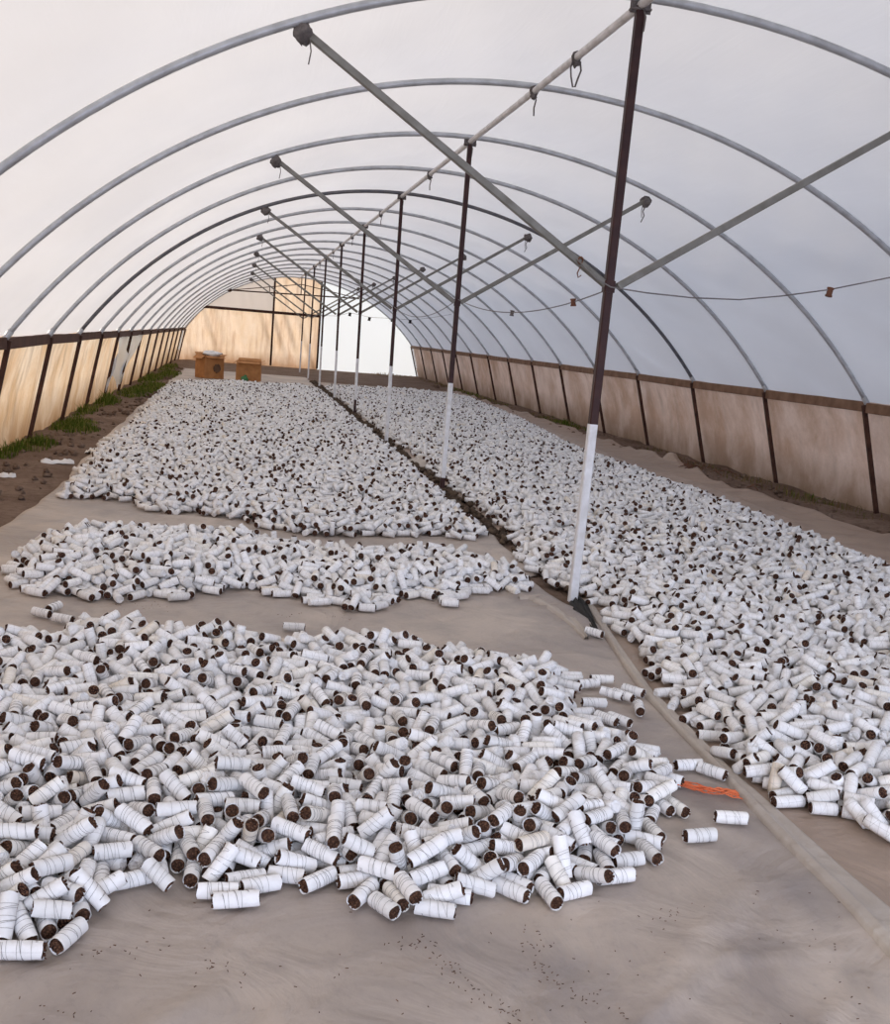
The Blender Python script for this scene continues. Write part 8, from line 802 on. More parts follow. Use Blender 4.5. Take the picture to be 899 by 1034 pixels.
HEAP_LENGTH = [1,3,2,3,2,2,2,1,0,1,2,4,2,3,1,1,3,1,1,0,4,3,2,1,3,4,2,2,1,4,1,3,3,2,1,4,1,2,1,4,2,1,1,0,1,1,1,1,1,2,2,1,2,2,4,1,2,1,1,3,2,3,1,2,2,3,2,3,2,4,0,4,4,2,1,4,2,0,3,2,0,2,1,0,2,3,1,1,1,2,3,2,1,1,1,3,1,1,1,3,1,2,2,0,3,2,2,2,1,3,3,3,3,2,2,4,2,4,4,3,3,1,0,1,0,3,2,0,4,3,0,0,3,3,1,2,4,0,2,0,3,0,3,2,4,4,2,2,3,3,
3,2,1,0,3,1,1,4,3,1,3,1,1,4,1,2,1,3,2,2,1,2,4,3,3,1,4,1,3,2,1,2,2,0,3,3,4,4,1,2,2,3,3,3,1,4,3,2,1,2,4,2,1,4,2,3,2,2,3,0,1,2,4,1,1,4,0,4,1,4,1,3,3,2,0,3,0,1,3,2,1,2,3,3,1,2,1,2,1,0,0,1,3,2,2,4,0,2,3,3,2,0,0,1,1,2,2,3,1,3,2,3,4,0,3,3,4,1,1,3,1,3,2,1,4,0,1,1,3,4,1,3,2,3,2,4,2,3,1,3,1,4,3,3,2,1,3,3,4,1,
2,2,3,2,3,2,1,1,3,2,2,2,3,1,3,2,0,3,3,1,3,3,2,1,2,3,3,1,3,1,1,2,1,3,3,4,0,3,3,2,2,2,4,2,1,2,1,0,1,3,2,1,0,0,2,2,4,1,0,3,1,2,2,1,2,3,0,3,0,0,4,2,1,2,0,2,2,3,1,2,3,2,1,2,3,1,1,1,0,2,4,4,1,2,1,4,1,1,1,4,1,1,1,0,3,2,2,2,4,2,1,3,2,2,3,1,2,2,1,0,1,3,1,4,0,2,4,1,3,1,4,3,0,2,2,2,1,3,3,2,4,3,1,4,1,3,1,3,2,0,
2,3,2,3,3,3,3,1,4,0,1,2,3,1,4,1,1,0,3,0,1,3,1,2,3,2,1,0,1,0,2,4,3,4,2,1,0,3,4,2,2,3,3,2,4,0,3,3,2,3,2,0,3,2,1,3,2,2,3,0,2,3,1,4,2,2,1,1,2,3,1,3,2,1,0,3,3,1,1,1,3,1,1,3,2,3,2,0,1,3,2,0,3,4,2,1,2,4,1,2,3,1,2,3,2,1,3,1,1,2,3,2,1,2,0,0,1,3,4,2,1,0,1,3,1,2,2,3,1,4,1,3,2,3,1,2,3,3,1,2,3,1,3,2,1,3,0,1,2,3,
0,2,4,1,2,2,3,0,3,1,3,3,1,4,0,2,3,2,3,3,3,4,1,1,1,2,2,3,1,3,1,1,3,3,4,1,3,3,1,4,0,1,2,1,2,3,2,2,3,1,1,2,4,2,2,3,3,0,2,0,4,1,2,1,2,2,4,3,2,2,0,2,4,3,2,0,3,0,3,2,1,2,2,1,2,1,1,2,1,0,2,4,2,2,4,2,2,1,2,2,4,3,0,4,2,2,4,3,2,2,3,1,1,0,1,3,4,0,3,3,1,2,2,2,2,3,2,3,1,3,1,3,4,1,3,1,0,3,3,2,3,1,3,3,0,1,2,3,4,2,
3,1,0,1,2,1,3,2,2,0,2,3,0,2,1,1,1,2,1,2,1,2,0,2,3,2,3,3,4,3,2,1,3,0,4,2,3,3,4,4,3,4,2,3,2,4,2,1,3,1,3,3,1,4,1,2,3,2,2,4,2,2,2,2,1,0,3,0,1,1,1,4,2,3,3,3,3,2,2,1,3,4,0,2,4,2,1,2,2,1,2,2,0,0,2,1,2,2,4,4,0,3,4,2,3,0,3,3,1,1,4,3,1,1,3,2,1,2,2,2,1,2,1,2,0,2,0,2,1,3,2,1,2,4,2,3,0,1,3,3,1,2,0,3,3,0,3,2,1,2,
3,4,2,3,2,1,2,0,3,1,3,2,3,2,1,0,4,3,2,2,0,3,0,1,1,4,0,3,1,3,3,3,1,2,1,2,4,2,2,3,3,0,3,2,1,2,1,3,2,3,1,4,2,1,1,1,3,4,2,2,3,1,2,2,1,2,3,1,3,2,2,3,3,2,3,3,1,4,4,1,2,2,0,3,1,2,3,1,2,3,4,0,1,2,3,3,3,3,2,3,4,0,1,3,0,1,2,2,2,4,1,3,2,2,3,0,3,1,3,2,2,2,2,0,1,3,3,1,1,0,2,2,1,2,3,2,2,0,1,1,1,0,2,2,4,4,2,0,1,2,
1,1,1,2,1,0,4,3,1,2,3,3,1,4,2,2,3,1,1,3,4,1,3,2,2,1,4,3,2,3,2,1,2,1,1,1,2,1,2,1,1,2,1,1,3,1,3,2,2,3,4,1,1,1,3,2,4,0,0,3,1,3,3,1,0,2,2,1,2,2,3,4,1,3,2,3,4,3,2,0,1,3,3,4,3,1,0,3,3,1,0,1,2,2,3,3,1,4,0,4,1,3,2,1,3,2,2,0,1,2,2,3,0,2,2,2,1,0,2,3,2,2,4,2,4,1,2,2,3,3,3,2,3,3,3,2,3,3,1,2,2,2,0,1,2,0,0,2,3,1,
2,2,3,2,2,0,1,2,3,2,3,2,4,1,3,0,4,2,1,3,3,3,1,2,2,1,3,3,2,3,2,4,2,1,1,2,3,0,1,2,2,2,2,3,2,3,0,0,1,2,4,3,4,0,2,3,2,0,2,3,3,4,3,3,1,1,3,0,1,0,2,2,0,2,1,1,3,4,3,1,0,2,2,2,2,1,0,2,1,2,3,3,2,0,1,0,1,1,3,1,1,1,3,2,1,3,2,1,3,3,3,2,3,2,3,4,2,2,1,2,3,3,3,3,3,2,4,1,2,1,3,2,0,2,3,4,3,3,1,1,3,1,3,3,3,1,3,0,2,1,
2,0,3,2,0,2,1,2,1,0,4,4,0,2,4,2,3,3,2,4,4,1,0,2,0,3,1,3,3,3,4,2,1,2,3,1,2,2,2,1,3,4,2,0,2,1,0,4,3,1,1,2,0,1,2,2,0,1,1,2,2,4,3,2,2,2,3,4,3,2,3,1,1,3,3,1,1,3,1,1,2,1,4,1,4,3,2,2,3,1,1,3,2,1,2,1,1,1,2,1,3,3,1,1,2,1,2,2,3,4,3,1,2,0,0,1,4,3,3,2,2,2,3,1,2,2,2,4,2,1,2,1,2,3,1,4,3,4,2,2,2,2,1,2,4,1,1,3,1,2,
1,1,4,2,2,0,0,2,3,0,2,3,2,1,3,2,2,1,3,4,2,2,1,3,0,4,3,2,1,3,3,0,2,4,3,2,3,2,3,0,1,1,2,4,1,2,4,2,3,2,0,3,3,0,3,2,1,2,1,2,3,4,2,0,2,2,4,2,1,4,4,3,1,1,4,3,2,3,2,4,3,2,4,2,1,1,2,2,0,2,4,2,1,3,2,4,1,0,1,1,2,2,1,3,2,1,0,4,2,2,3,3,2,2,0,2,3,2,2,3,1,1,1,0,3,2,2,3,4,1,2,1,1,2,0,2,2,2,1,2,2,4,2,4,1,3,1,2,2,0,
1,4,3,1,2,1,3,1,2,4,3,1,1,2,2,2,3,1,1,1,2,2,2,3,3,2,1,0,3,1,4,2,2,4,3,1,1,1,0,3,0,0,1,2,3,3,0,1,2,1,2,1,0,2,3,4,4,3,3,3,2,0,2,3,2,4,3,2,2,3,4,1,2,0,1,3,1,2,1,3,1,2,4,1,1,4,2,0,0,3,3,1,2,2,4,1,1,4,1,4,0,3,0,1,2,3,2,0,3,2,4,2,2,1,3,3,2,3,1,3,1,3,0,1,1,3,2,2,4,1,0,2,2,2,4,1,2,1,1,1,2,1,2,4,4,1,2,0,0,0,
4,2,3,1,4,2,4,1,1,2,2,1,3,4,1,0,3,1,1,3,4,3,2,3,4,1,0,2,1,0,2,3,3,3,2,0,2,3,3,2,3,1,1,1,1,1,2,4,3,4,1,0,0,1,2,2,4,2,3,2,1,4,4,1,1,3,2,1,3,1,2,1,1,3,4,1,1,2,4,1,1,1,2,2,4,3,1,1,1,2,3,4,1,2,2,3,1,0,2,1,1,3,3,2,1,4,4,3,2,4,2,1,1,2,3,2,4,4,2,3,2,3,0,0,1,4,0,3,3,2,3,1,1,3,2,2,4,1,2,4,2,1,2,1,1,1,2,0,0,3,
3,3,0,4,3,2,2,3,3,4,0,1,3,0,0,4,1,1,0,1,3,3,2,1,2,0,1,2,2,1,1,1,3,1,2,2,2,2,1,0,4,3,0,2,1,2,0,4,2,2,4,4,3,2,2,1,4,4,2,2,2,2,3,2,3,3,1,2,4,3,4,2,3,1,2,2,1,3,3,3,1,0,2,3,4,1,3,3,0,3,2,2,4,0,2,4,3,2,2,2,3,4,3,3,3,3,4,3,1,3,0,1,3,2,2,0,0,1,2,2,4,4,1,0,1,2,4,2,1,1,2,2,2,3,2,1,1,1,3,3,3,3,2,1,2,2,3,1,2,1,
3,2,3,0,4,3,2,2,2,4,2,3,3,1,3,1,3,4,0,3,2,1,3,1,1,3,2,2,1,4,4,3,2,3,1,3,3,2,1,1,2,0,4,3,1,2,2,1,3,4,2,0,2,4,2,3,1,2,2,2,1,2,2,3,2,3,2,1,3,3,2,3,0,1,2,1,3,1,2,1,3,0,0,0,3,2,2,1,4,4,2,1,2,3,3,3,0,2,1,3,4,0,3,2,4,2,2,0,1,1,1,3,0,3,3,1,2,2,2,3,1,4,2,2,0,2,1,3,3,0,2,4,1,3,4,2,0,4,3,3,2,3,3,1,3,0,2,3,3,0,
2,2,4,3,3,3,3,3,3,0,1,1,3,2,3,2,1,0,1,2,1,3,2,1,4,3,3,1,0,0,3,2,2,2,3,3,0,0,1,2,3,2,3,1,1,3,2,3,4,3,4,1,3,1,2,0,1,3,2,3,3,3,2,1,3,2,3,2,2,3,2,4,2,3,2,4,2,1,1,1,3,2,0,0,1,2,3,3,2,3,3,0,3,0,1,2,3,3,2,2,3,1,0,4,0,0,1,2,1,1,0,1,2,2,2,0,0,1,1,2,1,3,1,4,1,1,2,0,4,1,3,4,0,3,4,0,1,1,3,2,3,4,1,3,4,3,2,2,1,2,
0,1,2,2,3,3,3,3,2,2,1,1,2,3,0,1,1,3,1,1,2,2,1,0,3,2,1,2,3,4,3,3,0,2,3,3,3,3,3,2,2,4,2,4,1,3,2,1,2,0,2,2,3,0,3,2,2,0,1,3,4,3,4,2,1,3,1,2,1,3,2,2,3,0,1,2,2,3,1,1,2,1,1,2,3,3,4,2,1,2,4,1,1,3,2,1,3,4,2,2,1,0,3,1,1,3,3,1,2,1,1,2,0,0,0,0,0,4,4,1,3,3,2,3,2,3,3,0,0,3,0,2,3,1,0,4,1,3,2,2,3,2,1,2,3,3,2,4,3,3,
1,4,2,4,1,4,3,2,0,3,0,0,1,2,0,3,1,1,3,2,1,1,0,2,1,1,4,3,3,1,2,0,1,1,2,1,2,4,3,3,1,3,4,0,2,3,4,3,2,2,1,2,3,0,1,2,2,1,2,2,2,2,2,1,2,3,3,2,4,3,1,2,3,1,3,3,3,3,1,1,2,1,2,1,2,3,2,3,1,1,0,2,2,4,1,2,4,2,1,1,1,0,1,1,3,1,1,4,3,1,4,3,0,2,2,1,1,4,2,0,2,2,1,0,3,0,3,1,3,0,2,2,4,1,4,1,3,2,1,2,0,0,2,2,2,3,2,4,2,0,
4,1,1,2,2,2,2,1,2,2,2,3,0,1,3,4,3,1,1,1,2,3,0,2,1,3,1,2,2,3,3,1,2,3,2,4,2,3,2,1,2,2,4,4,2,2,2,3,2,2,3,2,1,3,0,1,2,3,3,3,1,1,3,2,2,2,4,2,0,4,3,4,1,1,1,2,1,0,2,0,1,2,3,0,1,1,1,1,1,4,3,1,1,2,2,3,2,1,3,4,2,0,2,2,2,2,1,4,3,2,3,2,3,1,1,2,1,0,4,2,2,1,0,2,3,2,3,1,4,2,2,4,2,2,1,3,2,1,1,2,3,0,1,1,2,1,3,1,3,1,
0,2,3,1,1,2,1,3,3,2,3,3,3,2,3,2,2,1,1,1,3,2,1,2,3,2,1,4,2,1,3,3,1,3,4,2,1,4,1,2,2,2,4,0,2,1,2,2,3,4,0,2,2,1,3,3,4,2,1,0,3,3,3,2,2,2,3,4,2,2,2,2,1,4,2,4,3,0,2,2,2,2,3,2,3,3,3,3,1,1,3,3,1,2,1,1,2,2,3,2,4,0,2,0,0,1,1,4,1,2,2,1,2,2,1,1,1,4,2,1,4,1,2,1,0,2,1,4,3,3,1,1,3,4,0,1,3,2,0,4,1,1,1,3,2,3,3,1,0,4,
2,2,1,2,3,1,1,1,3,1,2,2,4,1,4,2,0,1,1,4,1,2,3,2,1,2,2,0,0,4,2,3,1,3,3,3,3,0,1,3,0,2,3,0,2,3,1,4,3,2,2,3,2,0,2,3,1,1,3,2,3,2,3,3,4,2,2,1,3,4,3,2,1,0,1,3,2,0,2,3,2,2,3,1,3,3,3,3,3,2,3,2,4,1,1,3,3,0,1,2,3,1,3,4,2,1,3,3,0,1,2,2,4,2,3,3,4,3,0,3,2,1,1,1,1,4,3,3,4,1,0,2,1,2,3,3,4,2,3,2,2,1,1,1,0,1,3,2,2,1,
2,3,1,3,1,3,1,1,0,2,3,4,3,2,2,2,1,2,3,3,0,3,1,1,3,3,3,3,4,3,2,1,1,3,2,0,3,1,1,4,2,2,3,3,0,2,2,0,4,4,2,3,0,3,3,0,1,2,2,3,0,0,1,2,2,3,3,2,2,3,4,3,2,3,2,2,2,3,2,1,3,4,3,4,3,2,3,2,2,1,1,3,3,1,2,2,1,3,1,0,2,1,3,4,2,2,4,0,1,4,4,2,3,2,1,0,2,3,2,2,4,3,1,1,1,1,3,3,2,1,1,1,2,1,4,0,2,1,3,2,0,1,2,4,0,2,2,0,1,3,
4,4,3,3,3,2,1,2,1,1,1,3,2,1,1,1,2,2,1,1,0,2,3,1,1,1,0,4,3,1,3,2,2,1,3,1,3,3,2,1,3,4,2,2,1,2,0,4,4,2,3,2,2,0,2,4,1,0,1,2,3,2,2,2,3,3,0,1,3,2,3,2,1,4,4,2,1,2,2,3,1,3,3,3,3,1,4,1,3,1,2,0,3,1,1,1,3,2,1,3,2,2,3,1,3,3,2,1,2,3,2,3,3,0,2,2,1,3,1,3,1,3,2,0,3,1,3,2,4,3,1,3,1,4,0,4,1,1,2,0,1,1,1,2,2,2,1,2,2,1,
3,2,2,4,1,4,3,2,4,2,0,2,3,3,2,2,3,4,4,2,3,2,2,0,3,2,1,1,0,4,1,3,1,4,2,1,1,4,4,3,2,4,1,2,1,3,1,2,1,2,1,3,1,2,3,2,3,0,1,1,3,4,1,3,3,2,2,1,3,1,2,2,1,3,1,0,3,1,2,1,3,3,2,3,2,4,1,4,2,1,4,2,3,0,3,4,3,1,3,1,1,2,3,2,1,3,0,0,2,1,3,3,4,1,3,4,3,2,2,2,3,3,2,2,0,2,1,3,2,3,2,1,2,0,1,2,3,3,1,2,2,0,1,1,3,1,1,3,4,4,
1,4,1,1,1,1,2,1,3,2,0,2,1,4,3,1,2,0,2,1,0,1,3,1,1,2,1,2,3,0,2,0,3,4,2,3,1,4,2,4,0,4,2,0,2,2,1,1,2,2,0,2,3,0,0,1,1,4,0,1,1,1,2,2,0,0,0,3,0,3,2,1,2,2,2,2,3,1,2,0,3,4,3,2,2,1,0,1,2,2,1,2,1,1,1,3,1,3,4,3,2,3,4,2,3,0,4,3,2,1,1,2,2,3,2,2,2,3,1,1,0,4,3,3,4,1,2,2,3,2,3,1,4,0,2,3,1,1,4,2,1,0,0,0,3,4,3,1,2,0,
2,2,1,1,1,4,1,1,1,3,2,4,0,1,1,3,4,2,2,0,0,1,1,2,0,3,3,4,4,2,3,3,3,2,1,2,2,2,2,3,3,3,1,0,1,1,1,4,3,0,0,1,2,3,0,2,3,3,1,1,2,3,1,2,1,1,1,1,3,1,3,4,3,1,2,4,3,3,1,2,4,1,4,4,3,4,2,1,2,3,4,1,3,1,1,1,3,3,0,3,2,2,4,1,4,3,2,2,2,2,3,2,3,1,2,2,2,1,0,4,2,2,2,1,1,0,0,0,1,0,3,2,2,1,3,3,4,4,3,3,2,1,2,0,0,0,3,3,2,4,
2,1,0,2,2,1,2,4,3,4,1,0,4,3,1,4,0,3,2,3,2,4,2,4,2,1,3,4,0,0,3,2,0,3,3,0,4,1,4,0,2,2,2,3,1,2,4,3,4,2,1,4,4,3,3,0,3,1,3,1,2,1,1,3,3,4,1,1,3,2,0,1,4,4,1,2,3,1,2,3,0,4,1,3,4,2,0,0,1,1,4,1,3,1,3,2,0,3,1,3,1,3,2,1,2,2,4,2,2,3,2,3,1,3,4,1,4,2,1,2,2,2,0,3,1,3,2,3,3,3,1,1,4,1,1,2,3,1,1,2,2,3,1,1,4,0,3,1,1,3,
1,3,1,1,3,1,3,1,1,2,4,3,3,1,2,3,2,2,3,0,2,1,1,1,0,2,4,1,2,1,2,3,2,1,2,1,2,0,2,3,2,2,3,4,1,1,3,2,2,1,2,3,3,2,3,2,3,1,1,1,2,4,3,2,2,2,1,3,1,1,2,3,1,3,2,3,0,3,2,2,3,1,0,1,1,1,1,1,1,2,1,1,2,0,0,1,0,2,1,1,2,1,1,0,1,2,4,3,2,2,3,1,0,1,3,2,2,2,4,2,3,1,2,3,2,2,1,3,1,2,1,2,3,1,0,1,4,0,2,0,0,3,2,0,0,2,3,2,0,2,
2,3,2,3,3,4,1,1,1,2,2,1,1,1,4,1,1,3,3,2,3,1,3,1,1,0,4,2,0,3,3,2,3,0,2,1,0,2,3,1,2,2,0,0,0,2,0,1,2,1,4,1,0,2,1,1,1,2,2,4,3,1,1,2,2,2,3,0,1,3,2,3,4,2,3,2,2,1,3,4,2,4,3,3,0,2,1,0,2,3,3,3,0,1,3,3,1,2,1,1,1,4,4,0,3,3,1,2,4,1,3,3,2,1,4,0,3,3,1,2,1,3,0,3,0,3,2,3,1,3,1,1,2,2,3,1,2,1,2,1,3,3,2,2,1,2,4,1,3,3,
3,4,1,4,2,3,4,2,2,2,2,3,1,2,2,2,2,2,1,2,1,3,1,3,4,0,2,1,0,3,1,3,1,1,3,4,4,3,3,3,2,2,1,1,3,3,4,4,3,2,2,4,1,0,1,1,2,1,1,2,1,1,3,3,1,3,2,3,2,2,4,3,4,1,1,3,1,4,1,3,0,2,3,1,1,4,3,1,3,1,2,3,2,2,0,2,0,0,3,2,3,2,3,1,1,4,1,3,2,3,2,2,2,1,1,2,3,2,1,2,3,2,3,2,3,4,1,2,4,3,4,3,1,4,2,1,3,2,1,1,4,3,1,2,2,1,2,2,3,1,
3,3,1,2,1,2,1,1,4,1,3,2,4,2,4,3,2,3,2,1,2,4,0,2,3,3,1,2,3,0,2,3,3,2,3,4,3,2,3,2,3,3,4,2,1,3,3,2,2,3,3,1,4,2,2,3,1,3,1,4,0,1,2,4,0,2,1,1,3,2,3,1,2,1,1,1,4,2,2,3,3,0,2,3,0,1,3,2,4,0,1,2,2,2,1,3,4,2,3,2,0,3,0,1,3,2,3,2,2,1,2,3,1,2,4,1,3,1,0,3,4,0,1,3,0,3,2,1,2,2,4,3,1,2,4,1,0,2,3,1,2,3,3,2,2,1,1,2,3,4,
3,3,2,3,3,2,0,1,2,1,2,4,2,0,4,2,3,2,2,1,1,1,3,4,2,2,2,0,1,0,1,1,4,4,3,2,2,3,4,4,3,4,4,2,0,3,3,1,3,1,2,0,2,3,1,2,1,2,3,3,3,1,2,3,1,2,1,3,2,2,3,4,4,2,2,2,3,4,0,2,1,4,1,3,3,1,0,2,0,4,3,2,3,1,2,2,4,1,2,1,4,2,2,0,2,2,1,0,2,1,2,3,2,0,1,4,0,3,3,1,1,1,3,4,4,1,2,2,3,4,2,3,1,2,3,2,2,1,1,2,2,1,1,0,4,1,2,4,3,0,
2,1,1,2,0,2,3,1,0,3,3,2,2,3,3,3,1,0,3,3,4,2,4,1,1,2,3,1,3,4,3,1,4,3,2,2,1,2,3,0,2,4,2,2,3,2,4,2,4,1,4,0,3,2,1,2,3,4,3,4,3,1,0,2,2,2,2,3,2,2,3,0,2,1,2,1,2,3,1,1,3,3,2,2,1,2,1,1,0,2,1,3,2,0,1,0,2,2,2,3,2,0,3,3,4,0,0,1,2,1,2,2,0,1,4,3,4,3,3,2,4,4,2,1,2,1,2,2,2,2,1,2,0,4,2,3,2,0,1,2,3,1,2,2,1,1,2,0,2,2,
2,3,3,4,2,0,2,0,2,0,1,1,1,2,1,2,3,1,4,3,1,1,2,0,1,2,2,3,2,0,2,3,2,2,0,0,0,1,1,3,3,0,1,4,1,0,3,2,0,2,2,3,2,4,2,2,3,2,1,2,1,2,1,1,3,1,4,1,1,4,0,2,1,2,0,3,3,1,0,3,1,1,2,1,1,2,0,2,3,1,2,0,2,2,3,4,2,2,1,3,0,3,1,3,1,1,1,1,2,3,3,1,2,3,0,2,3,2,0,1,3,1,1,2,2,0,4,2,4,0,2,3,3,3,1,3,2,2,2,2,4,3,2,1,3,4,3,2,3,3,
2,3,3,2,2,1,2,3,1,2,3,2,2,1,4,2,4,1,2,1,4,2,2,2,1,4,1,2,2,3,2,1,2,2,3,1,1,2,0,1,2,3,1,3,3,1,2,1,1,2,2,2,3,1,3,2,1,2,3,2,2,3,2,2,0,3,2,2,1,3,2,1,4,3,3,0,4,4,2,4,3,0,3,2,2,4,4,1,3,3,3,3,3,2,3,1,3,2,2,2,0,2,2,3,2,2,1,2,4,1,4,1,3,3,2,0,0,0,4,3,2,3,2,2,2,2,3,1,2,2,4,0,0,1,1,1,3,1,2,2,0,2,4,1,1,1,1,2,1,4,
1,3,1,2,0,2,1,1,1]
PILE = np.stack([np.cumsum(HEAP_X_STEP)/1000, np.array(HEAP_Y)/1000, np.array(HEAP_Z)/1000, np.radians(np.array(HEAP_TURN)*2.0), np.radians(np.array(HEAP_TILT)*3.0), LEN[HEAP_LENGTH]], 1)
PILE[:, :3] *= GROW
buried = np.zeros(len(PILE), bool)
for i in range(len(PILE)):
    q = PILE[i]; m = (np.abs(PILE[:, 0]-q[0]) < .045) & (np.abs(PILE[:, 1]-q[1]) < .045) & (PILE[:, 2] > q[2]+.028)
    buried[i] = m.sum() >= 3
def turned(k, mirror=False):                       # the heap patch turned by k quarter turns, centred on 0
    a = PILE.copy(); a[:, :2] -= 1.7*GROW
    if mirror: a[:, 0] *= -1; a[:, 3] = PI-a[:, 3]
    c, s = [(1, 0), (0, 1), (-1, 0), (0, -1)][k]; x, y = a[:, 0].copy(), a[:, 1].copy()
    a[:, 0] = c*x-s*y; a[:, 1] = s*x+c*y; a[:, 3] += k*PI/2; return a
def inside(P, poly):
    poly = np.array(poly); ins = np.zeros(len(P), bool); d = np.full(len(P), 9.)
    for a, b_ in zip(poly, np.roll(poly, -1, 0)):
        c = ((a[1] > P[:, 1]) != (b_[1] > P[:, 1])) & (P[:, 0] < (b_[0]-a[0])*(P[:, 1]-a[1])/(b_[1]-a[1]+1e-12)+a[0]); ins ^= c
        e_ = b_-a; t = np.clip(((P-a)@e_)/(e_@e_+1e-12), 0, 1); d = np.minimum(d, np.hypot(*(P-a-t[:, None]*e_).T))
    return ins, d
def bed(poly, tiles, slope=.55, base=.03, cell=3.3):
    out = []
    for (cx, cy, k, mi) in tiles:
        a = turned(k, mi); keep = (np.abs(a[:, 0]) < cell/2) & (np.abs(a[:, 1]) < cell/2)
        if cy > 7.5: keep &= ~buried
        a = a[keep].copy(); a[:, 0] += cx; a[:, 1] += cy
        ins, d = inside(a[:, :2], poly); d2 = d+.05*noise(a[:, 0], a[:, 1], 6, 3)
        out.append(a[ins & (a[:, 2] < base+slope*d2)])
    return np.concatenate(out)
A_poly = [(-3.6, 5.28), (-3.24, 5.18), (-3.12, 5.38), (-3.02, 5.23), (-2.8, 5.44), (-2.68, 5.48), (-2.44, 5.34), (-2.25, 5.4), (-1.87, 5.18), (-1.55, 5.3), (-1.4, 5.3), (-1.05, 5.11), (-0.8, 5.03), (-0.56, 4.9), (-0.5, 4.86), (-0.58, 4.7), (-0.6, 4.42), (-0.66, 4.1), (-0.52, 3.9), (-0.48, 3.65), (-0.6, 3.37), (-0.77, 3.06), (-0.93, 2.92), (-1.03, 2.82), (-1.12, 2.74), (-1.2, 2.77), (-1.26, 2.75), (-1.39, 2.75), (-1.46, 2.72), (-1.59, 2.65), (-1.69, 2.7), (-1.86, 2.84), (-1.97, 2.87), (-2.08, 2.76), (-2.16, 2.79), (-2.27, 2.87), (-2.38, 2.87), (-2.45, 2.68), (-2.53, 2.57), (-2.66, 2.5), (-2.95, 2.5), (-3.3, 2.9), (-3.7, 3.6)]
B_poly = [(-3.46, 6.75), (-3.5, 7.12), (-3.4, 7.77), (-3, 7.92), (-2.64, 7.95), (-2.13, 8.01), (-1.69, 7.67), (-1.25, 7.55), (-0.64, 7.63), (-0.3, 7.42), (-0.18, 7.1), (-0.22, 6.72), (-0.36, 6.55), (-0.49, 6.57), (-0.68, 6.42), (-0.93, 6.1), (-0.97, 6.35), (-1.2, 6.22), (-1.32, 6), (-1.47, 5.9), (-1.67, 6.1), (-1.89, 6.22), (-2.09, 6.44), (-2.2, 6.2), (-2.42, 6.07), (-2.55, 6.15), (-2.75, 6.02), (-3.04, 6.02), (-3.23, 6.1), (-3.41, 6.3)]
C_poly = [(-3.58, 9.36), (-3.28, 9.44), (-3.03, 9.36), (-2.92, 9.05), (-2.69, 8.75), (-2.45, 8.93), (-2.34, 8.75), (-2.13, 8.72), (-1.92, 8.44), (-1.61, 8.24), (-1.4, 8.04), (-1.15, 8.27), (-.6, 8.42), (-.37, 8.28), (-.12, 8.5), (-.09, 11.5), (-.07, 14), (-.10, 20), (-.10, 28.2), (-.61, 29.6), (-1.3, 28.6), (-2.46, 28.6), (-3.3, 27.6), (-3.78, 27.0), (-3.80, 23.4), (-3.74, 19.1), (-3.68, 15.5), (-3.72, 13.4), (-3.68, 11.3)]
D_poly = [(.14, 30.0), (.14, 22.3), (.15, 15.6), (.13, 12.3), (.12, 10.5), (.05, 8.5), (-.12, 7.4), (-.10, 6.85), (.08, 6.5), (.02, 5.98), (-.02, 5.47), (-.15, 4.78), (-.20, 4.24), (-.23, 3.98), (-.25, 3.70), (-.24, 3.52), (-.21, 3.38), (-.10, 3.26), (-.02, 3.16), (.10, 3.06), (.5, 2.85), (1.2, 2.9), (2.4, 3.6), (2.85, 5.0), (2.95, 6.5), (3.00, 7.75), (3.12, 9.3), (3.15, 10.1), (3.15, 11.3), (3.12, 12.14), (3.13, 13.65), (3.07, 15.48), (3.18, 17.04), (3.40, 19.5), (3.70, 22.27), (3.9, 25.73), (4.1, 29.6), (2.6, 31.2), (1.3, 30.4)]
LOOSE = [(-.45, 3.26, -.15, 'lone roll on bare tarp, farther right of the near heap'), (-.62, 3.13, .12, 'lone roll on bare tarp just off the right edge of near heap'),
         (-1.83, 5.53, -.1, 'lone roll on bare tarp behind the near heap'), (-.17, 5.60, 2.2, 'single roll lying on the tarp before the nearest post'),
         (-.60, 4.66, 2.5, None), (-.50, 4.69, .25, None), (-.41, 4.76, .0, None), (-.43, 4.55, -.8, None), (-.385, 4.53, 2.2, None), (-.31, 4.60, -.9, None), (-.37, 4.36, 1.3, 'short roll lying against the pale hem strip'),
         (-.56, 4.42, -.05, None), (-.57, 4.22, -1.0, None), (-.515, 4.21, -1.0, None), (-.41, 3.72, .1, None), (-.34, 3.66, -.9, None), (-.62, 6.52, .0, 'lone roll on tarp at the right end of the middle heap'),
         (-3.10, 5.66, -.6, None), (-3.06, 5.78, 1.2, None), (-2.98, 5.56, -.5, None), (.13, 2.98, -.35, 'lone roll off the front edge of the right bed')]
NB = bed(A_poly, [(-2.0, 4.15, 0, False), (-2.0+3.3, 4.15, 1, False), (-2-3.3, 4.15, 2, False)], .42, .035)
lo = np.array([(x, y, R+.001, a, 0, .114) for x, y, a, _ in LOOSE])
near_l = lambda P, r: (np.hypot(P[:, None, 0]-lo[None, :, 0], P[:, None, 1]-lo[None, :, 1]).min(1) > r)
NB = NB[near_l(NB, .075)]
tilesB = [(-1.9, 7.1, 2, True), (-1.9-3.3, 7.1, 1, False), (-1.9+3.3, 7.1, 0, False), (-1.9, 7.1-3.3, 1, True), (-1.9, 10.4, 3, False), (1.4, 10.4, 3, False), (-5.2, 10.4, 0, True)]
BB = bed(B_poly, tilesB, .40); BB = BB[near_l(BB, .075)]
rows = np.arange(9.9, 33, 3.3)
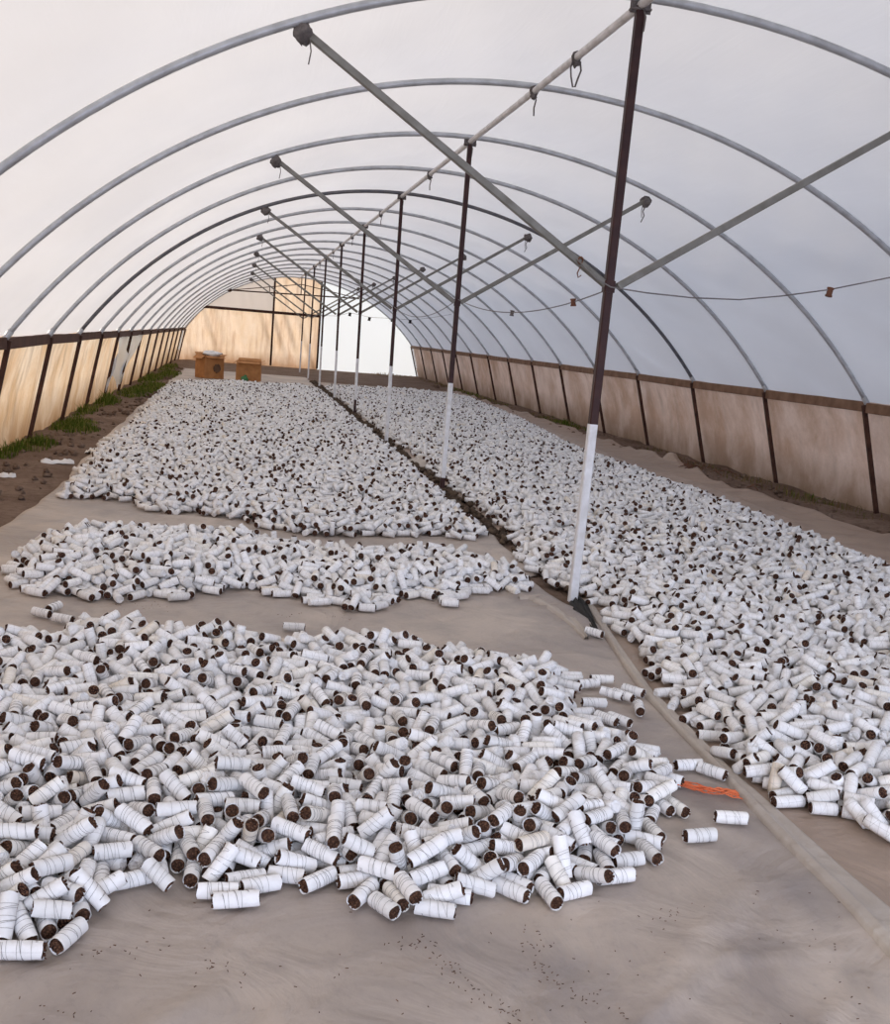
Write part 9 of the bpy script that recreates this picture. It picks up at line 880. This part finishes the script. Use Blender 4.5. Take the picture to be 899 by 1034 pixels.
CC = bed(C_poly, [(x, y, (i*3+j*2+1) % 4, (i+j) % 2 == 0) for i, y in enumerate(rows) for j, x in enumerate((-1.72, -5.02, 1.58))], .5)
rows = np.arange(4.4, 34, 3.3)
DD = bed(D_poly, [(x, y, (i*2+j*3+2) % 4, (i+j) % 2 == 1) for i, y in enumerate(rows) for j, x in enumerate((1.45, -1.85, 4.75))], .5); DD = DD[near_l(DD, .06)]
DD = DD[~((np.hypot(DD[:, 0]+.05, DD[:, 1]-6.4) < .09) | (np.hypot(DD[:, 0], DD[:, 1]-11.26) < .12))]
lp = lo.copy()

def frames(P):
    d = np.stack([np.cos(P[:, 3])*np.cos(P[:, 4]), np.sin(P[:, 3])*np.cos(P[:, 4]), np.sin(P[:, 4])], 1)
    up = np.tile([0., 0, 1], (len(P), 1)); up[np.abs(d[:, 2]) > .9] = (1, 0, 0)
    s = np.cross(d, up); s /= np.linalg.norm(s, axis=1, keepdims=True); u = np.cross(s, d)
    return d, s, u
# pick the 300 near rolls that show largest, by rays from the camera
cand = np.concatenate([lp, NB]); d, s, u = frames(cand)
n = 8; an = np.arange(n)*2*PI/n; ringv = []
V = []; F = []
for i in range(len(cand)):
    c = cand[i, :3]; L = cand[i, 5]
    for e_ in (-1, 1): V += [tuple(c+d[i]*e_*L/2+R*(s[i]*math.cos(a)+u[i]*math.sin(a))) for a in an]
    b0 = i*2*n; F += [(b0+k, b0+(k+1) % n, b0+n+(k+1) % n, b0+n+k) for k in range(n)]+[tuple(b0+k for k in range(n)), tuple(b0+n+k for k in range(n))]
bv = BVHTree.FromPolygons(V, F); camv = Vector(CAM); score = np.zeros(len(cand))
for i in range(len(cand)):
    c = Vector(cand[i, :3]); rel = c-camv; dep = rel.dot(fw); px = FPX*rel.dot(cr)/dep; py = FPX*rel.dot(cu)/dep
    if abs(px) > 449 or abs(py) > 517: continue
    hit = 0
    for t in (-.42, -.25, -.08, .08, .25, .42):
        for o_ in (-.6, 0, .6):
            side_ = Vector(d[i]).cross(rel).normalized(); q = c+Vector(d[i])*t*float(cand[i, 5])+side_*o_*R
            dr = (q-camv).normalized(); loc, nn, fi, dist = bv.ray_cast(camv, dr)
            if fi is not None and fi//(n+2) == i: hit += 1
    score[i] = hit/dep**2
score[:len(lp)] += 100
order = np.argsort(-score)[:300]; pick = np.zeros(len(cand), bool); pick[order] = True

# ---- one detailed roll: paper sleeve, bundle of stems, thread
def sleeve(L, seed, threaded=False):
    g = random.Random(seed); b = MB(); n = 22; rings = 9; lp_ = L*.95
    ph1, ph2 = g.random()*6.28, g.random()*6.28; v = []
    for j in range(rings):
        t = j/(rings-1)-.5
        for k in range(n+1):
            a = 2*PI*k/n; rr = R*(1-.05*abs(t)**1.5*2+.025*math.sin(2*a+ph1)+.03*math.sin(3*a+ph2+5*t)*t+.015*math.sin(11*t*3+ph1)) - .0003
            if k >= n-2: rr += .0009
            edge = .0016*math.sin(3*a+ph1)+.0003*g.uniform(-1, 1) if j in (0, rings-1) else 0
            v.append((rr*math.cos(a), rr*math.sin(a), t*lp_+edge))
    m = n+1; f = [(j*m+k, j*m+k+1, (j+1)*m+k+1, (j+1)*m+k) for j in range(rings-1) for k in range(n)]
    b.add(v, f)
    for j, s_ in ((0, 1), (rings-1, -1)):          # paper lip turned in
        vv = [v[j*m+k] for k in range(n)]+[(v[j*m+k][0]*.90, v[j*m+k][1]*.90, v[j*m+k][2]+s_*.004) for k in range(n)]
        b.add(vv, [((k), (k+1) % n, n+(k+1) % n, n+k) for k in range(n)])
    return b.mesh('paper_sleeve', M_paper)
def stems(L, seed):
    g = random.Random(seed); b = MB(); rr = R*.87
    b.tube([(0, 0, -L/2+.007), (0, 0, L/2-.007)], rr*.97, 14)
    pts = []
    for q, c in ((0, 1), (.42, 6), (.80, 11)): pts += [(rr*q*math.cos(2*PI*i/c+q*3+g.random()*.3), rr*q*math.sin(2*PI*i/c+q*3+g.random()*.3)) for i in range(c)]
    for e_ in (-1, 1):
        for (x, y) in pts:
            l = L/2+g.uniform(-.007, .0015); r_ = rr*g.uniform(.16, .21)
            b.tube([(x, y, e_*(L/2-.012)), (x+g.uniform(-.0005, .0005), y, e_*l)], [r_, r_*.85], 6)
    return b.mesh('stem_bundle', M_stem)
def threads(L, seed):
    g = random.Random(seed); b = MB(); pts = []; turns = g.choice([3, 4, 4, 5]); N = turns*14; z0 = -L*g.uniform(.25, .38); z1 = L*g.uniform(.25, .38); p = g.random()*6.28
    for i in range(N+1):
        a = 2*PI*turns*i/N+p; z = z0+(z1-z0)*i/N+.004*math.sin(a*.5+p); pts.append((R*1.055*math.cos(a), R*1.055*math.sin(a), z))
    b.tube(pts, 0.0005, 4)
    pts = []; tt = g.choice([1, 2]); N = tt*14
    for i in range(N+1):
        a = -2*PI*tt*i/N+p; z = z1+(z0-z1)*i/N; pts.append((R*1.06*math.cos(a), R*1.06*math.sin(a), z))
    b.tube(pts, 0.0005, 4); return b.mesh('thread', M_thread, False)
NV = 8; var = []
for li, L in enumerate(LEN):
    var.append([(sleeve(L, 100*li+v), stems(L, 100*li+v+50), threads(L, 100*li+v+70)) for v in range(NV)])
zone = lambda x: 'left' if x < -2.05 else ('middle' if x < -1.25 else 'right')
def near_name(k, x):
    if k == 0: return f'white thread-tied paper roll on the front edge of the near heap, {zone(x)} third', f'rolls on the front edge of the near heap, {zone(x)} third'
    if k == 1: return f'white thread-tied paper roll lying among others inside the near heap, {zone(x)} third', f'rolls inside the near heap, {zone(x)} third'
    if k == 2: return 'white thread-tied paper roll in the scatter between near heap and hem strip', 'rolls scattered between near heap and hem'
    return 'white thread-tied paper roll loose at the back left edge of the near heap', 'rolls loose at the back of the near heap'
insA, dA = inside(cand[:, :2], A_poly)
for i in order:
    c = cand[i]; L = c[5]; li = int(np.argmin(np.abs(LEN-L))); vs = var[li][random.randrange(NV)]
    q = Vector(d[i]).to_track_quat('Z', 'Y') @ Matrix.Rotation(random.random()*2*PI, 3, 'Z').to_quaternion()
    if i < len(lp) and LOOSE[i][3]: lab = 'white paper '+LOOSE[i][3]; gr = None
    else:
        k = 0 if (i >= len(lp) and dA[i] < .11) else 1
        if i < len(lp): k = 3 if c[0] < -2 else 2
        lab, gr = near_name(k, c[0])
    o = empty('paper_roll', c[:3], label=lab, cat='paper roll', group=gr); o.rotation_mode = 'QUATERNION'; o.rotation_quaternion = q
    for nm, me in zip(('paper_sleeve', 'stem_bundle', 'thread'), vs): link(nm, me, o)

# ---- all remaining rolls: one mesh
def profile(n, rings, dent):
    z = np.linspace(-.475, .475, rings); v = []; uv = []; 
    for j, zz in enumerate(z):
        a = np.arange(n)*2*PI/n; v.append(np.stack([np.full(n, zz), R*np.cos(a), R*np.sin(a)], 1)); uv.append(np.stack([np.full(n, zz+.5), np.arange(n)/n], 1))
    return np.concatenate(v), np.concatenate(uv)
vert_blocks = []; loop_blocks = []; start_tot = []; mat_blocks = []; uv_blocks = []; rnd_blocks = []; voff = 0
def emit(P, n, rings, detail):
    global voff
    if not len(P): return
    N = len(P); d, s, u = frames(P); base, uv = profile(n, rings, detail); m = len(base)
    spin = rng.rand(N, 1)*2*PI; cs, sn = np.cos(spin), np.sin(spin); s2 = s*cs+u*sn; u2 = -s*sn+u*cs
    t = base[None, :, 0]; ry, rz = base[None, :, 1], base[None, :, 2]
    ang = np.arctan2(rz, ry); ph = rng.rand(N, 1)*6.28; ph2 = rng.rand(N, 1)*6.28
    k = 1+.03*np.sin(2*ang+ph)+.03*np.sin(3*ang+ph2+t*6)-.05*np.abs(t)*(rng.rand(N, 1)+.2)*2
    V = P[:, None, :3]+d[:, None]*(t*P[:, 5:6])[..., None]+s2[:, None]*(ry*k)[..., None]+u2[:, None]*(rz*k)[..., None]
    idx = []; mats = []; U = []
    for j in range(rings-1):
        for a in range(n):
            idx.append([j*n+a, j*n+(a+1) % n, (j+1)*n+(a+1) % n, (j+1)*n+a]); mats.append(0)
            U.append([(uv[j*n][0], a/n), (uv[j*n][0], (a+1)/n), (uv[(j+1)*n][0], (a+1)/n), (uv[(j+1)*n][0], a/n)])
    extra = []
    if detail:                                     # inner ring + raised rough centre of stems
        for e_, j in ((-1, 0), (1, rings-1)):
            b0 = m+len(extra)*1
            ring1 = [(e_*.478, .90), (e_*.455, .86)]
            for q in ring1:
                for a in range(n): extra.append((q[0], R*q[1]*math.cos(2*PI*a/n), R*q[1]*math.sin(2*PI*a/n), 0))
            for a in range(n): extra.append((e_*.50, R*.74*math.cos(2*PI*a/n), R*.74*math.sin(2*PI*a/n), 1))
            for a in range(n//2): extra.append((e_*.485, R*.35*math.cos(4*PI*a/n), R*.35*math.sin(4*PI*a/n), 1))
            r0_, r1_, r2_, r3_ = [j*n+a for a in range(n)], [b0+a for a in range(n)], [b0+n+a for a in range(n)], [b0+2*n+a for a in range(n)]
            for A_, B_, mt in ((r0_, r1_, 0), (r1_, r2_, 1), (r2_, r3_, 1)):
                for a in range(n):
                    f = [A_[a], A_[(a+1) % n], B_[(a+1) % n], B_[a]]; idx.append(f if e_ > 0 else f[::-1]); mats.append(mt); U.append([(0, 0)]*4)
            r4_ = [b0+3*n+a for a in range(n//2)]
            for a in range(n//2):
                f = [r3_[2*a], r3_[(2*a+1) % n], r3_[(2*a+2) % n], r4_[(a+1) % (n//2)], r4_[a]]
                f = f if e_ > 0 else f[::-1]; idx.append(f); mats.append(1); U.append([(0, 0)]*5)
            f = r4_ if e_ > 0 else r4_[::-1]; idx.append(f); mats.append(1); U.append([(0, 0)]*len(f))
        E = np.array(extra); jit = 1+E[None, :, 3]*rng.normal(0, .10, (N, len(E))); jz = E[None, :, 3]*rng.normal(0, .022, (N, len(E)))
        V2 = P[:, None, :3]+d[:, None]*((E[None, :, 0]+jz)*P[:, 5:6])[..., None]+s2[:, None]*(E[None, :, 1]*jit)[..., None]+u2[:, None]*(E[None, :, 2]*jit)[..., None]
        V = np.concatenate([V, V2], 1)
    else:
        for j, rev in ((0, True), (rings-1, False)):
            f = [j*n+a for a in range(n)]; idx.append(f[::-1] if rev else f); mats.append(1); U.append([(0, 0)]*n)
    mv = V.shape[1]; flat = np.concatenate([np.array(f) for f in idx]); cnt = np.array([len(f) for f in idx])
    loop_blocks.append((flat[None]+voff+np.arange(N)[:, None]*mv).ravel()); start_tot.append(np.tile(cnt, N)); mat_blocks.append(np.tile(np.array(mats), N))
    uvf = np.concatenate([np.array(q, float) for q in U]); uv_blocks.append(np.tile(uvf, (N, 1)))
    vert_blocks.append(V.reshape(-1, 3)); rnd_blocks.append(np.repeat(rng.rand(N), mv)); voff += N*mv
restA = cand[~pick]
allr = np.concatenate([restA, BB, CC, DD]); dist = np.hypot(allr[:, 0]-CAM[0], allr[:, 1])
emit(allr[dist < 8.2], 12, 5, True); emit(allr[(dist >= 8.2) & (dist < 15)], 8, 2, False); emit(allr[dist >= 15], 6, 2, False)
me = bpy.data.meshes.new('paper_rolls'); Vv = np.concatenate(vert_blocks); Lp = np.concatenate(loop_blocks); ct = np.concatenate(start_tot)
me.vertices.add(len(Vv)); me.vertices.foreach_set('co', Vv.ravel().astype('f')); me.loops.add(len(Lp)); me.loops.foreach_set('vertex_index', Lp.astype('i'))
me.polygons.add(len(ct)); me.polygons.foreach_set('loop_start', (np.cumsum(ct)-ct).astype('i')); me.polygons.foreach_set('material_index', np.concatenate(mat_blocks).astype('i'))
uvl = me.uv_layers.new(name='UVMap'); uvl.data.foreach_set('uv', np.concatenate(uv_blocks).ravel().astype('f'))
at = me.attributes.new('rnd', 'FLOAT', 'POINT'); at.data.foreach_set('value', np.concatenate(rnd_blocks).astype('f'))
me.materials.append(M_paperT); me.materials.append(M_end); me.update(calc_edges=True)
me.polygons.foreach_set('use_smooth', (np.concatenate(mat_blocks) == 0))
link('paper_rolls', me, label='mass of white thread-tied paper rolls spread in heaps and long beds on the tarpaulins', cat='paper rolls', kind='stuff')
print('rolls', len(allr), 'verts', len(Vv))
